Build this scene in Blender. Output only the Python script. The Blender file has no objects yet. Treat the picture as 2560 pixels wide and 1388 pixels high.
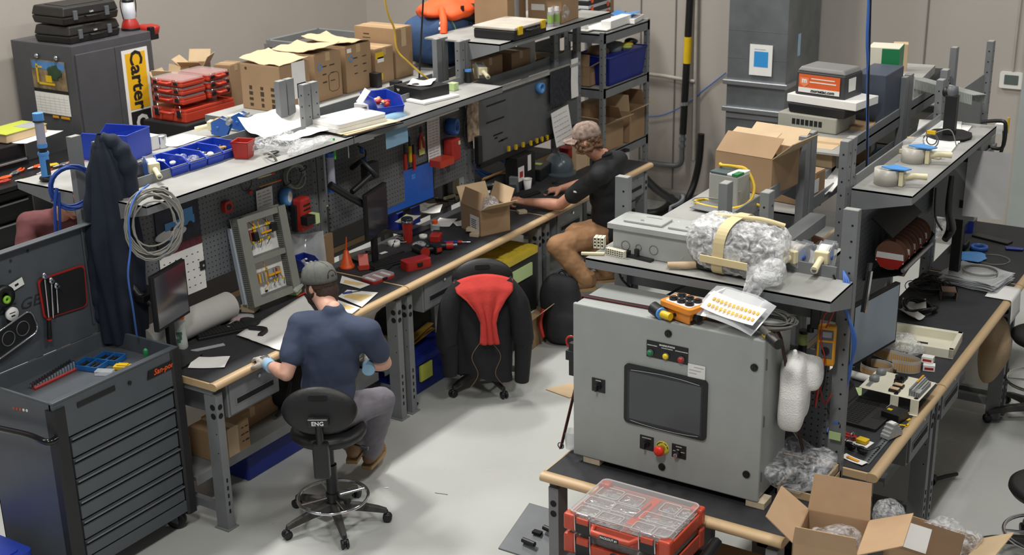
import bpy,math,random
from math import sin,cos,pi,radians,sqrt,hypot,atan2
from mathutils import Vector,Matrix,Quaternion,noise
random.seed(7)
SC=bpy.context.scene
COL=SC.collection
V=Vector
# camera frame (image taken as 2560x1388)
FPX=3338.146
CAMZ=4.0
RM=Matrix(((0.8458888157056011,0.5330195733720918,-0.01903275771948754),(0.16556703678917967,-0.2963379947060058,-0.9406228517437121),(-0.5070105203967921,0.7925111527895721,-0.33891946670428597)))
RMT=RM.transposed()
def ray(px,py):return RMT@V(((px-1280)/FPX,(py-694)/FPX,1.0))
def PZ(px,py,z):
 r=ray(px,py);t=(z-CAMZ)/r.z;return V((r.x*t,r.y*t,z))
def PX(px,py,x):
 r=ray(px,py);t=x/r.x;return V((x,r.y*t,CAMZ+r.z*t))
def PY(px,py,y):
 r=ray(px,py);t=y/r.y;return V((r.x*t,y,CAMZ+r.z*t))
# materials
def lin(c):
 return c/12.92 if c<=.04045 else((c+.055)/1.055)**2.4
def hexc(h):
 return tuple(lin(int(h[i:i+2],16)/255) for i in(0,2,4))+(1.0,)
MATS={}
def mat(name,col,rough=.55,metal=0.,var=.10,scale=9.,bump=0.,bscale=60.,spec=.5,alpha=1.,emit=0.,coat=0.,stretch=None):
 if name in MATS:return MATS[name]
 m=bpy.data.materials.new(name);m.use_nodes=True
 nt=m.node_tree;N=nt.nodes;L=nt.links
 b=N['Principled BSDF']
 c=hexc(col) if isinstance(col,str) else col
 b.inputs['Roughness'].default_value=rough
 b.inputs['Metallic'].default_value=metal
 b.inputs['Specular IOR Level'].default_value=spec
 if coat:b.inputs['Coat Weight'].default_value=coat
 tc=N.new('ShaderNodeTexCoord')
 mp=N.new('ShaderNodeMapping');L.new(tc.outputs['Object'],mp.inputs['Vector'])
 if stretch:mp.inputs['Scale'].default_value=stretch
 if var:
  n=N.new('ShaderNodeTexNoise');n.inputs['Scale'].default_value=scale;n.inputs['Detail'].default_value=5
  L.new(mp.outputs[0],n.inputs['Vector'])
  r=N.new('ShaderNodeMapRange');r.inputs['From Min'].default_value=.3;r.inputs['From Max'].default_value=.7
  r.inputs['To Min'].default_value=1-var;r.inputs['To Max'].default_value=1+var
  L.new(n.outputs['Fac'],r.inputs['Value'])
  mx=N.new('ShaderNodeVectorMath');mx.operation='SCALE';mx.inputs[0].default_value=c[:3]
  L.new(r.outputs[0],mx.inputs['Scale']);L.new(mx.outputs[0],b.inputs['Base Color'])
 else:
  b.inputs['Base Color'].default_value=c
 if bump:
  n2=N.new('ShaderNodeTexNoise');n2.inputs['Scale'].default_value=bscale;n2.inputs['Detail'].default_value=4
  L.new(mp.outputs[0],n2.inputs['Vector'])
  bp=N.new('ShaderNodeBump');bp.inputs['Strength'].default_value=bump;bp.inputs['Distance'].default_value=.01
  L.new(n2.outputs['Fac'],bp.inputs['Height']);L.new(bp.outputs[0],b.inputs['Normal'])
 if alpha<1:b.inputs['Alpha'].default_value=alpha
 if emit:
  b.inputs['Emission Color'].default_value=c;b.inputs['Emission Strength'].default_value=emit
 MATS[name]=m;return m
def film(name,col='e8ecf0',a0=.12,a1=.75,scale=22.,rough=.12):
 """crumpled clear plastic: patchy opacity with sharp glossy folds"""
 m=mat(name,col,rough,var=0);nt=m.node_tree;N=nt.nodes;L=nt.links;b=N['Principled BSDF']
 tc=N.new('ShaderNodeTexCoord')
 n=N.new('ShaderNodeTexNoise');n.inputs['Scale'].default_value=scale;n.inputs['Detail'].default_value=6
 n.inputs['Distortion'].default_value=1.5
 L.new(tc.outputs['Object'],n.inputs['Vector'])
 r=N.new('ShaderNodeMapRange');r.inputs['From Min'].default_value=.4;r.inputs['From Max'].default_value=.68
 r.inputs['To Min'].default_value=a0;r.inputs['To Max'].default_value=a1
 L.new(n.outputs['Fac'],r.inputs['Value']);L.new(r.outputs[0],b.inputs['Alpha'])
 bp=N.new('ShaderNodeBump');bp.inputs['Strength'].default_value=.8;bp.inputs['Distance'].default_value=.02
 L.new(n.outputs['Fac'],bp.inputs['Height']);L.new(bp.outputs[0],b.inputs['Normal'])
 b.inputs['Specular IOR Level'].default_value=.9
 return m
# mesh builder
def rotm(rx=0,ry=0,rz=0):
 return Matrix.Rotation(rz,4,'Z')@Matrix.Rotation(ry,4,'Y')@Matrix.Rotation(rx,4,'X')
def TR(loc=(0,0,0),rx=0,ry=0,rz=0,s=None):
 m=Matrix.Translation(V(loc))@rotm(rx,ry,rz)
 if s:m=m@Matrix.Diagonal((s[0],s[1],s[2],1))
 return m
FONT_CACHE={}
class MB:
 def __init__(s):
  s.v=[];s.f=[];s.fm=[];s.fs=[];s.M=Matrix.Identity(4)
 def add(s,vs,fs,m=0,sm=False):
  o=len(s.v)
  s.v+=[s.M@V(p) for p in vs]
  s.f+=[tuple(i+o for i in f) for f in fs]
  s.fm+=[m]*len(fs);s.fs+=[sm]*len(fs)
  return s
 def b0(s,x0,y0,z0,x1,y1,z1,m=0,X=None):
  if x0>x1:x0,x1=x1,x0
  if y0>y1:y0,y1=y1,y0
  if z0>z1:z0,z1=z1,z0
  p=[V((x,y,z)) for z in(z0,z1) for y in(y0,y1) for x in(x0,x1)]
  if X:p=[X@q for q in p]
  return s.add(p,[(0,2,3,1),(4,5,7,6),(0,1,5,4),(2,6,7,3),(0,4,6,2),(1,3,7,5)],m)
 def box(s,c,d,m=0,rz=0,rx=0,ry=0):
  return s.b0(-d[0]/2,-d[1]/2,-d[2]/2,d[0]/2,d[1]/2,d[2]/2,m,TR(c,rx,ry,rz))
 def taper(s,x0,y0,x1,y1,z0,z1,k,m=0,ky=None):
  """box whose top is scaled by k about its centre"""
  ky=k if ky is None else ky
  cx,cy=(x0+x1)/2,(y0+y1)/2;hx,hy=(x1-x0)/2,(y1-y0)/2
  p=[(cx+sx*hx,cy+sy*hy,z0) for sy in(-1,1) for sx in(-1,1)]+[(cx+sx*hx*k,cy+sy*hy*ky,z1) for sy in(-1,1) for sx in(-1,1)]
  return s.add(p,[(0,2,3,1),(4,5,7,6),(0,1,5,4),(2,6,7,3),(0,4,6,2),(1,3,7,5)],m)
 def cyl(s,p,q,r,r2=None,n=16,m=0,caps=True,sm=True):
  p=V(p);q=V(q);r2=r if r2 is None else r2
  d=(q-p);
  if d.length<1e-7:return s
  d.normalize();a=d.orthogonal().normalized();b=d.cross(a)
  vs=[]
  for c,rr in((p,r),(q,r2)):
   for i in range(n):
    t=2*pi*i/n;vs.append(c+a*(rr*cos(t))+b*(rr*sin(t)))
  fs=[(i,(i+1)%n,n+(i+1)%n,n+i) for i in range(n)]
  s.add(vs,fs,m,sm)
  if caps:
   s.add(vs[:n],[tuple(reversed(range(n)))],m);s.add(vs[n:],[tuple(range(n))],m)
  return s
 def tube(s,pts,r,n=8,m=0,closed=False,sub=0,caps=True):
  pts=[V(p) for p in pts]
  if sub:pts=spline(pts,sub,closed)
  k=len(pts);rr=r if isinstance(r,(list,tuple)) else None
  if rr and len(rr)!=k:
   rr=[lerpl(r,i/(k-1)) for i in range(k)]
  vs=[];prev=None
  for i,p in enumerate(pts):
   if closed:t=pts[(i+1)%k]-pts[i-1]
   else:t=pts[min(i+1,k-1)]-pts[max(i-1,0)]
   if t.length<1e-9:t=V((0,0,1))
   t.normalize()
   if prev is None:a=t.orthogonal().normalized()
   else:
    a=prev-t*prev.dot(t)
    a=a.normalized() if a.length>1e-6 else t.orthogonal().normalized()
   prev=a;b=t.cross(a);R=rr[i] if rr else r
   for j in range(n):
    u=2*pi*j/n;vs.append(p+a*(R*cos(u))+b*(R*sin(u)))
  fs=[]
  for i in range(k if closed else k-1):
   i2=(i+1)%k
   for j in range(n):
    j2=(j+1)%n;fs.append((i*n+j,i*n+j2,i2*n+j2,i2*n+j))
  s.add(vs,fs,m,True)
  if caps and not closed:
   s.add(vs[:n],[tuple(reversed(range(n)))],m);s.add(vs[-n:],[tuple(range(n))],m)
  return s
 def ring(s,c,R,r,n=32,k=8,m=0,axis='Z',X=None):
  pts=[]
  for i in range(n):
   t=2*pi*i/n
   p=V((R*cos(t),R*sin(t),0)) if axis=='Z' else(V((0,R*cos(t),R*sin(t))) if axis=='X' else V((R*cos(t),0,R*sin(t))))
   pts.append((X@p if X else p)+V(c))
  return s.tube(pts,r,k,m,closed=True)
 def lathe(s,prof,c=(0,0,0),n=24,m=0,X=None,sm=True):
  """profile [(r,z)...] about z through c"""
  X=X or TR(c);vs=[];fs=[]
  for r,z in prof:
   for j in range(n):
    t=2*pi*j/n;vs.append(X@V((r*cos(t),r*sin(t),z)))
  for i in range(len(prof)-1):
   for j in range(n):
    j2=(j+1)%n;fs.append((i*n+j,i*n+j2,(i+1)*n+j2,(i+1)*n+j))
  s.add(vs,fs,m,sm)
  if prof[0][0]>1e-4:s.add(vs[:n],[tuple(reversed(range(n)))],m)
  if prof[-1][0]>1e-4:s.add(vs[-n:],[tuple(range(n))],m)
  return s
 def prism(s,poly,z0,z1,m=0,X=None,sm=False):
  X=X or Matrix.Identity(4);n=len(poly)
  vs=[X@V((x,y,z0)) for x,y in poly]+[X@V((x,y,z1)) for x,y in poly]
  s.add(vs,[(i,(i+1)%n,n+(i+1)%n,n+i) for i in range(n)],m,sm)
  s.add(vs,[tuple(reversed(range(n))),tuple(range(n,2*n))],m)
  return s
 def surf(s,fn,nu,nv,m=0,sm=True,cu=False):
  vs=[fn(i/nu,j/nv) for i in range(nu+(0 if cu else 1)) for j in range(nv+1)]
  fs=[]
  for i in range(nu):
   i2=(i+1)%nu if cu else i+1
   for j in range(nv):fs.append((i*(nv+1)+j,i2*(nv+1)+j,i2*(nv+1)+j+1,i*(nv+1)+j+1))
  return s.add(vs,fs,m,sm)
 def ell(s,c,r,n=20,k=12,m=0,X=None,nz=0,ns=5.,seed=0,sm=True,sq=1.0):
  """ellipsoid; nz = noise amplitude, sq<1 squarer"""
  X=X or Matrix.Identity(4);vs=[];fs=[]
  def pw(a):return math.copysign(abs(a)**sq,a)
  for i in range(k+1):
   ph=-pi/2+pi*i/k
   for j in range(n):
    t=2*pi*j/n
    p=V((r[0]*pw(cos(ph))*pw(cos(t)),r[1]*pw(cos(ph))*pw(sin(t)),r[2]*pw(sin(ph))))
    if nz:p=p*(1+nz*noise.noise(p*ns+V((seed,seed*1.7,0))))
    vs.append(X@p+V(c))
  for i in range(k):
   for j in range(n):
    j2=(j+1)%n;fs.append((i*n+j,i*n+j2,(i+1)*n+j2,(i+1)*n+j))
  return s.add(vs,fs,m,sm)
 def cap(s,p,q,r1,r2,n=14,m=0):
  """capsule between two points with two radii"""
  p=V(p);q=V(q);d=q-p;L_=d.length;d=d.normalized() if L_>1e-6 else V((0,0,1))
  a=d.orthogonal().normalized();b=d.cross(a);vs=[];fs=[];rows=[]
  for i in range(5):
   t=-pi/2+pi/2*i/4;rows.append((p+d*(r1*sin(t)),r1*cos(t)))
  for i in range(5):
   t=pi/2*i/4;rows.append((q+d*(r2*sin(t)),r2*cos(t)))
  for c,rr in rows:
   rr=max(rr,1e-4)
   for j in range(n):
    u=2*pi*j/n;vs.append(c+a*(rr*cos(u))+b*(rr*sin(u)))
  k=len(rows)
  for i in range(k-1):
   for j in range(n):
    j2=(j+1)%n;fs.append((i*n+j,i*n+j2,(i+1)*n+j2,(i+1)*n+j))
  s.add(vs,fs,m,True);s.add(vs[:n],[tuple(reversed(range(n)))],m);s.add(vs[-n:],[tuple(range(n))],m)
  return s
 def sheet(s,w,h,X,bend=0,nz=0,m=0,n=8,t=.0012,seed=0,curl=0):
  """thin paper w x h in local xy, with thickness"""
  def fn(zo):
   def g(u,v):
    x=(u-.5)*w;y=(v-.5)*h
    z=bend*((u-.5)**2)*4+zo+(nz*noise.noise(V((x*9+seed,y*9,seed))) if nz else 0)+curl*max(0,v-.5)**2*4
    return X@V((x,y,z))
   return g
  a=MB();a.surf(fn(t),n,n,m);a.surf(fn(0),n,n,m)
  N1=(n+1)*(n+1);s.add(a.v[:N1],a.f[:n*n],m,True)
  s.add(a.v[N1:],[tuple(reversed([i-N1 for i in f])) for f in a.f[n*n:]],m,True)
  rim=[i*(n+1) for i in range(n+1)]+[n*(n+1)+j for j in range(1,n+1)]+[i*(n+1)+n for i in range(n-1,-1,-1)]+[j for j in range(n-1,0,-1)]
  k=len(rim)
  s.add(a.v,[(rim[i],rim[(i+1)%k],rim[(i+1)%k]+N1,rim[i]+N1) for i in range(k)],m)
  return s
 def text(s,txt,size,X,m=0,ext=.0006,bold=0,shear=0,align='CENTER',sx=1.0):
  key=(txt,bold,shear,align)
  if key not in FONT_CACHE:
   cu=bpy.data.curves.new('t','FONT');cu.body=txt;cu.size=1;cu.offset=bold;cu.shear=shear
   cu.align_x=align;cu.align_y='CENTER';cu.extrude=.5;cu.resolution_u=2
   ob=bpy.data.objects.new('t',cu);COL.objects.link(ob)
   dg=bpy.context.evaluated_depsgraph_get();me=ob.evaluated_get(dg).to_mesh()
   FONT_CACHE[key]=([v.co.copy() for v in me.vertices],[tuple(p.vertices) for p in me.polygons])
   ob.evaluated_get(dg).to_mesh_clear();bpy.data.objects.remove(ob);bpy.data.curves.remove(cu)
  vs,fs=FONT_CACHE[key]
  return s.add([X@V((v.x*size*sx,v.y*size,v.z*ext*2)) for v in vs],fs,m)
 def build(s,name,mats,parent=None,bevel=0.,loc=None,rot=None,seg=2,rem=None,smooth=0,sub=0,flat=False,solid=0,disp=None):
  me=bpy.data.meshes.new(name)
  me.from_pydata([tuple(v) for v in s.v],[],s.f)
  if not isinstance(mats,(list,tuple)):mats=[mats]
  for m in mats:me.materials.append(m)
  me.polygons.foreach_set('material_index',s.fm)
  me.polygons.foreach_set('use_smooth',s.fs if not flat else[False]*len(s.fs))
  me.update()
  o=bpy.data.objects.new(name,me);COL.objects.link(o)
  if parent:o.parent=parent
  if loc is not None:o.location=loc
  if rot is not None:o.rotation_euler=rot
  if rem:
   md=o.modifiers.new('r','REMESH');md.mode='VOXEL';md.voxel_size=rem;md.use_smooth_shade=True
   if smooth:
    md=o.modifiers.new('s','SMOOTH');md.factor=.5;md.iterations=smooth
  if disp:
   tx=bpy.data.textures.new('d','CLOUDS');tx.noise_scale=disp[1]
   md=o.modifiers.new('d','DISPLACE');md.texture=tx;md.strength=disp[0];md.texture_coords='GLOBAL';md.mid_level=.5
  if solid:
   md=o.modifiers.new('t','SOLIDIFY');md.thickness=solid
  if sub:
   md=o.modifiers.new('u','SUBSURF');md.levels=sub;md.render_levels=sub
  if bevel:
   md=o.modifiers.new('b','BEVEL');md.width=bevel;md.segments=seg;md.limit_method='ANGLE';md.angle_limit=radians(50)
  return o
def lerpl(L_,t):
 k=t*(len(L_)-1);i=min(int(k),len(L_)-2);return L_[i]*(1-(k-i))+L_[i+1]*(k-i)
def spline(P,sub,closed=False):
 out=[];n=len(P)
 for i in range(n if closed else n-1):
  if closed:a,b,c,d=P[i-1],P[i],P[(i+1)%n],P[(i+2)%n]
  else:a,b,c,d=P[max(i-1,0)],P[i],P[i+1],P[min(i+2,n-1)]
  for k in range(sub):
   t=k/sub
   out.append(.5*((2*b)+(-a+c)*t+(2*a-5*b+4*c-d)*t*t+(-a+3*b-3*c+d)*t**3))
 if not closed:out.append(P[-1])
 return out
def tag(o,label=None,cat=None,group=None,kind=None):
 if label:o['label']=label
 if cat:o['category']=cat
 if group:o['group']=group
 if kind:o['kind']=kind
 return o
def T(name,label,cat,loc=(0,0,0),rz=0,group=None,rot=None):
 o=bpy.data.objects.new(name,None);COL.objects.link(o)
 o.empty_display_size=.05;o.location=loc;o.rotation_euler=rot if rot else(0,0,rz)
 return tag(o,label,cat,group)
def S(name,mb,m,**k):
 return tag(mb.build(name,m,**k),kind='structure')
def copytree(o,loc,rz=None,label=None,group=None,parent=None):
 c=o.copy();COL.objects.link(c)
 if parent:c.parent=parent
 else:
  c.location=loc
  if rz is not None:c.rotation_euler=(0,0,rz)
  if label:c['label']=label
  if group:c['group']=group
 for ch in list(o.children):
  copytree(ch,None,parent=c)
 return c
def rnd(a,b):return random.uniform(a,b)
def rrect(w,h,r,n=4):
 """rounded rectangle outline centred on origin"""
 out=[]
 for cx,cy,a in((w/2-r,h/2-r,0),(-w/2+r,h/2-r,pi/2),(-w/2+r,-h/2+r,pi),(w/2-r,-h/2+r,3*pi/2)):
  for i in range(n+1):
   t=a+pi/2*i/n;out.append((cx+r*cos(t),cy+r*sin(t)))
 return out
# palette
m_steel=mat('grey_painted_steel','777a7b',.45,var=.08,scale=6)
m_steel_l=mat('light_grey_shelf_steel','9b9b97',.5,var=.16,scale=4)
m_steel_d=mat('dark_grey_steel','5b5f63',.5,var=.1)
m_hole=mat('punched_hole_black','0c0c0d',.8,var=0)
m_peg=mat('pegboard_grey','57595a',.5,var=.06)
m_black=mat('black_plastic','17181a',.42,var=.1)
m_black_m=mat('matte_black','121213',.75,var=.15)
m_rubber=mat('black_rubber_mat','26272a',.7,var=.2,scale=14,bump=.15,bscale=120)
m_wood=mat('maple_edge','c2a67f',.42,var=.14,scale=5,stretch=(1,.15,1))
m_woodx=mat('maple_edge_cross','c2a67f',.42,var=.14,scale=5,stretch=(.15,1,1))
m_ply=mat('raw_wood','b98d5e',.6,var=.2,scale=12)
m_card=mat('cardboard','9d8060',.8,var=.07,scale=5)
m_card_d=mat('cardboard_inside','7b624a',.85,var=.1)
m_card_l=mat('cardboard_pale','c3aa88',.8,var=.06)
m_ink=mat('printed_ink','3c3127',.8,var=0)
m_white=mat('white_paper','e4e3df',.7,var=.03)
m_print=mat('grey_print','a9aaac',.7,var=0)
m_cream=mat('cream_plastic','ddd3ae',.45,var=.05)
m_ivory=mat('ivory_metal','dcd8c4',.45,var=.04)
m_blue=mat('bin_blue','1f3fae',.35,var=.06)
m_blue_d=mat('tote_dark_blue','13267e',.45,var=.1)
m_blue_t=mat('tape_gun_blue','2c5fae',.35,var=.06)
m_blue_l=mat('light_blue','4f8fd0',.4,var=.06)
m_cable_b=mat('blue_network_cable','3c68b4',.4,var=.05)
m_cable_bd=mat('navy_cable','1a3f8e',.45,var=.05)
m_cable_g=mat('grey_cable','8e8c84',.5,var=.05)
m_cable_k=mat('black_cable','141414',.45,var=0)
m_red=mat('tool_red','a92a22',.38,var=.08)
m_red_o=mat('storage_case_red','bb3e2b',.38,var=.06)
m_orange=mat('orange_plastic','e0571c',.42,var=.05)
m_orange_c=mat('connector_orange','e08a2c',.4,var=.05)
m_yellow=mat('yellow_plastic','d9b414',.45,var=.08)
m_yel_lid=mat('tote_lid_yellow','c9b33a',.5,var=.1)
m_amber=mat('meter_yellow','dd9a1a',.42,var=.06)
m_chrome=mat('chrome','d8dade',.12,1.,var=0)
m_alu=mat('aluminium','b5b8bb',.35,.85,var=.05)
m_galv=mat('galvanised_duct','888d90',.42,.75,var=.22,scale=3.5)
m_tool=mat('tool_cabinet_grey','4c5156',.42,var=.05)
m_locker=mat('locker_charcoal','4b4c50',.45,var=.05)
m_encl=mat('enclosure_grey','9ea29f',.45,var=.04)
m_green=mat('green_plastic','1f7a48',.4,var=.05)
m_limegreen=mat('lime_green','a9c46a',.5,var=.05)
m_skin=mat('skin','c08a72',.55,var=.08,scale=30)
m_skin_p=mat('skin_pale','cf9f8a',.55,var=.08,scale=30)
m_glass_d=mat('screen_dark','1d2026',.12,var=0,spec=.8)
m_film=film('clear_wrap',a0=.08,a1=.6)
m_film2=film('clear_bag','f2f4f6',.10,.62,34.)
m_clearp=mat('clear_plastic','dfe3e6',.12,alpha=.32,var=0,spec=.8)
m_foam=mat('white_foam','eceae6',.75,var=.04,bump=.5,bscale=180)
m_din=mat('terminal_grey','9b9d9c',.5,var=.1,scale=40)
m_brass=mat('brass','b59a52',.35,.8,var=.1)
m_tag=mat('green_sticker','b9cf92',.7,var=.03)
# camera, light, colour management
cam_d=bpy.data.cameras.new('camera');cam=bpy.data.objects.new('camera',cam_d);COL.objects.link(cam)
cam_d.sensor_width=36;cam_d.lens=FPX/2560*36;cam_d.clip_end=60
mw=Matrix.Identity(4)
for i in range(3):
 mw[i][0]=RM[0][i];mw[i][1]=-RM[1][i];mw[i][2]=-RM[2][i]
mw.translation=V((0,0,CAMZ));cam.matrix_world=mw
cam_d.dof.use_dof=True;cam_d.dof.focus_distance=7.0;cam_d.dof.aperture_fstop=4.0
SC.camera=cam
vs_=SC.view_settings;vs_.view_transform='Standard';vs_.look='None';vs_.gamma=1;vs_.exposure=.22;vs_.use_curve_mapping=False
W_=bpy.data.worlds.new('w');SC.world=W_;W_.use_nodes=True
W_.node_tree.nodes['Background'].inputs[0].default_value=(.92,.95,1,1);W_.node_tree.nodes['Background'].inputs[1].default_value=.18
def area(x,y,z,sx,sy,pw,col=(1,.98,.945),tgt=None):
 l=bpy.data.lights.new('high_bay','AREA');l.shape='RECTANGLE';l.size=sx;l.size_y=sy;l.energy=pw;l.color=col
 o=bpy.data.objects.new('high_bay',l);COL.objects.link(o);o.location=(x,y,z)
 if tgt:o.rotation_euler=(V(tgt)-V((x,y,z))).to_track_quat('-Z','Y').to_euler()
 return o
for x,y,pw in((-6.9,1.4,60),(-6.9,5.6,300),(-6.9,9.4,190),(-1.6,.6,190),(-1.2,5.0,130),(-1.2,9.6,100)):
 area(x,y,6.9,.5,1.4,pw)
# room shell
m_floor=mat('epoxy_floor','b3b5b1',.28,var=.05,scale=1.1,bump=.02,bscale=2.5,spec=.5)
_nt=m_floor.node_tree
_b=_nt.nodes['Principled BSDF']
_tc=_nt.nodes.new('ShaderNodeTexCoord');_n=_nt.nodes.new('ShaderNodeTexNoise');_n.inputs['Scale'].default_value=1.6;_n.inputs['Detail'].default_value=6
_nt.links.new(_tc.outputs['Object'],_n.inputs['Vector'])
_r=_nt.nodes.new('ShaderNodeMapRange');_r.inputs['From Min'].default_value=.3;_r.inputs['From Max'].default_value=.7;_r.inputs['To Min'].default_value=.2;_r.inputs['To Max'].default_value=.42
_nt.links.new(_n.outputs['Fac'],_r.inputs['Value']);_nt.links.new(_r.outputs[0],_b.inputs['Roughness'])
m_wall=mat('painted_wall','a8a199',.7,var=.03,scale=1.5,bump=.08,bscale=40)
S('floor',MB().b0(-10,-1,-.15,5,12.6,0),m_floor)
S('wall_left',MB().b0(-9.9,-1,0,-9.72,12.4,7.4),m_wall)
wb=MB().b0(-9.9,12.2,0,5,12.45,7.4)
S('wall_back',wb,m_wall)
S('ceiling',MB().b0(-10,-1,7.4,5,12.6,7.55),mat('ceiling_white','b9b7b2',.8,var=.03))
m_seam=mat('wall_joint','6f6a64',.8,var=.05)
for k,px in enumerate((1603,1690,2318)):
 x=PY(px,60,12.2).x
 S('trim_%d'%(k+1),MB().b0(x-.006,12.19,.1,x+.006,12.2,7.2),m_seam)
S('baseboard_back',MB().b0(-9.7,12.1,0,5,12.2,.12),mat('curb_grey','8f8c86',.6,var=.08))
xr=PY(2548,300,12.2).x
S('door_1',MB().b0(xr,12.14,0,xr+1.0,12.2,2.1),mat('door_grey','9aa09c',.5,var=.03))
# services on the back wall
dx0,dx1=PY(1815,200,11.33).x,-4.30
t=T('air_duct','square galvanised steel air duct running up the back wall','duct',((dx0+dx1)/2,11.77,0))
hw=(dx1-dx0)/2
mb=MB().b0(-hw,-.42,0,hw,.41,7.2)
mb.build('duct_body',m_galv,t,bevel=.004)
for pxy in((1880,210),(1880,278)):
 zz=PY(pxy[0],pxy[1],11.33).z
 MB().b0(-hw-.03,-.455,zz-.022,hw+.03,.41,zz+.022).build('flange_band',m_chrome if 0 else m_alu,t,bevel=.006)
zt=PY(1880,294,11.33).z
MB().b0(-hw+.01,-.44,zt-.02,hw-.05,-.425,zt+.02).build('bright_strip',m_alu,t)
for z0 in(PY(1900,80,11.33).z,PY(1900,150,11.33).z):
 MB().b0(-hw,-.4215,z0-.003,hw,-.42,z0+.003).build('crease',m_galv,t)
a,b=PY(1875,110,11.33),PY(1928,192,11.33)
t=T('paper_notice','white paper notice with a blue square taped to the air duct','notice',((a.x+b.x)/2,11.338,(a.z+b.z)/2))
w,h=b.x-a.x,a.z-b.z
MB().b0(-w/2,-.004,-h/2,w/2,0,h/2).build('sheet',m_white,t)
MB().b0(-w*.3,-.006,-h*.22,w*.32,-.004,h*.28).build('blue_square',mat('poster_blue','2f8fd0',.6,var=.03),t)
mb=MB();mb.b0(-w*.3,-.006,h*.34,w*.2,-.004,h*.36);mb.build('print_line',m_print,t)
for k,(px,py,hh) in enumerate(((1998,112,.2),(1983,322,.14))):
 p=PX(px,py,dx1+.003)
 tag(MB().b0(-.002,-.03,-hh/2,.002,.03,hh/2).build('tape_strip',mat('pale_blue_tape','9fbcd0',.5),loc=p),('upper' if k==0 else 'lower')+' pale blue tape strip on the side of the air duct','tape')
def wp(px,py,d=.08):return PY(px,py,12.2-d)
t=T('riser_pipe','black vertical pipe on the back wall with a yellow marker band','pipe',(0,0,0))
top=wp(1728,-60);bot=wp(1707,335)
x_=lambda k:top.lerp(bot,k)
MB().tube([x_(-1.0),bot],.036,12).build('pipe',m_cable_k,t)
MB().tube([wp(1720.5,92),wp(1717.5,158)],.040,12).build('marker_band',m_yellow,t)
MB().tube([wp(1711,255),wp(1711.5,263)],.045,12).build('clamp',m_alu,t)
t=T('steel_conduit','galvanised conduit dropping beside the black pipe and bending left to the floor level','conduit',(0,0,0))
MB().tube([wp(1707,330),wp(1705,380),wp(1703,405),wp(1690,414),wp(1660,412),wp(1600,403)],.028,10,sub=4).build('pipe',m_galv,t)
for q in((1706.5,345),(1705.5,362)):
 MB().tube([wp(*q),wp(q[0]-.3,q[1]+6)],.036,12).build('coupling',m_galv,t)
tag(MB().tube([wp(1590,182,.05),wp(1660,190,.05),wp(1738,204,.05)],.02,8).build('conduit',mat('painted_conduit','a59f95',.5)),'horizontal painted conduit crossing the wall behind the shelf rack','conduit')
q0,q1=wp(1742,-40,.04),wp(1738,210,.04)
tag(MB().tube([q0+(q0-q1)*.9,q0,q1,wp(1735,400,.04)],.02,8).build('conduit',MATS['painted_conduit']),'slim vertical wall-coloured conduit right of the black pipe','conduit')
tag(MB().tube([wp(1618,292,.03),wp(1660,287,.03),wp(1712,262,.06),wp(1760,225,.02),wp(1815,182,.02)],.006,6,sub=5).build('blue_cable',m_cable_b),'thin blue cable strung across the wall towards the duct','cable')
p=PY(2530,200,12.2)
t=T('thermostat','white wall thermostat with a dark screen near the right edge','thermostat',p)
MB().prism(rrect(.2,.145,.015),0,.03,X=TR((0,0,0),rx=pi/2)).build('case',m_cream if 0 else mat('thermostat_white','d8d6cf',.5,var=.02),t,bevel=.004)
MB().prism(rrect(.12,.085,.006),.03,.033,X=TR((0,0,.005),rx=pi/2)).build('screen',mat('lcd','56605c',.3,var=.02),t)
p2=PY(2532,178,12.19);p3=PY(2560,0,12.19)
tag(MB().tube([p2,V((p2.x,12.19,p2.z+.3)),V((p2.x+.03,12.19,5))],.01,6).build('thermostat_conduit',MATS['painted_conduit']),'thin conduit rising from the white thermostat','conduit')
tag(MB().tube([wp(1753,335,.12),wp(1748,400,.12),wp(1735,460,.15),wp(1716,505,.3),PZ(1708,520,.1)],.035,12,sub=5).build('black_hose',m_cable_k),'short upright black hose leaning on the wall left of the duct','hose')
tag(MB().tube([PX(1588,420,-5.3),PZ(1640,472,.55),PZ(1690,505,.25),PZ(1716,520,.08),PZ(1730,505,.04)],.038,12,sub=6).build('black_hose',m_cable_k),'black hose sagging from the bench end down to the floor','hose')
tag(MB().tube([PZ(1562,524,.06),PZ(1590,532,.05),PZ(1640,533,.05),PZ(1672,515,.05),PZ(1678,492,.05)],.045,12,sub=6).build('black_hose',m_cable_k),'curved black hose lying on the floor behind the chair','hose')
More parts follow.
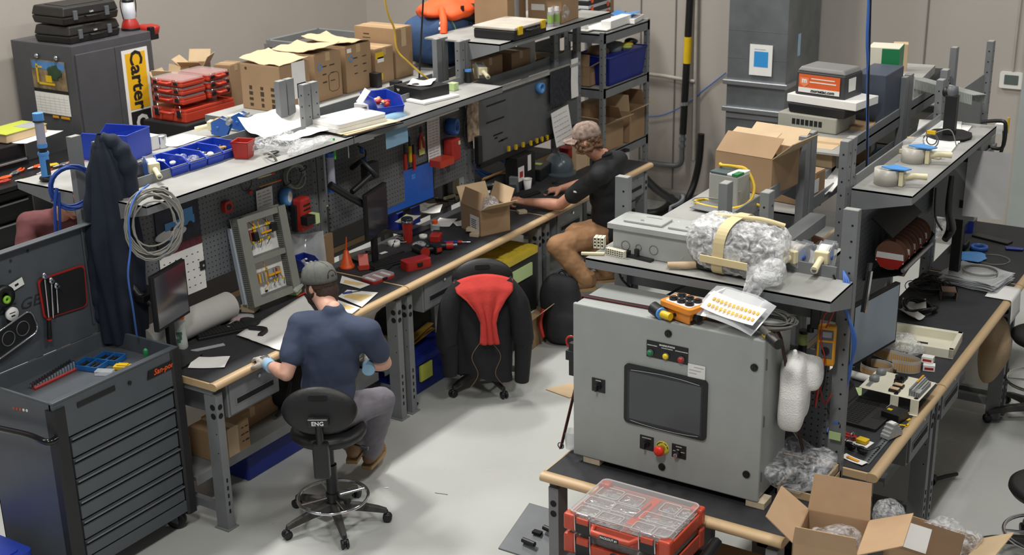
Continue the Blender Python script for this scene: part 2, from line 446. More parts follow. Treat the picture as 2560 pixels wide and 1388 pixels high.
# workbenches (local frame: front edge at x=0 facing +x, back at x=-D, length along +y)
TOPZ=.95
def pegmat(name,col,pitch=.032,r=.0045):
 m=mat(name,col,.5,var=0);nt=m.node_tree;N=nt.nodes;L=nt.links;b=N['Principled BSDF']
 tc=N.new('ShaderNodeTexCoord');sp=N.new('ShaderNodeSeparateXYZ');L.new(tc.outputs['Object'],sp.inputs[0])
 outs=[]
 for ax in('Y','Z'):
  d=N.new('ShaderNodeMath');d.operation='DIVIDE';d.inputs[1].default_value=pitch;L.new(sp.outputs[ax],d.inputs[0])
  f=N.new('ShaderNodeMath');f.operation='FRACT';L.new(d.outputs[0],f.inputs[0])
  g=N.new('ShaderNodeMath');g.operation='SUBTRACT';g.inputs[1].default_value=.5;L.new(f.outputs[0],g.inputs[0])
  q=N.new('ShaderNodeMath');q.operation='POWER';q.inputs[1].default_value=2;L.new(g.outputs[0],q.inputs[0]);outs.append(q)
 a=N.new('ShaderNodeMath');a.operation='ADD';L.new(outs[0].outputs[0],a.inputs[0]);L.new(outs[1].outputs[0],a.inputs[1])
 c=N.new('ShaderNodeMath');c.operation='LESS_THAN';c.inputs[1].default_value=(r/pitch)**2;L.new(a.outputs[0],c.inputs[0])
 mx=N.new('ShaderNodeMix');mx.data_type='RGBA';L.new(c.outputs[0],mx.inputs['Factor'])
 mx.inputs[6].default_value=hexc(col);mx.inputs[7].default_value=hexc('1a1a1b');L.new(mx.outputs[2],b.inputs['Base Color'])
 return m
m_pegh=pegmat('perforated_panel','66696c')
def post_mb(mb,x,y,z0,z1,wx=.045,wy=.07,holes='xy',rot=0):
 """hollow-looking channel post with punched holes"""
 mb.b0(x-wx/2,y-wy/2,z0,x+wx/2,y+wy/2,z1,0)
 mb.b0(x-wx/2+.004,y-wy/2+.004,z1-.001,x+wx/2-.004,y+wy/2-.004,z1+.0012,1)
 z=z1-.07
 while z>z0+.04:
  if 'x' in holes:mb.cyl((x+wx/2-.001,y+.012,z),(x+wx/2+.0012,y+.012,z),.0055,n=8,m=2,sm=False)
  if 'y' in holes:mb.cyl((x,y-wy/2-.0012,z),(x,y-wy/2+.001,z),.0055,n=8,m=2,sm=False)
  z-=.075
 return mb
PM=[m_steel,m_steel_l,m_hole]
def leg_mb(x,y,sgn=1):
 """bench leg: flanged channel with outlet knock-outs on the upper end face"""
 mb=MB()
 mb.b0(x-.09,y-.005,.0,x,y+.05,.87,0);mb.b0(x-.1,y-.02,0,x+.01,y+.07,.008,0)
 z=.12
 while z<.34:
  mb.box((x+.001,y+.02,z),(.003,.012,.026),2);z+=.05
 for z in(.73,.785):
  mb.cyl((x-.03,y-.0065,z),(x-.03,y-.004,z),.019,n=12,m=2,sm=False)
  mb.cyl((x+.002,y+.0225,z),(x-.001,y+.0225,z),.017,n=12,m=2,sm=False)
 for z in(.5,.62):mb.cyl((x-.02,y-.0065,z),(x-.02,y-.004,z),.004,n=8,m=2,sm=False)
 return mb
def drawer(parent,x,y0,y1,zt,h,d=.4):
 body=MB().b0(x-d,y0,zt-h,x-.006,y1,zt).build('drawer_cabinet',m_steel,parent,bevel=.004)
 fr=MB();w=y1-y0
 fr.b0(x-.006,y0+.012,zt-h+.015,x+.006,y1-.012,zt-.012,0)
 fr.build('drawer_front',m_steel,body,bevel=.003)
 pl=MB().b0(x+.004,y0+.05,zt-h*.72,x+.009,y1-.05,zt-h*.5,0)
 pl.b0(x+.0085,y0+.062,zt-h*.68,x+.0105,y1-.062,zt-h*.54,1)
 pl.build('recessed_pull',[m_steel_l if 0 else m_steel,m_hole],body)
 MB().cyl((x+.004,(y0+y1)/2+.04,zt-h*.22),(x+.014,(y0+y1)/2+.04,zt-h*.22),.011,n=12).build('lock',m_chrome,body)
 return body
def bench(label,loc,rz,L_,D,shelf=None,drawers=(),low=True,posts=True,peg=None,group=None,dshelf=.33,low_d=.45,endwood=True,ptop=2.25,legs=True,backlip=True):
 t=T('workbench',label,'workbench',loc,rz,group)
 e=MB()
 prof=[]
 for i in range(9):
  a=-pi/2+pi*i/8;prof.append((-.022+.024*cos(a),TOPZ-.022+.0225*sin(a)))
 prof+=[(-.05,TOPZ),(-.05,TOPZ-.045)]
 e.add([V((x,y,z)) for y in(0,L_) for x,z in prof],[(i,(i+1)%11,11+(i+1)%11,11+i) for i in range(11)],0,True)
 e.add([V((x,0,z)) for x,z in prof],[tuple(range(11))],0);e.add([V((x,L_,z)) for x,z in prof],[tuple(reversed(range(11)))],0)
 e.build('edge_trim',m_wood,t)
 w=MB().b0(-D,0,TOPZ-.045,-.05,L_,TOPZ-.003);w.build('worktop',m_woodx,t,bevel=.003)
 MB().b0(-D,.012,TOPZ-.003,-.045,L_-.002,TOPZ+.001).build('rubber_mat',m_rubber,t)
 MB().b0(-D+.02,.02,TOPZ-.085,-.06,.06,TOPZ-.045).b0(-D+.02,L_-.06,TOPZ-.085,-.06,L_-.02,TOPZ-.045).b0(-D+.02,.06,TOPZ-.085,-D+.05,L_-.06,TOPZ-.045).build('frame_rail',m_steel,t)
 if legs:
  for(x,y) in((-.04,.03),(-.04,L_-.08),(-D+.1,.03),(-D+.1,L_-.08)):
   leg_mb(x,y).build('leg',PM,t,bevel=.003)
  for y in(.035,L_-.075):MB().b0(-D+.02,y,.10,-.06,y+.04,.15).build('foot_rail',m_steel,t)
 if low:
  MB().b0(-D+.03,.03,.26,-D+.03+low_d,L_-.03,.285).b0(-D+.03+low_d-.004,.03,.23,-D+.03+low_d+.002,L_-.03,.29).build('lower_shelf',m_steel,t,bevel=.002)
 for dd in drawers:drawer(t,*dd)
 if posts:
  for y in(.035,L_-.035):
   post_mb(MB(),-D+.0,y,TOPZ-.05,ptop).build('upright',PM,t,bevel=.003)
 if shelf:
  z=shelf;x0=-D+.03;x1=-D+.03+dshelf
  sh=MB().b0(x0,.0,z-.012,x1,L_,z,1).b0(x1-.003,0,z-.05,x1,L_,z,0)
  if backlip:sh.b0(x0-.01,.08,z-.02,x0,L_-.08,z+.055,0)
  for y in(.0,L_-.003):
   sh.add([(x0,y,z),(x1,y,z),(x1,y,z-.05),(x0,y,z-.13),(x0,y+.003,z),(x1,y+.003,z),(x1,y+.003,z-.05),(x0,y+.003,z-.13)],[(0,1,2,3),(7,6,5,4),(0,4,5,1),(1,5,6,2),(2,6,7,3),(3,7,4,0)],0)
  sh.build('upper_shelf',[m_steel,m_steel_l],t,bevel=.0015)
 if peg:
  for(y0,y1,z0,z1,mm) in peg:
   MB().b0(-D+.03,y0,z0,-D+.042,y1,z1).build('perforated_panel',mm,t,bevel=.002)
 return t
AX=-5.06
bA1=bench('grey steel workbench with wooden front edge where the man in the blue t-shirt works',(AX,4.83,0),0,1.80,.75,1.93,drawers=((-.05,.13,.56,.90,.22),),peg=((.08,1.74,1.22,1.84,m_pegh),))
bA2=bench('middle steel workbench of the left row carrying the bright blue monitor',(AX,6.64,0),0,1.80,.75,1.93,drawers=((-.05,.22,.62,.90,.22),),peg=((.08,1.72,1.2,1.86,m_pegh),))
bA3=bench('far steel workbench of the left row where the man in black sits',(AX,8.45,0),0,1.80,.75,None,drawers=((-.05,.2,.62,.90,.22),(-.05,1.38,1.72,.90,.22)))
BX=-6.03
bF1=bench('rear facing workbench behind the left row, its shelf holding blue tape guns',(BX-.75,6.64,0),pi,1.80,.75,1.93,low=False,dshelf=.48)
bF2=bench('rear facing steel workbench whose shelf carries the row of big cardboard cartons',(BX-.75,8.45,0),pi,1.80,.75,1.93,low=False,dshelf=.74)
bF3=bench('rear facing steel workbench at the far end under the duffel bag and storage cases',(BX-.75,10.26,0),pi,1.80,.75,1.93,low=False,dshelf=.74)
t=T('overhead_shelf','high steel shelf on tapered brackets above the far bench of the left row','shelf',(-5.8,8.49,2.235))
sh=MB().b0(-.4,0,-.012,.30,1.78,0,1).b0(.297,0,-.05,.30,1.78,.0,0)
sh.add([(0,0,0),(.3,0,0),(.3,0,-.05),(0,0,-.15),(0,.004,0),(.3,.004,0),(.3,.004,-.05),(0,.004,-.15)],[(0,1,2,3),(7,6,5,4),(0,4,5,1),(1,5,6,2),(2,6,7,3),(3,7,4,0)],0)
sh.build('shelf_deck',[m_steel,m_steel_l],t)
MB().b0(-.01,0,-.09,0,1.78,-.012).build('rear_rail',m_steel_d,t)
for y in(1.35,1.74):post_mb(MB(),-.02,y,-1.28,-.01).build('upright',PM,t,bevel=.003)
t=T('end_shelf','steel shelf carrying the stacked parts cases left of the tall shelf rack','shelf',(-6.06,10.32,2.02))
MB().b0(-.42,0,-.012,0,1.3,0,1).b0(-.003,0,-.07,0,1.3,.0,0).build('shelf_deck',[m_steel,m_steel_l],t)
for y in(.05,1.25):post_mb(MB(),-.39,y,-2.02,-.012).build('upright',PM,t,bevel=.003)
tag(MB().b0(-5.85,8.5,1.80,-5.838,10.2,1.89).b0(-6.15,8.5,1.79,-5.838,10.2,1.8).build('middle_shelf',m_steel),'narrow steel shelf with raised lip below the high shelf of the left row','shelf')
bE=bench('end workbench with wooden front edge under the grey control enclosure',(-2.97,4.85,0),-pi/2,1.22,.77,1.91,low=True,dshelf=.29,ptop=2.24,peg=((.08,1.14,1.0,1.55,m_pegh),))
MB().b0(-1.16,.62,1.9,-.80,1.03,1.912,1).b0(-1.16,1.026,1.87,-.8,1.03,1.912).build('rear_shelf',[m_steel,m_steel_l],bE)
MB().b0(-.80,.06,1.68,-.788,1.16,1.76).build('cross_rail',m_steel,bE)
bR1=bench('right row workbench nearest the camera carrying the open laptop',(-1.58,5.64,0),0,1.17,.63,None,low=False,drawers=((-.05,.70,1.08,.90,.24),),ptop=2.25)
bR2=bench('right row workbench carrying the monitor and the ivory tray',(-1.58,6.82,0),0,1.80,.63,1.98,low=True,low_d=.3,drawers=((-.05,.12,.5,.90,.24),),ptop=2.25,peg=((.08,1.72,1.2,1.9,m_pegh),))
bR3=bench('right row workbench at the far end by the back wall',(-1.58,8.63,0),0,1.25,.63,None,low=False,ptop=2.3)
bL1=bench('left facing workbench of the right island behind the end bench',(-3.06,6.81,0),pi,1.12,.62,2.0,dshelf=.35,low=False)
bL2=bench('left facing workbench of the right island with white boxes on its shelf',(-3.06,8.60,0),pi,1.76,.62,1.78,dshelf=.5,low=False)
bL3=bench('left facing workbench of the right island below the battery case',(-3.06,9.80,0),pi,1.17,.62,1.78,dshelf=.42,low=False)
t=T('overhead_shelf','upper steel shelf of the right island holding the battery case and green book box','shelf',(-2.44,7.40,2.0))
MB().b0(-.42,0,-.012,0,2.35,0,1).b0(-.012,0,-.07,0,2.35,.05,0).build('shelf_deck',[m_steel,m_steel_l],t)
for y in(.1,2.3):MB().b0(-.5,y,-.22,-.46,y+.04,-.01).b0(-.46,y,-.22,0,y+.04,-.18).build('bracket',m_steel,t)
for k,(y0,y1,z0,z1) in enumerate(((5.72,6.7,1.78,1.85),(5.72,6.7,1.52,1.60),(6.84,8.5,1.56,1.62))):
 tag(MB().b0(-2.36,y0,z0,-2.27,y1,z1).build('cross_rail',m_steel,bevel=.003),('upper steel cross rail between the posts behind the bubble wrap','lower steel cross rail between the posts behind the bubble wrap','long steel rail behind the spool rack')[k],'rail')
MB().b0(-.64,.03,1.62,-.63,1.12,2.08).build('back_panel',m_steel,bR3)
t=T('shelf_rack','tall grey steel shelf rack against the back wall past the left row','rack',(-6.0,10.38,0))
for x in(0,.36):
 for y in(0,.86):
  post_mb(MB(),x,y,0,2.03,.04,.05).build('upright',PM,t,bevel=.002)
for z in(2.02,1.53,.93,.35):
 MB().b0(-.02,-.02,z-.09,.38,-.012,z).b0(-.02,.872,z-.09,.38,.88,z).b0(.372,-.02,z-.09,.38,.88,z).b0(-.02,-.02,z-.09,-.012,.88,z).b0(-.02,-.02,z-.02,.38,.88,z-.008,1).build('shelf',[m_steel,m_steel_l],t)
p0=PZ(668,108,2.25);
t=T('open_rack','open grey steel top frame of a rack behind the cardboard cartons','frame',(0,0,0))
f0,f1,f2=PX(670,108,-8.2),PX(795,78,-8.2),None
z_=f0.z
def bar(a,b,w=.04,m=m_steel,h=.06):
 a=V(a);b=V(b);d=b-a;M_=Matrix.Translation((a+b)/2)@d.to_track_quat('X','Z').to_matrix().to_4x4()
 mb=MB();mb.b0(-d.length/2,-w/2,-h/2,d.length/2,w/2,h/2,0,M_);return mb
y0_,y1_=f0.y,f1.y
for a,b in(((-8.2,y0_,z_),(-8.2,y1_,z_)),((-7.5,y0_,z_),(-7.5,y1_,z_)),((-8.2,y0_,z_),(-7.5,y0_,z_)),((-8.2,y1_,z_),(-7.5,y1_,z_))):
 bar(a,b).build('rail',m_steel,t)
for x in(-8.2,-7.5):
 for y in(y0_,y1_):MB().b0(x-.025,y-.025,0,x+.025,y+.025,z_).build('upright',m_steel,t)
q0,q1=PX(1185,246,-5.74),PX(1438,163,-5.74);q2=PX(1207,404,-5.74)
t=T('wall_panel','large grey slotted tool panel with a light top rim hung over the third bench','panel',(-5.74,q0.y,q2.z))
Lp,Hp=q1.y-q0.y,q0.z-q2.z
pm=MB().b0(0,0,0,.02,Lp,Hp);pm.build('board',m_peg,t,bevel=.003)
MB().b0(-.01,0,Hp,.05,Lp,Hp+.02).build('top_rim',m_steel_l,t)
MB().b0(.0,0,-.03,.05,Lp,0).build('bottom_lip',m_black_m,t)
mb=MB()
for(px,py,w) in((1240,258,.28),(1238,300,.26),(1245,335,.14),(1260,348,.1),(1240,345,.04),(1252,352,.07)):
 p=PX(px,py,-5.72);mb.b0(.02,p.y-q0.y-w/2,p.z-q2.z-.006,.0225,p.y-q0.y+w/2,p.z-q2.z+.006)
mb.build('slot',m_hole,t)
# control enclosure
EX0,EX1,EY0,EY1,EZ0,EZ1=-2.90,-1.945,5.056,5.38,.985,1.772
def ef(px,py):p=PY(px,py,EY0-.002);return p
t=T('control_enclosure','large grey steel control enclosure with a touch screen, status lamps and red stop button','enclosure',((EX0+EX1)/2,EY0,EZ0))
ox,oz=(EX0+EX1)/2,EZ0
hw=(EX1-EX0)/2;hh=EZ1-EZ0
MB().b0(-hw+.006,.028,.006,hw-.006,EY1-EY0,hh-.004).build('body',m_encl,t,bevel=.005)
MB().b0(-hw,-.001,0,hw,.022,hh).build('door',m_encl,t,bevel=.006)
MB().b0(-hw+.012,.02,.01,hw-.012,.03,hh-.01).build('door_gasket',m_black_m,t)
for z in(.12,hh/2,hh-.12):MB().cyl((hw-.004,.026,z-.025),(hw-.004,.026,z+.025),.008,n=10).build('hinge',m_steel_d,t)
def L(px,py):p=ef(px,py);return(p.x-ox,p.z-oz)
for q in((1671,834),(1886,919),(1866,1186),(1655,1167)):
 x,z=L(*q);mb=MB().cyl((x,-.001,z),(x,-.007,z),.0175,n=20,m=0).cyl((x,-.007,z),(x,-.011,z),.011,n=16,m=0).b0(x-.002,-.0118,z-.007,x+.002,-.0108,z+.007,1)
 mb.build('quarter_turn_latch',[m_black,m_hole],t)
def plate(name,c0,c1,par,th=.004,m=m_black):
 x0,z1=L(*c0);x1,z0=L(*c1)
 return MB().b0(x0,-.001-th,z0,x1,0,z1).build(name,m,par,bevel=.002),x0,x1,z0,z1
sp,x0,x1,z0,z1=plate('status_plate',(1617,849),(1720,913),t)
mtx=mat('label_white','e9e9e6',.6,var=0)
RX=rotm(pi/2)
def et(s_,size,x,z,par,name='lettering',m=mtx,y=-.0056,**k):
 return MB().text(s_,size,Matrix.Translation((x,y,z))@RX,**k).build(name,m,par)
cx=(x0+x1)/2
et('ENGINE STATUS',.0105,cx,z1-.012,sp,bold=.03)
et('ENGINE RUNNING',.0058,x0+.030,z1-.022,sp,bold=.02);et('COMMON WARNING',.0058,cx,z1-.024,sp,bold=.02);et('COMMON SHUTDOWN',.0058,x1-.032,z1-.024,sp,bold=.02)
for q,m_,nm in(((1627,881),m_green,'green'),((1666,890),mat('lamp_yellow','e6c51d',.3,var=.02),'yellow'),((1704,899),m_red,'red')):
 x,z=L(*q)
 l_=MB().cyl((x,-.004,z),(x,-.012,z),.0165,n=20,m=1).lathe([(.014,0),(.013,.006),(.008,.010),(0,.011)],X=TR((x,-.011,z),rx=pi/2),m=0).build('pilot_lamp',[m_,m_steel_d],sp);l_['label']=nm+' pilot lamp'
bz0=L(1563,906);bz1=L(1766,1103)
bw,bh=bz1[0]-bz0[0],bz0[1]-bz1[1];bcx,bcz=(bz0[0]+bz1[0])/2,(bz0[1]+bz1[1])/2
scr=MB().prism(rrect(bw,bh,.022),0,.012,X=TR((bcx,0,bcz),rx=pi/2)).build('touch_screen',m_black,t,bevel=.003)
MB().prism(rrect(bw*.86,bh*.80,.006),.012,.0135,X=TR((bcx,0,bcz-.004),rx=pi/2)).build('display',mat('display_off','3b3f44',.18,var=.03,spec=.8),scr)
fm=MB()
def ff(u,v):
 x=bcx+(u-.5)*bw*.9;z=bcz-.004+(v-.5)*bh*.84
 return V((x,-.016-.010*(1-(2*u-1)**2)*(1-abs(2*v-1)**3)-.002*noise.noise(V((u*5,v*5,1))),z+.012*(1-(2*u-1)**2)*(1 if v>.5 else-1)*abs(2*v-1)**4))
fm.surf(ff,24,20);fm.build('protective_film',mat('screen_film','74787b',.5,alpha=.12,var=0,spec=.15),scr)
for sgn in(1,-1):
 pts=[ff(i/24,1 if sgn>0 else 0) for i in range(1,24)]
 MB().tube(pts,.0011,5).build('film_edge',mat('film_edge_glint','c9ced2',.2,alpha=.7,var=0),scr)
a,b=L(1721,908),L(1763,950)
cd=MB().b0(a[0],-.006,b[1],b[0],-.004,a[1]).build('paper_card',m_white,t)
mb=MB();mb.b0(a[0]+.03,-.0066,a[1]-.014,b[0]-.006,-.006,a[1]-.010);mb.b0(a[0]+.006,-.0066,a[1]-.03,b[0]-.02,-.006,a[1]-.026);mb.b0(a[0]+.006,-.0066,a[1]-.045,b[0]-.04,-.006,a[1]-.041);mb.build('card_print',m_print,cd)
def switch(c0,c1,kq,txt,key=False):
 p,x0,x1,z0,z1=plate('switch_plate',c0,c1,t)
 x,z=L(*kq)
 k=MB().cyl((x,-.004,z),(x,-.016,z),.016,n=20,m=0)
 if key:k.cyl((x,-.016,z),(x,-.028,z),.0105,n=16,m=1).b0(x-.0015,-.0288,z-.006,x+.0015,-.0278,z+.006,0)
 else:k.b0(x-.005,-.034,z-.015,x+.005,-.014,z+.015,0,)
 k.build('selector_knob' if not key else 'key_switch',[m_black if not key else m_black,m_chrome],p,bevel=.0015)
 et(txt,.0062,(x0+x1)/2,z1-.010,p,bold=.01)
 return p,x0,x1,z0,z1
switch((1480,943),(1513,984),(1496,967),'CONTROL')
switch((1600,1086),(1634,1129),(1616,1110),'ACKNOWLEDGE')
p,x0,x1,z0,z1=switch((1680,1108),(1715,1150),(1694,1134),'STARTING',True)
et('OFF',.007,(x0+x1)/2-.004,z1-.026,p);et('MAN',.007,x0+.016,z1-.034,p);et('AUTO',.007,x1-.016,z1-.034,p)
x,z=L(1656,1120)
es=T('emergency_stop','','',(x,0,z));es.parent=t
for k in('label','category'):
 if k in es:del es[k]
MB().lathe([(.034,0),(.034,.004),(.020,.004)],X=TR((0,0,0),rx=pi/2),n=28).build('yellow_ring',mat('estop_yellow','d9cf45',.45,var=.02),es)
MB().cyl((0,-.004,0),(0,-.03,0),.015,n=18).build('collar',m_brass,es)
MB().lathe([(.014,.028),(.024,.034),(.0255,.042),(.022,.050),(.012,.054),(0,.055)],X=TR((0,0,0),rx=pi/2),n=24).build('mushroom_button',mat('estop_red','d6301f',.35,var=.02),es)
rt=MB()
for k in range(18):
 a=radians(20+k*9);ch='EMERGENCY STOP EM'[k%17]
 if ch!=' ':rt.text(ch,.0085,Matrix.Translation((.0275*cos(pi-a),-.0046,.0275*sin(pi-a)))@RX@Matrix.Rotation(pi/2-a,4,'Z'))
rt.build('ring_lettering',m_black_m,es)
for k,(px,py) in enumerate(((1475,1163),(1885,1272))):
 q=PZ(px,py,.952)
 tag(MB().b0(-.045,-.03,0,.045,.06,.033).build('wood_block',m_card_l if 0 else mat('pine_block','c3b49a',.7,var=.12,scale=14),loc=(q.x,EY0+.035,.952),bevel=.002),('pale wood block under the left end of the grey enclosure','pale wood block under the right end of the grey enclosure')[k],'block')
def ribbon(mb,pts,w,wd,th=.0016,m=0):
 """flat webbing: pts path, wd = width direction vector(s)"""
 pts=[V(p) for p in pts]
 for i in range(len(pts)-1):
  a,b=pts[i],pts[i+1];d=(b-a).normalized();s_=V(wd);s_=(s_-d*s_.dot(d)).normalized();n_=d.cross(s_)*th
  vs=[]
  for p in(a,b):
   vs+=[p+s_*w/2+n_,p-s_*w/2+n_,p-s_*w/2-n_,p+s_*w/2-n_]
  mb.add(vs,[(0,1,2,3),(7,6,5,4),(0,4,5,1),(1,5,6,2),(2,6,7,3),(3,7,4,0)],m)
 return mb
yS=EY0+.10
e0=V((EX0-.002,yS,EZ1+.003));e1=V((EX1+.002,yS+.03,EZ1+.003))
lo=PZ(1402,1121,.955);ro=PZ(2024,1213,.93)
t=T('ratchet_strap','black webbing strap with red edges passing over the grey enclosure down to the bench','strap',(0,0,0))
path=[lo,V((EX0-.012,yS-.01,EZ0+.42)),V((EX0-.004,yS,EZ1-.01)),e0,e1,V((EX1+.02,yS+.03,EZ1-.03)),ro]
mb=ribbon(MB(),path,.026,(0,1,0));mb.build('webbing',m_black_m,t)
mb=MB()
for off in(-.0125,.0125):
 mb2=ribbon(MB(),[p+V((0,off,.0004)) for p in path],.0020,(0,1,0),th=.0022);mb.add(mb2.v,mb2.f)
mb.build('red_edge',mat('strap_red','74261f',.7,var=.05),t)
MB().ring((lo.x,lo.y,lo.z+.015),.016,.003,16,6,axis='Y').build('hook',m_steel_d,t)
t=T('ratchet_buckle','black ratchet buckle with a red loop hanging at the left side of the enclosure','buckle',PX(1432,885,EX0-.05))
MB().b0(-.015,-.015,-.11,.015,.015,.06).b0(-.03,-.02,-.03,.02,.02,.02).build('body',m_black,t,bevel=.003)
MB().ring((-.005,0,.06),.03,.006,18,6,axis='Y').build('loop',m_red,t)
t=T('junction_box','orange junction box with six black sockets on top of the grey enclosure','junction box',PZ(1718,795,EZ1+.002)+V((-.01,.0,0)),radians(-18))
MB().taper(-.075,-.055,.075,.055,0,.055,1.12).build('housing',m_orange_c,t,bevel=.004)
MB().prism(rrect(.19,.15,.02),.055,.078).build('lid',m_orange_c,t,bevel=.004)
MB().prism(rrect(.15,.11,.012),.078,.081).build('socket_plate',m_white,t)
for i in range(3):
 for j in range(2):
  MB().cyl((-.048+.048*i,-.026+.052*j,.08),(-.048+.048*i,-.026+.052*j,.092),.021,n=16).cyl((-.048+.048*i,-.026+.052*j,.092),(-.048+.048*i,-.026+.052*j,.096),.013,n=12).build('socket',m_black,t,bevel=.002)
MB().cyl((.07,-.02,.03),(.105,-.02,.03),.018,n=14).b0(.06,-.05,.005,.078,.03,.05).build('cable_gland',m_black,t)
def coil(name,label,c,R,r,n,mt,tilt=(0,0,0),jit=.012,cat='cable',grp=None,flat=1.0,ties=True):
 """hank of cable: n turns with slightly different radii"""
 t_=T(name,label,cat,c,0,grp,rot=tilt)
 pts=[]
 rs=random.Random(hash(label)%1000 if 0 else len(label))
 for k in range(n):
  ph=rs.uniform(0,6);e=rs.uniform(-jit,jit);sx=1+rs.uniform(-.06,.06)*(jit>.01);dz=rs.uniform(-r*1.2,r*1.2)*min(n,5)/2
  for i in range(22):
   a=2*pi*i/22;q=(k+i/22)
   R_=R+e+jit*.4*sin(2*a+ph)
   pts.append(V((R_*cos(a)*sx,R_*sin(a)*flat,dz+r*1.2*sin(a*2+ph))))
 MB().tube(pts,r,6).build('cable',mt,t_)
 if ties:
  for a in(.5,3.6):
   MB().ring((R*cos(a),R*sin(a)*flat,0),r*2.8+jit*.6,.003,12,5,X=Matrix.Rotation(a,4,'Z')@Matrix.Rotation(pi/2,4,'X')).build('tie',m_black,t_)
 return t_
c_=PZ(1918,800,EZ1+.025)
t=coil('cable_coil','coil of dark grey cable with round yellow and black connectors on the enclosure top',c_,.115,.0048,16,mat('dark_grey_cable','55544f',.5,var=.05),jit=.02,flat=.8)
bx=PZ(1925,843,EZ1+.02)-c_
MB().tube([(.0,-.09,0),(bx.x*.6,bx.y*.9,.01),bx],.016,8,sub=3).cyl(bx,bx+V((.06,-.05,-.004)),.024,n=16,m=2).cyl(bx-V((.03,-.025,-.002)),bx,.02,n=14,m=1).build('cable_plug',[MATS['dark_grey_cable'],m_yellow,m_black],t)
q=PZ(1655,785,EZ1+.03)-c_
MB().tube([(-.1,-.02,0),(-.3,-.03,.0),q+V((.04,-.01,0))],.009,8,sub=4).cyl(q+V((.05,-.015,0)),q,.018,n=14,m=3).cyl(q,q+V((-.015,.012,0)),.027,n=16,m=1).cyl(q+V((-.015,.012,0)),q+V((-.06,.03,.01)),.03,n=16,m=2).build('cable_plug',[m_black,m_blue_l,m_black,m_yellow],t)
q=PZ(1840,785,EZ1+.06)
t=T('document_bag','clear bag with a printed sheet of orange and yellow boxes lying on the cable coil','bag',(q.x-.01,q.y-.02,EZ1+.10),0,rot=(radians(26),radians(3),radians(-12)))
MB().sheet(.32,.20,TR(),bend=-.02,nz=.014,n=12).build('clear_sleeve',m_clearp,t)
MB().sheet(.20,.16,TR((.0,.015,-.006)),bend=-.01,nz=.006,n=8).build('inner_sheet',m_white,t)
sh=MB().sheet(.28,.11,TR((.02,-.02,.006)),bend=.012,nz=.004,n=10);sh.build('printed_sheet',m_white,t)
mb=MB()
for i in range(12):
 for j in range(2):
  mb.b0(-.095+i*.021,-.055+j*.04,.0158+.003*abs(i-5)/5,-.083+i*.021,-.038+j*.04,.0168+.003*abs(i-5)/5,(i+j)%3==0)
mb.build('printed_boxes',[mat('print_orange','e0a94a',.7,var=0),m_yellow],t)
t=T('foam_wrap','white foam bundle hanging on the right side of the grey enclosure','foam',PX(1985,975,EX1+.05))
t.rotation_euler=(0,0,radians(10))
MB().ell((0,0,0),(.06,.12,.165),28,20,nz=.22,ns=6,sq=.45).ell((.05,.06,.07),(.06,.07,.07),20,12,nz=.2,ns=9,sq=.5).cap((.0,-.02,.12),(.0,-.03,.2),.03,.012).build('foam_sheet',m_foam,t,rem=.008,smooth=2)
mb=MB()
for k in range(4):mb.tube([(-.01,.02+k*.012,-.12),(.0,.01+k*.014,-.2),(.03,.04+k*.01,-.27),(.02,.07,-.33)],.0028,5,sub=5)
mb.build('hanging_wires',m_cable_g,t)
# roller tool cabinet, left foreground
TX,TY0,TY1,TD,TZ0,TZ1=-5.30,3.93,4.80,.57,.13,1.14
t=T('tool_cabinet','grey roller tool cabinet with an open lid and six long drawers, left foreground','tool cabinet',(TX,TY0,0))
W=TY1-TY0
zs=[PX(x,y,TX).z for x,y in((454,957),(459,1008),(463,1057),(467,1107),(471,1154),(474,1202))]
mb=MB()
mb.b0(-TD,0,TZ0,-.012,.012,TZ1);mb.b0(-TD,W-.012,TZ0,-.012,W,TZ1);mb.b0(-TD,0,TZ0,-TD+.012,W,TZ1)
mb.b0(-TD,0,TZ0,-.012,W,TZ0+.03);mb.b0(-TD,.01,TZ1-.105,-.012,W-.01,TZ1-.095)
mb.b0(-.03,.0,zs[0]+.005,0,W,TZ1);mb.b0(-.03,0,TZ0,0,W,TZ0+.07)
mb.b0(-.032,0,TZ0,-.022,W,zs[0]+.02)
mb.build('cabinet_body',m_tool,t,bevel=.003)
MB().b0(-.034,.0,TZ1-.004,.004,W,TZ1+.008).b0(-TD,-.003,TZ1-.004,0,.012,TZ1+.006).b0(-TD,W-.012,TZ1-.004,0,W+.003,TZ1+.006).build('top_rim',m_tool,t,bevel=.003)
zz=zs+[TZ0+.075]
for k in range(6):
 z1=zz[k];z0=zz[k+1]
 d=MB().b0(-.02,.085,z0+.006,.0,W-.07,z1-.006).build('drawer',m_tool,t,bevel=.002)
 MB().b0(-.002,.085,z1-.022,.012,W-.07,z1-.017,0).b0(.008,.085,z1-.022,.012,W-.07,z1-.006,0).b0(-.001,.085,z1-.034,.002,W-.07,z1-.024,1).build('drawer_pull',[mat('pull_metal','6d7478',.3,.4,var=.04),m_black_m],d)
for y0,y1 in((-.012,.075),(W-.062,W+.012)):
 MB().prism([(-.05,y0),(.0,y0),(.012,y0+.012),(.012,y1-.012),(0,y1),(-.01,y1)],TZ0-.02,TZ1-.035 if y0<0 else TZ1+.0,sm=False).build('corner_guard',mat('bumper_black','1c1d1f',.55,var=.08),t,bevel=.004)
bp0,bp1=PX(367,945,TX),PX(447,905,TX)
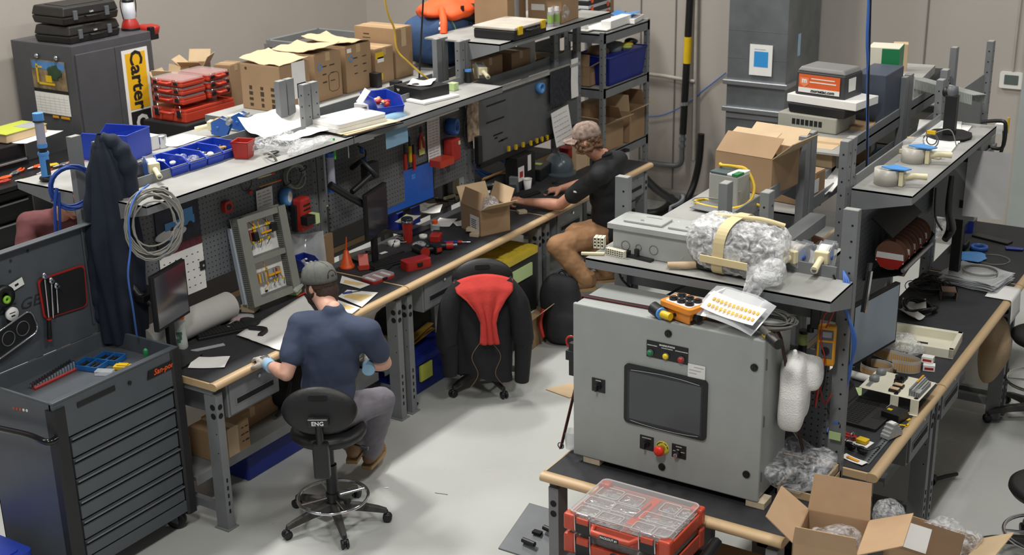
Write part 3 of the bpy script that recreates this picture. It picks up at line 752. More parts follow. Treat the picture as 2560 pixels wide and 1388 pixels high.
bd=MB().add([(.001,bp0.y-TY0,bp0.z-.012),(.001,bp1.y-TY0-.01,bp0.z-.012),(.001,bp1.y-TY0,bp0.z+.036),(.001,bp0.y-TY0+.012,bp0.z+.036),(.006,bp0.y-TY0,bp0.z-.012),(.006,bp1.y-TY0-.01,bp0.z-.012),(.006,bp1.y-TY0,bp0.z+.036),(.006,bp0.y-TY0+.012,bp0.z+.036)],[(0,3,2,1),(4,5,6,7),(0,1,5,4),(1,2,6,5),(2,3,7,6),(3,0,4,7)]).build('badge',m_black,t)
RYZ=Matrix(((0,0,1,0),(1,0,0,0),(0,1,0,0),(0,0,0,1)))
MB().text('San-pon',.046,Matrix.Translation((.007,(bp0.y+bp1.y)/2-TY0,bp0.z+.012))@RYZ,bold=.018,shear=.3).build('badge_lettering',m_orange,bd)
q0,q1=PX(193,1016,TX),PX(288,982,TX)
MB().b0(.001,q0.y-TY0,q0.z-.008,.005,q1.y-TY0,q0.z+.020).build('name_strip',m_black,t)
q=PX(323,957,TX);MB().cyl((0,q.y-TY0,q.z),(.008,q.y-TY0,q.z),.011,n=14).build('lock',m_black,t)
hd=MB();a=PY(0,1072,TY0-.07);b=PY(70,1088,TY0-.07);c=PY(118,1106,TY0-.06);d_=PY(141,1098,TY0-.01)
hd.tube([p-V((TX,TY0,0)) for p in(a+(a-b)*1.2,a,b,c,d_)],.017,10,sub=4);hd.build('side_handle',mat('gloss_black','0e0e10',.15,var=0),t)
mb=MB()
for k in range(5):
 q=PY(34+k*8.2,1021+k*1.5,TY0-.002);mb.cyl((q.x-TX,-.003,q.z),(q.x-TX,0,q.z),.008,n=12,m=0 if k<3 else 1)
mb.build('round_sticker',[mat('sticker_red','b5543f',.6,var=.2,scale=80),m_white],t)
for k,(x,y) in enumerate(((-.08,.08),(-.08,W-.07),(-TD+.08,.08),(-TD+.08,W-.07))):
 cs=MB();cs.b0(x-.04,y-.05,TZ0-.012,x+.04,y+.05,TZ0);cs.b0(x-.03,y-.033,.05,x+.03,y-.028,TZ0-.01);cs.b0(x-.03,y+.028,.05,x+.03,y+.033,TZ0-.01)
 co=cs.build('caster',m_steel_d,t)
 MB().lathe([(.045,-.022),(.056,-.018),(.0585,0),(.056,.018),(.045,.022)],X=TR((x-.01,y,.0585),rx=pi/2,rz=.5)).build('wheel',m_cable_k,co)
lx=-TD
lid=T('x','','',(lx,0,TZ1));lid.name='lid_assembly'
bpy.data.objects.remove(lid)
HZ=1.80-TZ1
ld=MB();ld.b0(lx-.01,0,TZ1,lx,W,TZ1+HZ);ld.b0(lx,0,TZ1+HZ-.008,lx+.045,W,TZ1+HZ);ld.b0(lx,W-.008,TZ1+.02,lx+.045,W,TZ1+HZ);ld.b0(lx,0,TZ1+.02,lx+.045,.008,TZ1+HZ)
ld.b0(lx,W-.095,TZ1+.06,lx+.012,W-.085,TZ1+HZ-.02)
lid=ld.build('lid',m_tool,t,bevel=.003)
def LP(px,py,dx=.012):
 p=PX(px,py,TX+lx+dx);return V((lx+dx,p.y-TY0,p.z))
a,b=LP(225,610),LP(252,740)
MB().cyl(a+V((.02,0,0)),b+V((.02,0,0)),.008,n=10).cyl(b+V((.02,0,0)),LP(263,805)+V((.03,0,0)),.005,n=8).build('gas_strut',m_black,lid)
MB().text('AS.GEN',.085,Matrix.Translation(LP(62,762,.002))@RYZ,bold=.0,shear=.25,sx=1.35).build('lid_lettering',mat('lid_letter_dark','2b2e31',.4,var=0),lid)
for q in((27,652),(25,678),(70,628)):MB().cyl(LP(*q,0),LP(*q,.006),.007,n=10).build('bolt',m_black_m,lid)
pa,pb,pc,pd=LP(93,700),LP(211,660),LP(219,765),LP(110,800)
def quadmat(mb,pts,dx,th=.006,m=0,inset=0,z=0):
 c=sum(pts,V())/4;P=[p+(c-p)*inset+V((dx,0,0)) for p in pts]
 vs=[]
 out=[]
 n=4
 for i in range(n):
  p0,p1,p2=P[i-1],P[i],P[(i+1)%n]
  for k in range(5):
   s_=k/4;r_=.12
   out.append((p1+(p0-p1)*r_*(1-s_)**2+(p2-p1)*r_*s_**2))
 N_=len(out)
 mb.add(out+[p+V((th,0,0)) for p in out],[tuple(range(N_)),tuple(reversed(range(N_,2*N_)))]+[(i,N_+i,N_+(i+1)%N_,(i+1)%N_) for i in range(N_)],m)
 return mb
lt=lambda P_:[p+V((TX,TY0,0)) for p in P_]
mt=T('magnetic_mat','black magnetic mat with a red border stuck inside the cabinet lid','mat',(0,0,0))
quadmat(MB(),lt([pa,pd,pc,pb]),-.004,.006).build('red_border',m_red,mt)
quadmat(MB(),lt([pa,pd,pc,pb]),.003,.003,inset=.07).build('black_pad',m_black_m,mt)
for k,(a,b,hnd) in enumerate((((111,690),(122,795),True),((128,702),(133,795),False),((141,715),(145,782),False))):
 A_=PX(*a,TX+lx+.03);B_=PX(*b,TX+lx+.03);d=(B_-A_)
 rr=T('ratchet_wrench',('long chrome ratchet with a red and black handle on the magnetic mat','chrome ratchet with a plain steel handle, middle of three on the mat','smallest chrome ratchet on the magnetic mat')[k],'wrench',A_)
 MB().ell((0,0,0),(.012,.017,.022),14,8).cyl((.0,0,0),(.022,0,0),.009,n=10).build('head',m_chrome,rr)
 MB().tube([d*.05,d*.4,d*.8,d],[.006,.005,.007,.006] if not hnd else.005,8).build('shaft',m_chrome,rr)
 if hnd:
  e=PX(124,852,TX+lx+.03)-A_
  MB().tube([d,d.lerp(e,.3),d.lerp(e,.8),e],[.013,.012,.014,.011],10).build('grip',m_black,rr)
  MB().cyl(d,d.lerp(e,.08),.0145,n=10).cyl(d.lerp(e,.93),e,.0135,n=10).build('red_collar',m_red,rr)
q=PX(5,740,TX+lx+.03);t2=T('tape_roll','large black tape roll hanging inside the cabinet lid','tape',q)
MB().lathe([(.02,0),(.06,0),(.06,.03),(.02,.03),(.02,0)],X=TR((0,0,0),ry=pi/2)).build('roll',m_black,t2)
MB().lathe([(.008,0),(.022,.0),(.022,.012),(.008,.012),(.008,0)],X=TR((.03,.0,-.015),ry=pi/2)).build('lime_core',mat('lime_core','86c232',.5),t2)
q=PX(27,784,TX+lx+.03);t2=T('tape_roll','small white roll with a printed label on the cabinet lid','tape',q)
MB().lathe([(.0,0),(.037,0),(.037,.018),(.0,.018)],X=TR((0,0,0),ry=pi/2)).build('roll',m_white,t2)
MB().b0(.018,-.012,-.014,.0195,.012,-.006).b0(.018,-.02,.006,.0195,.016,.010).build('print',m_black_m,t2)
q=PX(41,712,TX+lx+.013);tag(MB().b0(0,-.045,-.022,.002,.045,.022).b0(.002,-.012,-.006,.003,.012,.006,1).build('paper_sticker',[m_white,m_black_m],loc=q,rot=(radians(12),0,0)),'small white paper sticker with a red heading on the cabinet lid','sticker')
q=PX(28,838,TX+lx+.03);t2=T('chrome_tray','shiny oval chrome tray with two round magnets on the cabinet lid','tray',q,rot=(radians(14),0,0))
MB().prism(rrect(.30,.13,.035),0,.012,X=RYZ@TR()).build('base',m_black,t2,bevel=.003)
MB().tube([RYZ@V((x,y,.014)) for x,y in rrect(.31,.14,.038)],.006,8,closed=True).build('rim',m_chrome,t2)
for y in(-.03,.07):MB().ring((.014,y,0),.04,.003,24,6,axis='X').build('magnet_ring',m_steel_d,t2)
wz=TZ1-.094
a,b=PZ(85,975,wz),PZ(190,925,wz)
t2=T('socket_rail','red rail holding a double row of chrome sockets in the cabinet well','sockets',a)
d=b-a
MB().tube([V((0,0,.006)),d+V((0,0,.006))],.012,6).build('rail',m_red,t2)
perp=V((-d.y,d.x,0)).normalized()
for k in range(15):
 for s_ in(0,1):
  p=d*((k+.5)/15)+perp*.03*s_;h=.026+.034*k/15
  MB().cyl(p+V((0,0,.008)),p+V((0,0,h)),.008+.0015*k/15,n=10).cyl(p+V((0,0,h)),p+V((0,0,h+.001)),.006,n=8,m=1).build('socket',[m_chrome,m_hole],t2)
for k,(px,py,w,h,lab) in enumerate(((228,918,.16,.12,'blue open tray with black inserts in the cabinet well, nearer one'),(275,902,.15,.11,'blue open tray with black inserts in the cabinet well, further one'))):
 q=PZ(px,py,wz);t2=T('parts_tray',lab,'tray',q,radians(14),'trays in the tool cabinet')
 MB().b0(-w/2,-h/2,0,w/2,h/2,.004).b0(-w/2,-h/2,0,-w/2+.006,h/2,.03).b0(w/2-.006,-h/2,0,w/2,h/2,.03).b0(-w/2,-h/2,0,w/2,-h/2+.006,.03).b0(-w/2,h/2-.006,0,w/2,h/2,.03).b0(-.003,-h/2,0,.003,h/2,.026).build('tray',mat('tray_blue','1f5f9e',.4),t2,bevel=.002)
 mb=MB()
 for i in range(5):mb.cyl((-w*.35+i*w*.16,-h*.3,.01),(-w*.3+i*w*.16,h*.3,.012),.008,n=8)
 mb.build('bits',m_black,t2)
q=PZ(308,922,wz)
tag(MB().b0(-.05,-.025,0,.05,.025,.022).b0(-.03,-.018,.022,.03,.018,.03).build('yellow_case',m_yellow,loc=q,rot=(0,0,radians(25)),bevel=.004),'small yellow plastic case at the front rim of the cabinet well','case')
q=PZ(262,936,wz)
tag(MB().b0(-.05,-.025,0,.05,.025,.025).build('clear_case',m_clearp,loc=q,rot=(0,0,radians(25)),bevel=.003),'small clear plastic case beside the yellow case','case')
q=PZ(367,905,wz+.03);t2=T('screwdriver','green handled screwdriver standing in the cabinet corner','screwdriver',q)
MB().cyl((0,0,-.05),(0,0,.0),.003,n=8).build('shaft',m_chrome,t2)
MB().lathe([(.006,0),(.013,.012),(.012,.05),(.014,.07),(.006,.08),(0,.081)]).build('handle',m_green,t2)
q=PZ(105,1360,.27)
t2=T('storage_tote','blue plastic tote lid in the bottom left corner in front of the tool cabinet','tote',(q.x-.28,q.y-.45,0),radians(0))
MB().taper(-.25,-.34,.25,.34,0,.24,1.08).build('body',m_blue_d,t2,bevel=.01)
MB().prism(rrect(.58,.78,.04),.24,.275).prism(rrect(.48,.68,.03),.275,.283).build('lid',mat('lid_blue','2a47b8',.4,var=.15,scale=5),t2,bevel=.005)
# drafting stools
m_seat=mat('stool_polyurethane','1b1b1c',.5,var=.15,bump=.1,bscale=50)
m_dusty=mat('dusty_plastic','3a3936',.6,var=.25,scale=20)
def stool(label,loc,face,ang0,R=.31,seat_z=.60,ring=True,back=True,ring_z=.17):
 """face = direction the sitter looks (radians)"""
 t=T('drafting_stool',label,'stool',(loc[0],loc[1],0),face-pi/2)
 a0=ang0-(face-pi/2)
 MB().lathe([(.0,.085),(.04,.085),(.045,.11),(.03,.14),(.026,.15)],n=20).build('hub',m_dusty,t)
 for k in range(5):
  a=a0+2*pi*k/5;d=V((cos(a),sin(a),0));s_=V((-sin(a),cos(a),0))
  pts=[d*.02+V((0,0,.115)),d*.15+V((0,0,.105)),d*(R-.05)+V((0,0,.085)),d*R+V((0,0,.072))]
  lg=MB();vs=[]
  for i,p in enumerate(pts):
   w=(.032,.026,.021,.017)[i];h=(.025,.022,.018,.014)[i]
   vs+=[p+s_*w-V((0,0,h)),p-s_*w-V((0,0,h)),p-s_*w*.7+V((0,0,h)),p+s_*w*.7+V((0,0,h))]
  fs=[(0,1,2,3),(15,14,13,12)]
  for i in range(3):
   for j in range(4):fs.append((i*4+j,(i+1)*4+j,(i+1)*4+(j+1)%4,i*4+(j+1)%4))
  lg.add(vs,fs);l_=lg.build('leg',m_dusty,t,bevel=.006)
  c=MB();p=d*R
  for o in(-.014,.014):
   c.lathe([(.01,-.008),(.026,-.008),(.028,0),(.026,.008),(.01,.008)],X=TR(p+s_*o+V((0,0,.028)),rz=a)@TR((0,0,0),rx=pi/2),n=16)
  c.ell(p+V((0,0,.04)),(.02,.016,.02),10,6);c.cyl(p+V((0,0,.04)),p+V((0,0,.075)),.007,n=8)
  c.build('caster',m_black,l_)
 MB().cyl((0,0,.12),(0,0,.38),.036,.033,n=20).build('lower_column',m_black,t)
 MB().cyl((0,0,.36),(0,0,seat_z-.05),.022,n=18).build('gas_lift',m_cable_k,t)
 if ring:
  rg=T('footring','','',(0,0,ring_z));rg.parent=t
  for k_ in('label','category'):
   if k_ in rg:del rg[k_]
  MB().ring((0,0,0),.205,.0105,48,10).build('hoop',m_chrome,rg)
  for k in range(4):
   a=.5+pi/2*k;MB().tube([(0.03*cos(a),.03*sin(a),.0),(.2*cos(a),.2*sin(a),0)],.007,8).build('spoke',m_chrome,rg)
  MB().cyl((0,0,-.025),(0,0,.03),.042,n=18).build('collar',m_black,rg)
  MB().cyl((.04,-.02,0),(.085,-.05,0),.01,n=10).cyl((.08,-.047,0),(.1,-.06,0),.02,n=12).build('knob',m_black,rg)
 MB().b0(-.09,-.1,seat_z-.075,.09,.1,seat_z-.045).build('tilt_mechanism',m_black,t,bevel=.01)
 MB().cyl((.05,0,seat_z-.06),(.2,-.04,seat_z-.09),.006,n=8).cyl((.19,-.04,seat_z-.087),(.23,-.05,seat_z-.095),.012,n=8).build('lever',m_black,t)
 MB().lathe([(0,-.05),(.15,-.05),(.2,-.035),(.218,-.01),(.215,.012),(.19,.024),(.12,.012),(0,.004)],X=TR((0,0.0,seat_z),s=(1.0,.95,1)),n=40).build('seat',m_seat,t)
 if back:
  MB().tube([(0,-.08,seat_z-.06),(0,-.24,seat_z-.05),(0,-.275,seat_z+.02),(0,-.28,seat_z+.2)],.022,8,sub=4).build('spine',m_black,t)
  MB().b0(-.045,-.30,seat_z-.16,.045,-.245,seat_z+.06).build('spine_housing',m_black,t,bevel=.012)
  MB().b0(-.06,-.315,seat_z+.17,.06,-.262,seat_z+.215).build('backrest_bracket',m_black,t,bevel=.008)
  X=TR((0,-.245,seat_z+.235),rx=pi/2+radians(-8))
  bk=MB().lathe([(0,.022),(.1,.020),(.17,.012),(.205,-.002),(.212,-.018),(.2,-.03),(.1,-.036),(0,-.036)],X=X@Matrix.Diagonal((1,.66,1,1)),n=44)
  bo=bk.build('backrest',m_seat,t)
  MB().prism(rrect(.105,.03,.014),.017,.026,X=X@TR((0,.085,0))).build('hand_slot',m_hole,bo)
 return t
st1=stool('black drafting stool with white ENG lettering under the man in the blue t-shirt',(-4.63,5.25),radians(121),radians(-112))
bb=[c for c in st1.children if c.name.startswith('backrest_bracket')][0]
MB().text('ENG',.034,Matrix.Translation((0,-.3157,.60+.192))@rotm(pi/2),bold=.02).build('white_lettering',MATS['label_white'],bb)
C2=PZ(1208,958,.0)
st2=stool('black drafting stool with a black jacket and a red garment hung over its back',(C2.x,C2.y),radians(128),radians(-100),seat_z=.66)
C3=PZ(1540,700,0)
C4=PZ(2538,1045,0)
st4=stool('black stool with a chrome foot ring at the right edge by the far bench',(C4.x+.12,C4.y),radians(170),radians(-150),seat_z=.62,back=False,ring_z=.3)
C5=PZ(2590,1400,0)
st5=stool('black stool mostly outside the frame at the right edge',(C5.x+.02,C5.y),radians(170),radians(-170),seat_z=.45,back=True)
# people
def frame(z,y):
 z=V(z).normalized();y=V(y);y=(y-z*y.dot(z)).normalized();x=y.cross(z)
 return Matrix(((x.x,y.x,z.x,0),(x.y,y.y,z.y,0),(x.z,y.z,z.z,0),(0,0,0,1)))
def hand(mb,wr,d,pn,side,curl=(.35,.4,.35),spread=.10,s=1.0,thumb=.6,rr=1.0):
 """wr wrist, d direction of the fingers, pn palm normal (out of the palm), side +1 if thumb lies on d x pn side"""
 d=V(d).normalized();pn=V(pn);pn=(pn-d*pn.dot(d)).normalized();ac=d.cross(pn)*side
 wr=V(wr)
 kn=[]
 for i in range(4):
  o=(.031,.011,-.010,-.030)[i]*s
  k=wr+d*(.088,.092,.088,.080)[i]*s+ac*o+pn*(-.004*s)
  kn.append(k)
  mb.cap(wr+ac*o*.55+d*.012*s,k,.0165*s*rr,.0125*s*rr)
 mb.cap(kn[0]-d*.03*s,kn[3]-d*.025*s,.015*s*rr,.014*s*rr)
 for i in range(4):
  L3=((.040,.025,.020),(.045,.028,.021),(.041,.026,.020),(.032,.020,.017))[i]
  p=kn[i];a=0;dd=(d+ac*(.5-i/3.)*2*spread*.6).normalized()
  for j in range(3):
   a+=curl[j]*(1+.12*i)
   v_=dd*cos(a)+pn*sin(a);q=p+v_*L3[j]*s
   mb.cap(p,q,(.0098,.0088,.0080)[j]*s*rr,(.0088,.0080,.0070)[j]*s*rr,10);p=q
 p=wr+d*.025*s+ac*.026*s+pn*.006*s
 v_=(d*.62+ac*.75+pn*thumb*.6).normalized();q=p+v_*.042*s
 mb.cap(p,q,.0155*s*rr,.011*s*rr,10)
 v2=(d*.9+ac*.25+pn*thumb*.8).normalized();q2=q+v2*.032*s;mb.cap(q,q2,.0105*s*rr,.0095*s*rr,10)
 v3=(d*.95+pn*thumb).normalized();mb.cap(q2,q2+v3*.025*s,.0095*s*rr,.008*s*rr,10)
 return mb
def head(mb,c,fw,up,s=1.0):
 X=Matrix.Translation(V(c))@frame(up,fw)
 e=lambda p,r,n=20,k=14:mb.ell((0,0,0),[q*s for q in r],n,k,X=X@Matrix.Translation(V(p)*s))
 e((0,-.012,.030),(.076,.094,.088));e((0,.020,-.020),(.064,.074,.070));e((0,.040,-.065),(.044,.042,.036))
 e((0,.066,.020),(.048,.024,.016));e((0,.080,-.042),(.024,.016,.010));e((0,.078,-.078),(.022,.018,.016))
 for sx in(-1,1):
  e((sx*.047,.060,-.020),(.020,.020,.022));e((sx*.030,.083,.006),(.012,.008,.009),12,8)
  mb.ell((0,0,0),(.010*s,.018*s,.029*s),14,10,X=X@TR((sx*.079*s,-.006*s,-.008*s),rx=.2,rz=-sx*.35))
  e((sx*.058,.0,-.055),(.018,.03,.03))
 p=lambda x,y,z:X@(V((x,y,z))*s)
 mb.cap(p(0,.086,.012),p(0,.108,-.020),.008*s,.012*s);mb.cap(p(-.01,.098,-.026),p(.01,.098,-.026),.009*s,.009*s)
 return X
def limb(mb,pts,rs):
 for i in range(len(pts)-1):mb.cap(pts[i],pts[i+1],rs[i],rs[i+1],16)
def torso(mb,pel,nk,shL,shR,g=0.,low=True,w=1.0):
 pel=V(pel);nk=V(nk);up=(nk-pel);Lg=up.length;rt=(V(shR)-V(shL)).normalized();fw=up.normalized().cross(rt)
 X=frame(up,fw)
 def e(k,r,off=0):
  mb.ell((0,0,0),(r[0]*w+g,r[1]+g,r[2]+g*.5),22,14,X=Matrix.Translation(pel.lerp(nk,k)+fw*off)@X)
 if low:e(.02,(.165,.125,.12),.01)
 e(.25,(.145,.112,.16),.012);e(.5,(.158,.115,.17),.004);e(.72,(.172,.112,.15),-.006)
 a=pel.lerp(nk,.86)
 mb.cap(V(shL),V(shR),.062+g,.062+g);mb.cap(a,V(shL),.085+g,.064+g);mb.cap(a,V(shR),.085+g,.064+g)
 mb.cap(a,nk,.095+g,.06+g*.5)
 return fw
def mid(a,b,k):return V(a).lerp(V(b),k)
m_navy=mat('navy_tshirt','38435a',.85,var=.05,bump=.12,bscale=14)
m_blk=mat('black_polo','17191c',.8,var=.1,bump=.12,bscale=14)
m_khaki=mat('tan_trousers','9a7350',.85,var=.08,bump=.15,bscale=16)
m_grey_tr=mat('grey_trousers','75727a',.85,var=.08,bump=.15,bscale=16)
m_maroon=mat('maroon_shirt','653739',.85,var=.05,bump=.12,bscale=14)
m_hair=mat('brown_hair','3d2c22',.7,var=.3,scale=60,bump=.6,bscale=140)
m_hair2=mat('curly_light_brown_hair','6e5138',.75,var=.35,scale=70,bump=.8,bscale=90)
m_cap=mat('grey_cap_cloth','63655f',.85,var=.12,scale=40)
m_camo=mat('camo_cap','8f7c70',.85,var=.55,scale=26)
m_glove=mat('pale_grey_glove','a9a39b',.85,var=.12,scale=60)
m_cuff=mat('blue_glove_cuff','8db3cc',.85,var=.08)
m_boot=mat('tan_boot_leather','7a5a3c',.7,var=.2)
m_sole=mat('boot_sole','9a7d54',.7,var=.15)
def shoe(par,ank,toe,m,ms):
 ank=V(ank);toe=V(toe);d=(toe-ank);d.z=0;d.normalize();zb=min(ank.z-.08,toe.z-.02)
 X=Matrix.Translation((ank.x,ank.y,zb))@frame((0,0,1),d)
 u=MB().ell((0,0,0),(.045,.07,.07),16,10,X=X@TR((0,-.005,.075))).ell((0,0,0),(.046,.125,.045),18,10,X=X@TR((0,.075,.045))).ell((0,0,0),(.042,.06,.04),18,10,X=X@TR((0,.15,.042))).cyl(X@V((0,-.01,.07)),X@V((0,-.015,.14)),.048,.05)
 o=u.build('shoe',m,par,rem=.008,smooth=3)
 MB().prism([(-.035,-.07),(.035,-.07),(.045,.05),(.05,.13),(.03,.205),(-.03,.205),(-.05,.13),(-.045,.05)],0,.022,X=X).build('shoe_sole',ms,o,bevel=.008)
O=V((-4.63,5.25,0))
pr=T('person','man in blue t-shirt, grey cap and gloves seated with his back to the camera','person',O)
rel=lambda p:V(p)-O
hipc=V((-4.66,5.27,.70));fdir=V((-.42,.90,0)).normalized();rdir=V((.90,.42,0)).normalized()
shL=rel(PZ(752,812,1.22));shR=rel(PZ(920,832,1.20))
nk=(shL+shR)/2+V((-.02,.03,.095));pel=hipc-O
hL,hR=pel-rdir*.09,pel+rdir*.09
elL=rel(PZ(716,936,.985));wrL=rel(PZ(672,912,.985));elR=rel(PZ(962,908,.97));wrR=rel(PZ(915,925,.97))+V((-.02,.05,0))
hc=rel(PZ(800,712,1.40));hf=V((-.97,.06,-.26)).normalized();hu=V((-.24,.04,1)).normalized()
knL=pel+V((-.30,.34,-.02));knR=rel(PZ(928,985,.60));knR=V((.07,.42,.64));akL=V((-.18,.42,.26));akR=rel(PZ(925,1120,.20));akR=V((akR.x-.02,akR.y+.02,.15))
bd=MB();torso(bd,pel,nk,shL,shR,-.01)
head(bd,hc,hf,hu);bd.cap(nk-V((0,0,.03)),hc+V((.02,-.02,-.06)),.062,.056)
for s_,e_,w_ in((shL,elL,wrL),(shR,elR,wrR)):
 limb(bd,[s_,mid(s_,e_,.5),e_,mid(e_,w_,.35),w_],[.056,.050,.041,.043,.028])
for h_,k_,a_ in((hL,knL,akL),(hR,knR,akR)):
 limb(bd,[h_,k_,mid(k_,a_,.35),a_],[.08,.055,.055,.038])
bd.build('body',m_skin_p,pr,rem=.007,smooth=4)
sh=MB();torso(sh,pel,nk-V((0,0,.015)),shL,shR,.016)
for s_,e_ in((shL,elL),(shR,elR)):sh.cap(s_,mid(s_,e_,.62),.075,.072,18)
sh.ell((0,0,0),(.185,.15,.10),22,12,X=Matrix.Translation(pel+V((0,0,.02)))@frame((0,0,1),fdir))
sh.cap(mid(shL,shR,.5)-V((0,0,.06)),pel+V((0,0,.12)),.12,.11,20)
sh.build('t_shirt',m_navy,pr,rem=.010,smooth=16,disp=(.014,.11))
MB().tube([nk+V((.062*cos(a),.060*sin(a),-.018)) for a in[2*pi*i/18 for i in range(18)]],.010,8,closed=True).build('collar',m_navy,pr)
tr=MB();tr.ell((0,0,0),(.18,.14,.10),22,12,X=Matrix.Translation(pel-V((0,0,.03)))@frame((0,0,1),fdir))
for h_,k_,a_ in((hL,knL,akL),(hR,knR,akR)):limb(tr,[h_,k_,mid(k_,a_,.4),mid(k_,a_,.93)],[.105,.078,.078,.066])
tr.build('trousers',m_grey_tr,pr,rem=.010,smooth=4,disp=(.014,.07))
shoe(pr,akL,akL+V((-.1,.2,-.05)),m_boot,m_sole);shoe(pr,akR,akR+V((.06,-.0,0))+V((-.12,.2,-.06)),m_boot,m_sole)
gd=(rel(PZ(625,868,.985))-wrL)
g=MB();hand(g,wrL+gd.normalized()*.01,gd,(-.25,.1,-1),1,curl=(.30,.45,.4),spread=.14,rr=1.18,s=1.02);g.cap(wrL-gd.normalized()*.02,wrL+gd.normalized()*.03,.034,.033)
go=g.build('glove',m_glove,pr,rem=.0045,smooth=2)
MB().cyl(wrL-gd.normalized()*.045,wrL+gd.normalized()*.012,.036,.037,n=20).build('glove_cuff',m_cuff,go,bevel=.004)
gx=Matrix.Translation(wrL+gd.normalized()*.06+V((0,0,.024)))@frame((0.05,-.1,1),gd)
MB().b0(-.020,-.02,0,-.006,.0,.004,0,gx).b0(.008,-.02,0,.022,.0,.004,0,gx).b0(-.024,.006,0,.024,.012,.004,0,gx).build('glove_print',m_steel_d,go)
g=MB();gd=V((-.55,.75,.1));hand(g,wrR+gd*.01,gd,(-.8,-.3,-.4),-1,curl=(.5,.6,.5),rr=1.18);go=g.build('glove',m_glove,pr,rem=.0045,smooth=2)
MB().cyl(wrR-gd*.05,wrR+gd*.01,.036,.037,n=20).build('glove_cuff',m_cuff,go,bevel=.004)
HX=Matrix.Translation(hc)@frame(hu,hf)
hr=MB();hr.ell((0,0,0),(.083,.095,.085),24,14,X=HX@TR((0,-.020,.02)),nz=.10,ns=30);hr.ell((0,0,0),(.074,.058,.075),20,12,X=HX@TR((0,-.050,-.035)),nz=.14,ns=34);hr.ell((0,0,0),(.062,.045,.05),20,12,X=HX@TR((0,-.052,-.075)),nz=.2,ns=34)
for sx in(-1,1):hr.ell((0,0,0),(.012,.03,.04),12,8,X=HX@TR((sx*.075,.012,-.02)),nz=.1)
hr.build('hair',m_hair,pr)
br=MB()
for sx in(-1,1):br.ell((0,0,0),(.016,.034,.045),14,10,X=HX@TR((sx*.053,.038,-.06),rx=.3),nz=.15,ns=30)
br.ell((0,0,0),(.048,.036,.034),18,10,X=HX@TR((0,.060,-.088)),nz=.15,ns=30).ell((0,0,0),(.03,.014,.01),12,8,X=HX@TR((0,.088,-.040)),nz=.1)
br.build('beard',m_hair,pr,rem=.005,smooth=1)
cp=MB()
prof=[(.100,0),(.101,.02),(.097,.05),(.084,.082),(.058,.104),(.025,.113),(0,.115)]
cp.lathe(prof,X=HX@TR((0,-.006,.022),rx=radians(4))@Matrix.Diagonal((.90,1.12,1,1)),n=36)
co=cp.build('cap',m_cap,pr,solid=.003)
bm=MB();
def brim(u,v):
 a=(u-.5)*2.2;r=.098+v*.075*cos(a*.72)
 return HX@TR((0,-.004,.026))@V((r*sin(a)*.90,r*cos(a)*1.06,-.10*v*.25-.018*abs(sin(a))**2*v))
bm.surf(brim,20,6);bm.build('cap_brim',m_cap,co,solid=.004)
MB().ell((0,0,0),(.008,.008,.005),10,6,X=HX@TR((0,-.006,.138))).build('cap_button',m_cap,co)
for k in range(6):
 a=k*pi/3+.5;MB().tube([HX@TR((0,-.006,.0225))@V((r*cos(a)*.905,r*sin(a)*1.125,z)) for r,z in prof],.0012,5).build('cap_seam',m_steel_d if k%2 else m_cap,co)
mb=MB();
for i in range(13):
 a0,a1=pi*i/13,pi*(i+1)/13
ox=HX@TR((0,-.006,.022))
vs=[ox@V((0,-.108,.024))];
def capsurf(a,z):
 r=lerpl([.101,.101,.100,.097,.091,.084],max(0,min(.999,z/.082)));return ox@V((r*sin(a)*.90*1.02,-r*cos(a)*1.12*1.02,z))
half=[capsurf(.42*cos(pi*i/12),.016+.046*sin(pi*i/12)) for i in range(13)]
cc=capsurf(0,.022)
vs=[cc]+half;mb.add(vs,[(0,i+1,i+2) for i in range(12)]);mb.build('cap_opening',m_hair,co)
O=V((-4.50,8.78,0))
pr2=T('person','man in black polo shirt, tan trousers and camouflage cap at the far bench','person',O)
rel=lambda p:V(p)-O
shL=rel(PZ(1500,438,1.32));hc=rel(PZ(1467,352,1.545));pel=rel(PZ(1528,575,.78));
fd=V((-.97,-.22,0)).normalized();ld=V((.22,-.97,0)).normalized()*-1
shR=shL+V((-.05,.38,.02));nk=(shL+shR)/2+V((-.05,-.0,.09))
elL=rel(PZ(1400,512,1.02));wrL=rel(PZ(1312,505,1.01));hdL=rel(PZ(1280,500,1.02))
elR=rel(PZ(1435,470,1.0))+V((.1,.02,.05));wrR=rel(PZ(1402,472,.99));hdR=rel(PZ(1365,480,.97))
knL=rel(PX(1392,615,-4.92));ankL=rel(PX(1468,700,-4.72));toL=ankL+V((-.05,-.15,-.05))
knR=knL+V((.0,.28,.02));ankR=ankL+V((.05,.25,0));hL=pel+V((-.02,-.09,0));hR=pel+V((.02,.09,0))
hf=V((-.93,-.30,-.20)).normalized();hu=V((-.14,-.05,1)).normalized()
bd=MB();torso(bd,pel,nk,shL,shR,-.01);head(bd,hc,hf,hu,1.03);bd.cap(nk-V((0,0,.03)),hc+V((.03,.01,-.07)),.060,.053)
limb(bd,[shL,mid(shL,elL,.5),elL,mid(elL,wrL,.3),wrL],[.056,.050,.044,.046,.029])
limb(bd,[shR,mid(shR,elR,.5),elR,mid(elR,wrR,.3),wrR],[.056,.050,.042,.044,.029])
hand(bd,wrL,hdL-wrL,(-.1,.1,-1),-1,curl=(.85,.95,.7),spread=.05,s=1.08)
hand(bd,wrR,hdR-wrR,(-.1,0,-1),1,curl=(.35,.5,.4),spread=.12,s=1.05)
for h_,k_,a_ in((hL,knL,ankL),(hR,knR,ankR)):limb(bd,[h_,k_,mid(k_,a_,.35),a_],[.08,.055,.055,.038])
bd.build('body',m_skin,pr2,rem=.0055,smooth=3)
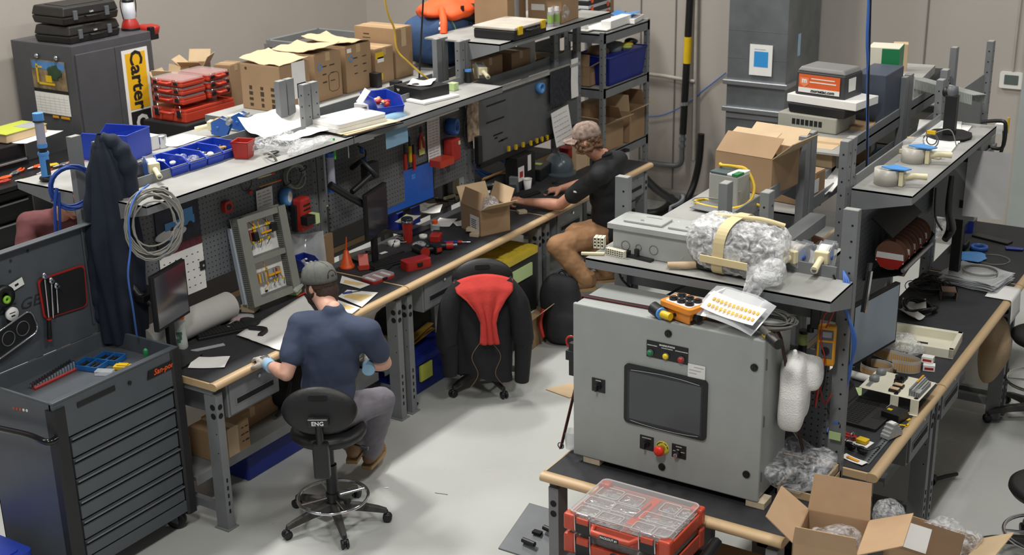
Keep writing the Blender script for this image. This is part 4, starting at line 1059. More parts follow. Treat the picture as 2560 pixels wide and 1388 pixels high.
sh=MB();torso(sh,pel,nk-V((0,0,.012)),shL,shR,.018)
for s_,e_ in((shL,elL),(shR,elR)):sh.cap(s_,mid(s_,e_,.66),.074,.072,18)
sh.build('polo_shirt',m_blk,pr2,rem=.010,smooth=14,disp=(.014,.11))
MB().tube([nk+V((.055*cos(a),.06*sin(a),.0+.02*cos(a))) for a in[2*pi*i/16 for i in range(16)]],.014,8,closed=True).build('collar',m_blk,pr2)
q=mid(shL,elL,.55)+V((.02,-.071,.02));MB().box(q,(.03,.004,.012)).build('sleeve_mark',m_white,pr2)
tr=MB();tr.ell((0,0,0),(.17,.15,.12),22,12,X=Matrix.Translation(pel-V((0,0,.02)))@frame((0,0,1),fd))
for h_,k_,a_ in((hL,knL,ankL),(hR,knR,ankR)):limb(tr,[h_,mid(h_,k_,.5),k_,mid(k_,a_,.45),mid(k_,a_,.95)],[.11,.098,.082,.08,.068])
tr.build('trousers',m_khaki,pr2,rem=.010,smooth=4,disp=(.018,.07))
for a_ in(ankL,ankR):shoe(pr2,a_,a_+V((-.15,-.12,-.06)),m_boot,m_sole)
HX=Matrix.Translation(hc)@frame(hu,hf)
hr=MB();rs=random.Random(4)
for k in range(46):
 a=rs.uniform(-2.3,2.3);z=rs.uniform(-.062,.03);r=.082+.012*rs.random()
 hr.ell((0,0,0),(.020,.020,.018),10,7,X=HX@TR((r*sin(a)*.88,-r*cos(a)*1.12-.004,z)),nz=.3,ns=60,seed=k)
hr.build('curly_hair',m_hair2,pr2,rem=.006,smooth=1)
cp=MB();cp.lathe(prof,X=HX@TR((0,-.006,.030),rx=radians(-3))@Matrix.Diagonal((.91,1.12,1.05,1)),n=36);co=cp.build('cap',m_camo,pr2,solid=.003)
bm=MB()
def brim2(u,v):
 a=(u-.5)*2.2;r=.098+v*.078*cos(a*.72)
 return HX@TR((0,-.002,.034))@V((r*sin(a)*.90,r*cos(a)*1.06,-.012*v-.018*abs(sin(a))**2*v))
bm.surf(brim2,20,6);bm.build('cap_brim',m_camo,co,solid=.004)
gl=MB()
for sx in(-1,1):
 gl.ell((0,0,0),(.026,.006,.017),14,8,X=HX@TR((sx*.034,.098,.004),rz=-sx*.25),sq=.8)
 gl.tube([HX@V((sx*.062,.088,.008)),HX@V((sx*.079,.04,.006)),HX@V((sx*.083,-.005,.0))],.0028,6)
gl.tube([HX@V((-.012,.106,.006)),HX@V((.012,.106,.006))],.002,6)
gl.build('safety_glasses',mat('dark_glasses','2a2624',.15,var=0,spec=.8),pr2)
t=T('office_chair','black task chair with a mesh back under the man in the black polo','chair',(O.x+.02,O.y+.0,0),radians(100))
MB().lathe([(0,.08),(.04,.08),(.035,.14)],n=16).build('hub',m_black,t)
for k in range(5):
 a=.3+2*pi*k/5;MB().tube([(.02*cos(a),.02*sin(a),.12),(.3*cos(a),.3*sin(a),.08)],[.025,.016],8).cyl((.29*cos(a),.29*sin(a),.03),(.31*cos(a),.31*sin(a),.03),.029,n=14).build('leg',m_black,t)
MB().cyl((0,0,.1),(0,0,.6),.03,n=14).build('gas_lift',m_cable_k,t)
MB().prism(rrect(.46,.44,.1),.59,.65).build('seat',m_seat,t,bevel=.02)
def cb(u,v):
 a=(u-.5)*1.5;return V((.26*sin(a)*(1-.12*v),-.30+.09*(1-cos(a))*1.5-.06*v,.68+.42*v))
ba=MB();ba.surf(cb,14,10);bo=ba.build('backrest',m_black_m,t,solid=.02)
MB().tube([cb(i/10,1) for i in range(11)]+[cb(1,1-i/8) for i in range(1,9)]+[cb(1-i/10,0) for i in range(1,11)]+[cb(0,i/8) for i in range(1,8)],.014,8,closed=True).build('backrest_frame',m_steel_d,bo)
MB().tube([(0,-.05,.6),(0,-.28,.6),(0,-.31,.75)],.02,8,sub=4).build('spine',m_black,t)
O=V((-6.95,5.05,0))
q=PX(112,520,-7.05)
pr3=T('person','man in maroon shirt bending his head down behind the jacket and tool cabinet','person',(q.x,q.y,0));O=V((q.x,q.y,0))
rel=lambda p:V(p)-O
shL=rel(PX(72,560,-7.15));shR=rel(PX(150,545,-6.85));shR=shL+V((.28,.26,.0));hc=rel(PX(160,535,-6.85));nk=(shL+shR)/2+V((.03,-.0,.07));pel=V((-.25,.05,.72))+V((0,0,0));pel=mid(shL,shR,.5)+V((-.22,.14,-.46))
hc=nk+V((.12,-.0,.10))
bd=MB();torso(bd,pel,nk,shL,shR,-.01);head(bd,hc,(.75,-.35,-.65),(.55,-.2,.8));bd.cap(nk-V((0,0,.03)),hc+V((-.04,0,-.04)),.062,.056)
eL=shL+V((.08,-.14,-.24));wL=eL+V((.24,.02,-.02));eR=shR+V((.10,.04,-.25));wR=eR+V((.18,-.1,0))
for s_,e_,w_ in((shL,eL,wL),(shR,eR,wR)):limb(bd,[s_,e_,w_],[.056,.042,.03]);hand(bd,w_,(1,0,-.1),(0,0,-1),1,s=1.0)
hL=pel+V((0,-.09,0));hR=pel+V((0,.09,0));kL=hL+V((.4,-.04,-.02));kR=hR+V((.4,.04,-.02));aL=kL+V((-.02,0,-.42));aR=kR+V((-.02,0,-.42))
for h_,k_,a_ in((hL,kL,aL),(hR,kR,aR)):limb(bd,[h_,k_,a_],[.08,.055,.04])
bd.build('body',m_skin,pr3,rem=.008,smooth=3)
sh=MB();torso(sh,pel,nk-V((0,0,.01)),shL,shR,.018)
for s_,e_ in((shL,eL),(shR,eR)):sh.cap(s_,mid(s_,e_,.7),.076,.074,18)
sh.build('shirt',m_maroon,pr3,rem=.011,smooth=5,disp=(.012,.09))
tr=MB()
for h_,k_,a_ in((hL,kL,aL),(hR,kR,aR)):limb(tr,[h_,k_,mid(k_,a_,.95)],[.11,.08,.065])
tr.build('trousers',m_grey_tr,pr3,rem=.012,smooth=3)
HX=Matrix.Translation(hc)@frame((.55,-.2,.8),(.75,-.35,-.65))
MB().ell((0,0,0),(.08,.095,.09),20,12,X=HX@TR((0,-.022,.034)),nz=.08,ns=30).build('hair',m_hair,pr3)
MB().tube([HX@V((.08,-.01,.01)),HX@V((.075,.07,.01)),HX@V((.03,.1,.008)),HX@V((-.03,.1,.008)),HX@V((-.075,.07,.01))],.003,6).build('glasses',m_chrome,pr3)
q=PX(1945,540,-3.30);O=V((q.x,q.y,0))
pr4=T('person','man in dark navy shirt glimpsed between the posts behind the bubble wrapped parcel','person',O)
nk=V((.10,-.02,q.z+.13));pel=V((-.18,.0,q.z-.42));shL=V((0.02,-.19,q.z+.02));shR=V((0.06,.19,q.z+.02));hc=nk+V((.12,.02,.07))
bd=MB();torso(bd,pel,nk,shL,shR,-.01);head(bd,hc,(.8,.1,-.6),(.55,0,.8));bd.cap(nk,hc+V((-.03,0,-.04)),.06,.055)
eL=shL+V((.06,-.06,-.24));eR=shR+V((.1,.05,-.24));wL=eL+V((.22,.08,-.0));wR=eR+V((.2,-.05,0))
for s_,e_,w_ in((shL,eL,wL),(shR,eR,wR)):limb(bd,[s_,e_,w_],[.056,.042,.03]);hand(bd,w_,(1,0,-.1),(0,0,-1),1)
hL=pel+V((0,-.09,0));hR=pel+V((0,.09,0));kL=hL+V((.36,-.04,-.02));kR=hR+V((.36,.04,-.02));aL=kL+V((-.02,0,-.4));aR=kR+V((-.02,0,-.4))
for h_,k_,a_ in((hL,kL,aL),(hR,kR,aR)):limb(bd,[h_,k_,a_],[.08,.055,.04])
bd.build('body',m_skin,pr4,rem=.009,smooth=3)
sh=MB();torso(sh,pel,nk-V((0,0,.01)),shL,shR,.018)
for s_,e_ in((shL,eL),(shR,eR)):sh.cap(s_,mid(s_,e_,.6),.078,.076,18)
sh.build('shirt',mat('dark_navy_shirt','2b3547',.85,var=.05),pr4,rem=.011,smooth=5,disp=(.012,.09))
tr=MB()
for h_,k_,a_ in((hL,kL,aL),(hR,kR,aR)):limb(tr,[h_,k_,mid(k_,a_,.95)],[.11,.08,.065])
tr.build('trousers',m_grey_tr,pr4,rem=.012,smooth=3)
MB().ell((0,0,0),(.08,.095,.09),20,12,X=Matrix.Translation(hc)@frame((.55,0,.8),(.8,.1,-.6))@TR((0,-.022,.034)),nz=.08,ns=30).build('hair',m_hair,pr4)
# makers for the smaller things
def carton(label,loc,d,rz=0,m=None,flaps=None,tape=True,prints=(),group=None,inner=None,name='cardboard_box',wall=.005,cat='box',tilt=None):
 """closed when flaps is None, else flaps=(front -y, right +x, back +y, left -x) opening angles in degrees from closed"""
 m=m or m_card
 t=T(name,label,cat,loc,rz,group,rot=tilt)
 w,l,h=d;x,y=w/2,l/2
 if flaps is None:
  MB().b0(-x,-y,0,x,y,h-.004).build('body',m,t,bevel=.004)
  for s_ in(-1,1):
   MB().b0(-x+.002,(0 if s_>0 else-y)+.001,h-.004,x-.002,(y if s_>0 else 0)-.001,h).build('top_flap',m,t,bevel=.001)
  if tape:MB().b0(-x-.0008,-.024,h-.06,x+.0008,.024,h+.0008).build('packing_tape',mat('tan_tape','b99d74',.35,var=.04),t)
 else:
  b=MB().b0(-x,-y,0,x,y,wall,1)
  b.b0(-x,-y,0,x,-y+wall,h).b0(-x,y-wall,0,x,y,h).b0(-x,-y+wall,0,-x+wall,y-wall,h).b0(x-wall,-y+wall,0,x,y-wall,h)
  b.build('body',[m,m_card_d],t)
  fl=y*.98
  for k,a in enumerate(flaps):
   if a is None:continue
   a=radians(a)
   if k in(0,2):
    s_=-1 if k==0 else 1;X=Matrix.Translation((0,s_*y,h))@Matrix.Rotation(s_*(-a),4,'X')
    MB().b0(-x+.003,-s_*.0,-.002,x-.003,-s_*min(fl,y),.002,0,X).build('flap',m_card_l if a>1.6 else m,t)
   else:
    s_=1 if k==1 else-1;X=Matrix.Translation((s_*x,0,h))@Matrix.Rotation(s_*a,4,'Y')
    MB().b0(0,-y+.003,-.002,-s_*min(y,x)*.98,y-.003,.002,0,X).build('flap',m_card_l if a>1.6 else m,t)
 pm={}
 for(face,u,v,pw,ph,pmt) in prints:
  mb=MB()
  if face=='-y':mb.b0(-x+u*w-pw/2,-y-.0012,v*h-ph/2,-x+u*w+pw/2,-y,v*h+ph/2)
  elif face=='+x':mb.b0(x,-y+u*l-pw/2,v*h-ph/2,x+.0012,-y+u*l+pw/2,v*h+ph/2)
  else:mb.b0(-x+u*w-pw/2,-y+v*l-ph/2,h,-x+u*w+pw/2,-y+v*l+ph/2,h+.0012)
  if pmt in(m_ink,m_print):pm.setdefault(pmt.name,[]).append(mb)
  else:mb.build('label',pmt,t)
 for k,ms in pm.items():
  a=MB()
  for q in ms:a.add(q.v,q.f)
  a.build('printing',MATS[k],t)
 return t
def marks(face,rows,cols,u0,u1,v0,v1,w,h):
 out=[]
 for i in range(cols):
  for j in range(rows):
   out.append((face,u0+(u1-u0)*(i+.5)/cols,v0+(v1-v0)*(j+.5)/rows,w*rnd(.6,1.1),h*rnd(.5,1),m_ink))
 return out
def bin_(label,loc,rz,m,w=.10,l=.18,h=.075,group=None,name='storage_bin',fill=()):
 """stacking bin, hopper front at -y"""
 t=T(name,label,'bin',loc,rz,group)
 x=w/2;th=.0035
 pr_=[(-l/2-.0,0),(-l/2-.012,h*.55),(-l/2+.05,h),(l/2,h),(l/2,0)]
 side=lambda xx:[(xx,y,z) for y,z in pr_]
 b=MB()
 for sx in(-1,1):
  vs=[V((sx*x*(.93 if z<.01 else 1),y,z)) for y,z in pr_]+[V((sx*(x-th)*(.93 if z<.01 else 1),y,z)) for y,z in pr_]
  b.add(vs,[(0,1,2,3,4),(9,8,7,6,5)]+[(i,5+i,5+(i+1)%5,(i+1)%5) for i in range(5)])
 b.b0(-x*.93,-l/2,0,x*.93,l/2,th)
 b.b0(-x,l/2-th,0,x,l/2,h);b.add([V(p) for p in((-x,-l/2-.012,h*.55),(x,-l/2-.012,h*.55),(x*.93,-l/2,0),(-x*.93,-l/2,0),(-x,-l/2-.012+th,h*.55),(x,-l/2-.012+th,h*.55),(x*.93,-l/2+th,0),(-x*.93,-l/2+th,0))],[(0,3,2,1),(4,5,6,7),(0,1,5,4),(1,2,6,5),(2,3,7,6),(3,0,4,7)])
 bo=b.build('bin_body',m,t,bevel=.001)
 MB().tube([(-x,l/2,h),(-x,-l/2+.05,h),(-x,-l/2-.012,h*.55),(x,-l/2-.012,h*.55),(x,-l/2+.05,h),(x,l/2,h)],.0045,6,closed=True).build('rim',m,bo)
 k=0
 for(nm,mm,r,sc) in fill:
  mb=MB();
  for j in range(r):mb.ell((rnd(-x*.55,x*.55),rnd(-l*.32,l*.3),h*.45+rnd(0,h*.25)),(sc*rnd(.6,1.2),sc*rnd(.6,1.2),sc*rnd(.4,.8)),9,6,nz=.4,ns=30,seed=j)
  o=mb.build(nm,mm,t);
 return t
def tape_gun(label,loc,rz,roll=None,frame_m=None,group=None,lie=False,rot=None):
 """hand packing-tape dispenser; handle points -y, roll at the origin"""
 t=T('tape_gun',label,'tape gun',loc,rz,group,rot=rot)
 roll=roll or m_clearp;fm=frame_m or m_blue_t
 X=TR((0,0,.062),ry=pi/2)
 MB().lathe([(.040,-.024),(.058,-.024),(.058,.024),(.040,.024),(.040,-.024)],X=X,n=30).build('tape_roll',roll,t)
 MB().lathe([(.0,-.026),(.038,-.026),(.038,.026),(0,.026)],X=X,n=24).lathe([(0,.026),(.012,.026),(.012,.034),(0,.034)],X=X).build('hub',m_blue_t,t)
 for s_ in(-1,1):
  MB().prism([(-.045,.02),(.05,.0),(.085,.07),(.07,.105),(.02,.13),(-.04,.10)],-.0015,.0015,X=Matrix.Translation((s_*.030,0,0))@Matrix(((0,0,1,0),(1,0,0,0),(0,1,0,0),(0,0,0,1)))).build('side_plate',fm,t)
 MB().cyl((-.033,.075,.095),(.033,.075,.095),.016,n=18).build('roller',m_alu,t)
 MB().b0(-.031,.02,.11,.031,.065,.114).b0(-.031,.064,.1,.031,.067,.122).build('cutter',m_alu,t)
 MB().b0(-.033,-.07,.045,.033,-.04,.105).build('grip_block',m_cream,t,bevel=.005)
 MB().tube([(0,-.05,.072),(0,-.10,.062),(0,-.16,.045)],[.019,.015,.018],12).cyl((0,-.1605,.045),(0,-.161,.045),.011,n=12,m=1).build('handle',[m_cream,m_steel_d],t)
 return t
def paper(label,loc,w,h,rz=0,name='paper_sheet',m=None,cat='paper',rot=None,bend=.004,nz=.004,lines=0,group=None,curl=0):
 m=m or m_white
 o=MB().sheet(w,h,TR(),bend=bend,nz=nz,n=10,curl=curl).build(name,m,loc=loc,rot=rot or(0,0,rz))
 tag(o,label,cat,group)
 if lines:
  mb=MB()
  for i in range(lines):
   y=h/2-h*(i+1)/(lines+1);mb.b0(-w*.42,y-.0015,.004+bend*.6,w*rnd(.1,.42),y+.0015,.0046+bend*.6)
  mb.build('print_lines',m_print,o)
 return o
def hung_sheet(label,loc,w,h,name='paper_sheet',m=None,cat='paper',rot=(0,0,0),rows=0,group=None,cols=1):
 """paper hanging in the y-z plane facing +x; loc = its centre"""
 t=T(name,label,cat,loc,0,group,rot=rot)
 MB().sheet(h,w,Matrix(((0,0,1,0),(0,1,0,0),(1,0,0,0),(0,0,0,1))),bend=.004,nz=.003,n=8).build('sheet',m or m_white,t)
 if rows:
  mb=MB()
  for i in range(rows):
   for j in range(cols):
    z=h/2-h*(i+1)/(rows+1);mb.b0(.0065,-w*.42+w*.84*j/cols,z-.0022,.0072,-w*.42+w*.84*(j+rnd(.5,.92))/cols,z+.0022)
  mb.build('print_lines',m_print,t)
 return t
def monitor(label,loc,rz,w=.54,h=.32,scr=None,tilt=0.,stand=True,hz=.12,roll=0.):
 """screen faces local +x; loc = bottom of the stand"""
 t=T('monitor',label,'monitor',loc,rz)
 X=TR((0,0,hz+h/2),ry=-tilt,rx=roll)
 MB().b0(-.028,-w/2,-h/2,.0,w/2,h/2,0,X).build('housing',m_black,t,bevel=.006)
 MB().b0(.0,-w/2+.001,-h/2+.001,.004,w/2-.001,h/2-.001,0,X).build('bezel',m_black_m,t,bevel=.002)
 s_=MB().b0(.004,-w/2+.012,-h/2+.018,.0052,w/2-.012,h/2-.012,0,X).build('screen',scr or m_glass_d,t)
 if stand:
  MB().b0(-.05,-.03,.01,-.02,.03,hz+h*.5).build('neck',m_black,t,bevel=.005)
  MB().prism(rrect(.2,.24,.03),0,.012).build('base',m_black,t,bevel=.003)
 return t,X
def clutter(label,name,cat,loc,mb,m,rz=0,group=None,bevel=0,rot=None,**k):
 o=mb.build(name,m,loc=loc,rot=rot or(0,0,rz),bevel=bevel,**k);return tag(o,label,cat,group)
def bag(label,loc,r,m=None,seed=0,name='plastic_bag',rz=0,nz=.5,cat='bag',group=None,ns=9.):
 """crumpled clear bag"""
 mb=MB();mb.ell((0,0,r[2]*.9),r,40,26,nz=nz,ns=ns,seed=seed)
 vs=[V((p.x,p.y,max(p.z,.002))) for p in mb.v];mb.v=vs
 o=mb.build(name,m or m_film2,loc=loc,rot=(0,0,rz));mb=None
 tx=bpy.data.textures.new('crumple','VORONOI');tx.noise_scale=.05
 md=o.modifiers.new('d','DISPLACE');md.texture=tx;md.strength=min(r)*.35;md.texture_coords='LOCAL'
 return tag(o,label,cat,group)
def handtool(name,label,cat,loc,pts,rs,mats_,split,group=None):
 """tool as two-part tube: metal end then grip"""
 t=T(name,label,cat,loc,0,group)
 k=max(1,int(len(pts)*split))
 MB().tube(pts[:k+1],rs[0],8).build('blade',mats_[0],t);MB().tube(pts[k:],rs[1],10).build('grip',mats_[1],t)
 return t
# charcoal locker, cases on top, tool chest by the left wall
LZ=2.15
a,b,c=PZ(28,99,LZ),PZ(179,118,LZ),PZ(383,78,LZ)
lx1=b.x;lx0=a.x;ly0=(a.y+b.y)/2;ly1=c.y
t=T('storage_cabinet','tall charcoal steel cabinet with a calendar and a vertical yellow sign','cabinet',(lx1,ly0,0))
wL,dL=ly1-ly0,lx1-lx0
MB().b0(-dL,0,0,-.02,wL,LZ).build('cabinet_body',m_locker,t,bevel=.006)
for k,(y0,y1) in enumerate(((.02,wL*.5-.003),(wL*.5+.003,wL-.02))):
 dd=MB().b0(-.02,y0,.08,0,y1,LZ-.07).build('door',m_locker,t,bevel=.005)
 if k:MB().b0(0,y0+.02,1.0,.03,y0+.05,1.14).build('handle',m_chrome,dd,bevel=.006)
s0,s1,s2=PX(303,128,lx1+.01),PX(367,116,lx1+.01),PX(330,345,lx1+.01)
sw=.21;sh_=s0.z-1.12 if 0 else.92
sy=(s0.y+s1.y)/2;sz1=(s0.z+s1.z)/2
t=T('wall_sign','vertical white framed sign with a yellow field above a smaller black field','sign',(lx1+.004,sy,sz1-sh_/2))
w2=(s1.y-s0.y)/2
MB().b0(0,-w2,-sh_/2,.004,w2,sh_/2).build('board',m_white,t)
zsplit=PX(335,278,lx1+.01).z-(sz1-sh_/2)
MB().b0(.004,-w2*.78,zsplit+.012,.0055,w2*.78,sh_/2-.03).build('yellow_field',mat('sign_yellow','e8b21c',.5,var=.02),t)
MB().b0(.004,-w2*.78,-sh_/2+.03,.0055,w2*.78,zsplit-.006).build('black_field',m_black_m,t)
RV=Matrix(((0,0,1,0),(0,1,0,0),(-1,0,0,0),(0,0,0,1)))
MB().text('Carter',.19,Matrix.Translation((.006,.0,(zsplit+sh_/2)/2))@RV,bold=.028,sx=.98).build('lettering',m_black_m,t)
MB().text('CAT',.18,Matrix.Translation((.006,.0,zsplit-.20))@RV,bold=.045,sx=.9).build('lettering',m_white,t)
MB().add([(.0072,-w2*.75,zsplit-.24),(.0072,-w2*.75,zsplit-.13),(.0072,-w2*.1,zsplit-.185)],[(0,2,1)]).build('yellow_triangle',MATS['sign_yellow'],t)
c0,c1,c2=PY(75,146,ly0-.01),PY(158,146,ly0-.01),PY(100,290,ly0-.01)
t=T('wall_calendar','wall calendar with a picture of an excavator hung by magnets on the dark cabinet side','calendar',((c0.x+c1.x)/2,ly0-.004,c0.z))
cw=(c1.x-c0.x)/2;ch=(c0.z-c2.z)
k_=ch/2
mp=mat('calendar_photo','7c6a50',.5,var=.7,scale=9)
MB().b0(-cw,-.004,-k_,cw,-.001,0).build('picture',mp,t)
MB().b0(-cw*.95,-.0055,-k_*.32,cw*.95,-.004,-.01).build('sky',mat('calendar_sky','4c7fb8',.5,var=.3,scale=8),t)
MB().ell((cw*.35,-.0055,-k_*.42),(cw*.42,.002,k_*.26),16,8,nz=.5,ns=25).build('trees',mat('calendar_tree','2c4630',.6,var=.3),t)
mb=MB();mb.b0(-cw*.72,-.0085,-k_*.8,-cw*.62,-.006,-k_*.15).b0(-cw*.2,-.0085,-k_*.75,cw*.15,-.006,-k_*.52).b0(-cw*.62,-.0085,-k_*.85,cw*.3,-.006,-k_*.78).b0(-cw*.68,-.0085,-k_*.28,-cw*.35,-.006,-k_*.22);mb.build('digger',m_yellow,t)
MB().b0(-cw,-.006,-k_*1.12,cw,-.001,-k_).build('black_band',m_black_m,t)
MB().b0(-cw,-.006,-k_*1.86,cw,-.001,-k_*1.12).build('month_sheet',m_white,t)
mb=MB()
for i in range(1,7):mb.b0(-cw*.95,-.0066,-k_*(1.2+.095*i)-.001,cw*.95,-.006,-k_*(1.2+.095*i)+.001)
for i in range(1,7):mb.b0(-cw+cw*2*i/7-.001,-.0066,-k_*1.82,-cw+cw*2*i/7+.001,-.006,-k_*1.2)
mb.build('grid_lines',m_print,t)
for x in(-cw*.55,cw*.6):MB().lathe([(0,0),(.02,0),(.022,.01),(.012,.02),(0,.022)],X=TR((x,-.004,.03),rx=pi/2)).build('magnet',m_chrome,t)
MB().b0(-cw*.1,-.005,-k_*1.98,cw*.25,-.002,-k_*1.90).b0(cw*.4,-.005,-k_*1.98,cw*.9,-.002,-k_*1.90).build('coloured_tab',m_amber,t)
for k,(z,lab) in enumerate(((LZ,'black plastic tool case, lower of the two stacked on the cabinet'),(LZ+.155,'black plastic tool case, upper of the two stacked on the cabinet'))):
 q=PZ(208,105,LZ)
 q=V((lx1-.30,ly0+.32,z))
 t=T('tool_case',lab,'case',q,radians(-3 if k else 2),'black tool cases on the cabinet')
 mk=mat('case_black','201f1e',.45,var=.1,bump=.2,bscale=200)
 MB().taper(-.2,-.27,.2,.27,0,.065,1.05).build('base',mk,t,bevel=.012)
 MB().taper(-.21,-.283,.21,.283,.068,.145,.93).build('lid',mk,t,bevel=.012)
 MB().b0(.13,-.2,.146,-.13,.2,.149).build('raised_panel',mk,t,bevel=.002)
 for y in(-.16,.16):MB().b0(.195,y-.02,.035,.217,y+.02,.11).build('latch',m_steel_d,t,bevel=.003)
 MB().tube([(.2,-.06,.06),(.235,-.055,.055),(.235,.055,.055),(.2,.06,.06)],.008,8,sub=3).build('handle',m_black,t)
 MB().text('USAG' if 0 else 'L&A',.022,Matrix.Translation((.2165,0,.088))@RYZ).build('lettering',MATS['label_white'],t)
q=PX(327,72,lx1-.22);q=V((lx1-.22,q.y,LZ))
t=T('work_lantern','red site lantern with a frosted dome standing behind the black cases','lantern',q)
MB().lathe([(.075,0),(.08,.02),(.07,.06),(.055,.09),(.05,.1)],n=24).build('base',m_red,t)
MB().lathe([(.08,0),(.084,.012),(.08,.022)],n=24).build('bumper',m_black,t)
MB().lathe([(.052,.1),(.058,.14),(.05,.24),(.0,.25)],n=24).build('dome',mat('frosted_dome','c9ccd2',.35,var=.02),t)
MB().lathe([(.05,.24),(.055,.25),(.04,.275),(0,.28)],n=24).build('cap',m_black,t)
MB().tube([(0,.07,.1),(0,.085,.25),(0,.0,.33),(0,-.085,.25),(0,-.07,.1)],.005,6,sub=4).build('handle',m_black,t)
q=V((lx1-.10,ly1+.04,LZ))
q=PX(405,92,lx1-.1)
t=T('power_tool','red power tool with black base just past the right edge of the dark cabinet','power tool',V((lx1-.12,ly1+.005,LZ-.09)),radians(0))
MB().ell((0,.075,.08),(.09,.072,.05),18,12,nz=.15,ns=20,sq=.6).build('housing',m_red,t)
MB().b0(-.07,0,0,.07,.12,.05).build('battery',m_black,t,bevel=.01)
MB().b0(.05,.0,.02,.10,.05,.12).build('grip',m_black,t,bevel=.008)
g0=PZ(130,455,1.0)
mk=m_black
q=V((-8.75,5.35,0))
t=T('tool_chest','black tool chest with open drawers of loose tools by the left wall','tool chest',V((-8.95,5.2,0)))
Wc=1.55
MB().b0(-.6,0,.1,0,Wc,1.46).build('chest_body',m_black,t,bevel=.01)
MB().b0(-.62,-.02,1.46,-.57,Wc+.02,2.0).build('raised_lid',m_black,t,bevel=.006)
for k,z in enumerate((1.36,1.27,1.16,1.02,.85,.65,.42)):
 out=(.06,.06,.06,.0,.0,.0,0)[k];hh_=(.08,.08,.10,.13,.16,.19,.2)[k]
 d=MB().b0(-.3,.04,z-hh_+.01,out+.012,Wc-.04,z-hh_+.014).b0(out,.04,z-hh_+.01,out+.014,Wc-.04,z).b0(-.3,.04,z-hh_,out,.05,z-.01).b0(-.3,Wc-.05,z-hh_,out,Wc-.04,z-.01).build('drawer',m_black,t,bevel=.003)
 MB().b0(out+.012,.06,z-.022,out+.028,Wc-.06,z-.006).build('drawer_pull',m_alu,d,bevel=.003)
q=PZ(40,318,1.47)
q=V((-9.15,q.y,1.462))
bx=PX(40,318,-9.15)
t=T('phone_book','thick book with lime green cover pages lying on the black tool chest','book',(bx.x,bx.y-.02,1.462),radians(4))
MB().b0(-.14,-.21,.004,.14,.21,.075).build('pages',m_card_l,t,bevel=.006)
MB().b0(-.145,-.215,.075,.145,.215,.079).build('cover',mat('lime_cover','c3cc4c',.6,var=.05),t)
MB().b0(-.03,.02,.079,.14,.21,.081).build('print_block',m_print,t)
paper('white sheets sticking out below the thick green book',(bx.x+.1,bx.y+.05,1.463),.3,.45,.2)
TQ=PX(118,428,-8.60)-V((0,.1,0))
t=T('tool_tray','open drawer tray full of orange handled pliers at the far left','tray',TQ)
MB().b0(-.40,-.55,0,.25,.75,.008).b0(.24,-.55,0,.25,.75,.04).b0(-.2,-.55,0,.25,-.54,.04).b0(-.2,.74,0,.25,.75,.04).build('tray',m_black,t)
rs=random.Random(11)
for k in range(16):
 x,y,a=rs.uniform(-.12,.18),-.45+k*.072,rs.uniform(-.6,.6);L_=rs.uniform(.05,.08)
 mm=(m_orange,m_red,m_orange,m_yellow,m_steel_d)[k%5]
 tt=T('pliers','loose pliers in the open drawer tray at the far left','pliers',TQ+V((x,y,.025)),a,'loose pliers in the drawer tray')
 MB().tube([(0,0,0),(.02,.05,0),(.012,.11,0)],.008,6).tube([(0,0,0),(-.02,.05,0),(-.012,.11,0)],.008,6).build('grips',mm,tt)
 MB().tube([(0,0,0),(0,-.05,0)],[.012,.004],6).build('jaws',m_alu,tt)
q=PZ(60,510,.95)
t=T('workbench','wood-edged bench end poking in at the far left below the tool chest','workbench',(q.x,q.y,0))
q=PZ(62,503,.95)-q
MB().b0(-.45,-.9,.90,0,0.03,.93).build('worktop',m_steel_l,t);MB().tube([(-.45,.03,.93),(0.0,0.03,.93)],.026,12).build('edge_trim',m_woodx,t)
MB().b0(-.1,-.06,0,-.04,0,.9).build('leg',m_steel,t)
paper('white page on the bench end at the far left',PZ(10,492,.955),.2,.25,.4)
def organiser(label,loc,rz,w,l,h,seed,clear=True,handle=True,group=None,big=False,mred=None):
 """low stackable parts organiser with clear lid; front at -y"""
 mred=mred or m_red_o
 t=T('parts_organiser',label,'organiser',loc,rz,group)
 MB().taper(-w/2,-l/2,w/2,l/2,0,h*.62,1.0).build('base',mred,t,bevel=.012)
 MB().prism(rrect(w,l,.02),h*.62,h*.74).build('hinge_rim',mred,t,bevel=.003)
 if clear:
  MB().prism(rrect(w*.97,l*.96,.02),h*.80,h).build('clear_lid',mat('organiser_lid','d9d4d2',.14,alpha=.30,var=0,spec=.9),t,bevel=.004)
 for s_ in(-1,1):
  lt_=MB().b0(s_*w*.32-.022,-l/2-.014,h*.30,s_*w*.32+.022,-l/2+.002,h*.70).build('latch',m_black,t,bevel=.003)
  MB().tube([(s_*w*.32-.026,-l/2-.006,h*.35),(s_*w*.32-.026,-l/2-.014,h*.98),(s_*w*.32+.026,-l/2-.014,h*.98),(s_*w*.32+.026,-l/2-.006,h*.35)],.003,6).build('latch_bail',m_chrome,lt_)
 if handle:MB().tube([(-w*.16,-l/2,h*.55),(-w*.15,-l/2-.035,h*.55),(w*.15,-l/2-.035,h*.55),(w*.16,-l/2,h*.55)],.011,8).build('handle',mred,t)
 return t
ob=PX(480,290,-8.1)
base=V((-8.25,8.42,0))
b0_=PZ(486,286,1.50)
px_,py_=-7.55,7.95
st=T('support_stand','low black stand under the stacked red organisers behind the left row','stand',(b0_.x,b0_.y,0))
MB().b0(-.25,-.35,0,.25,.35,1.50).build('body',m_black_m,st,bevel=.01)
z=1.50
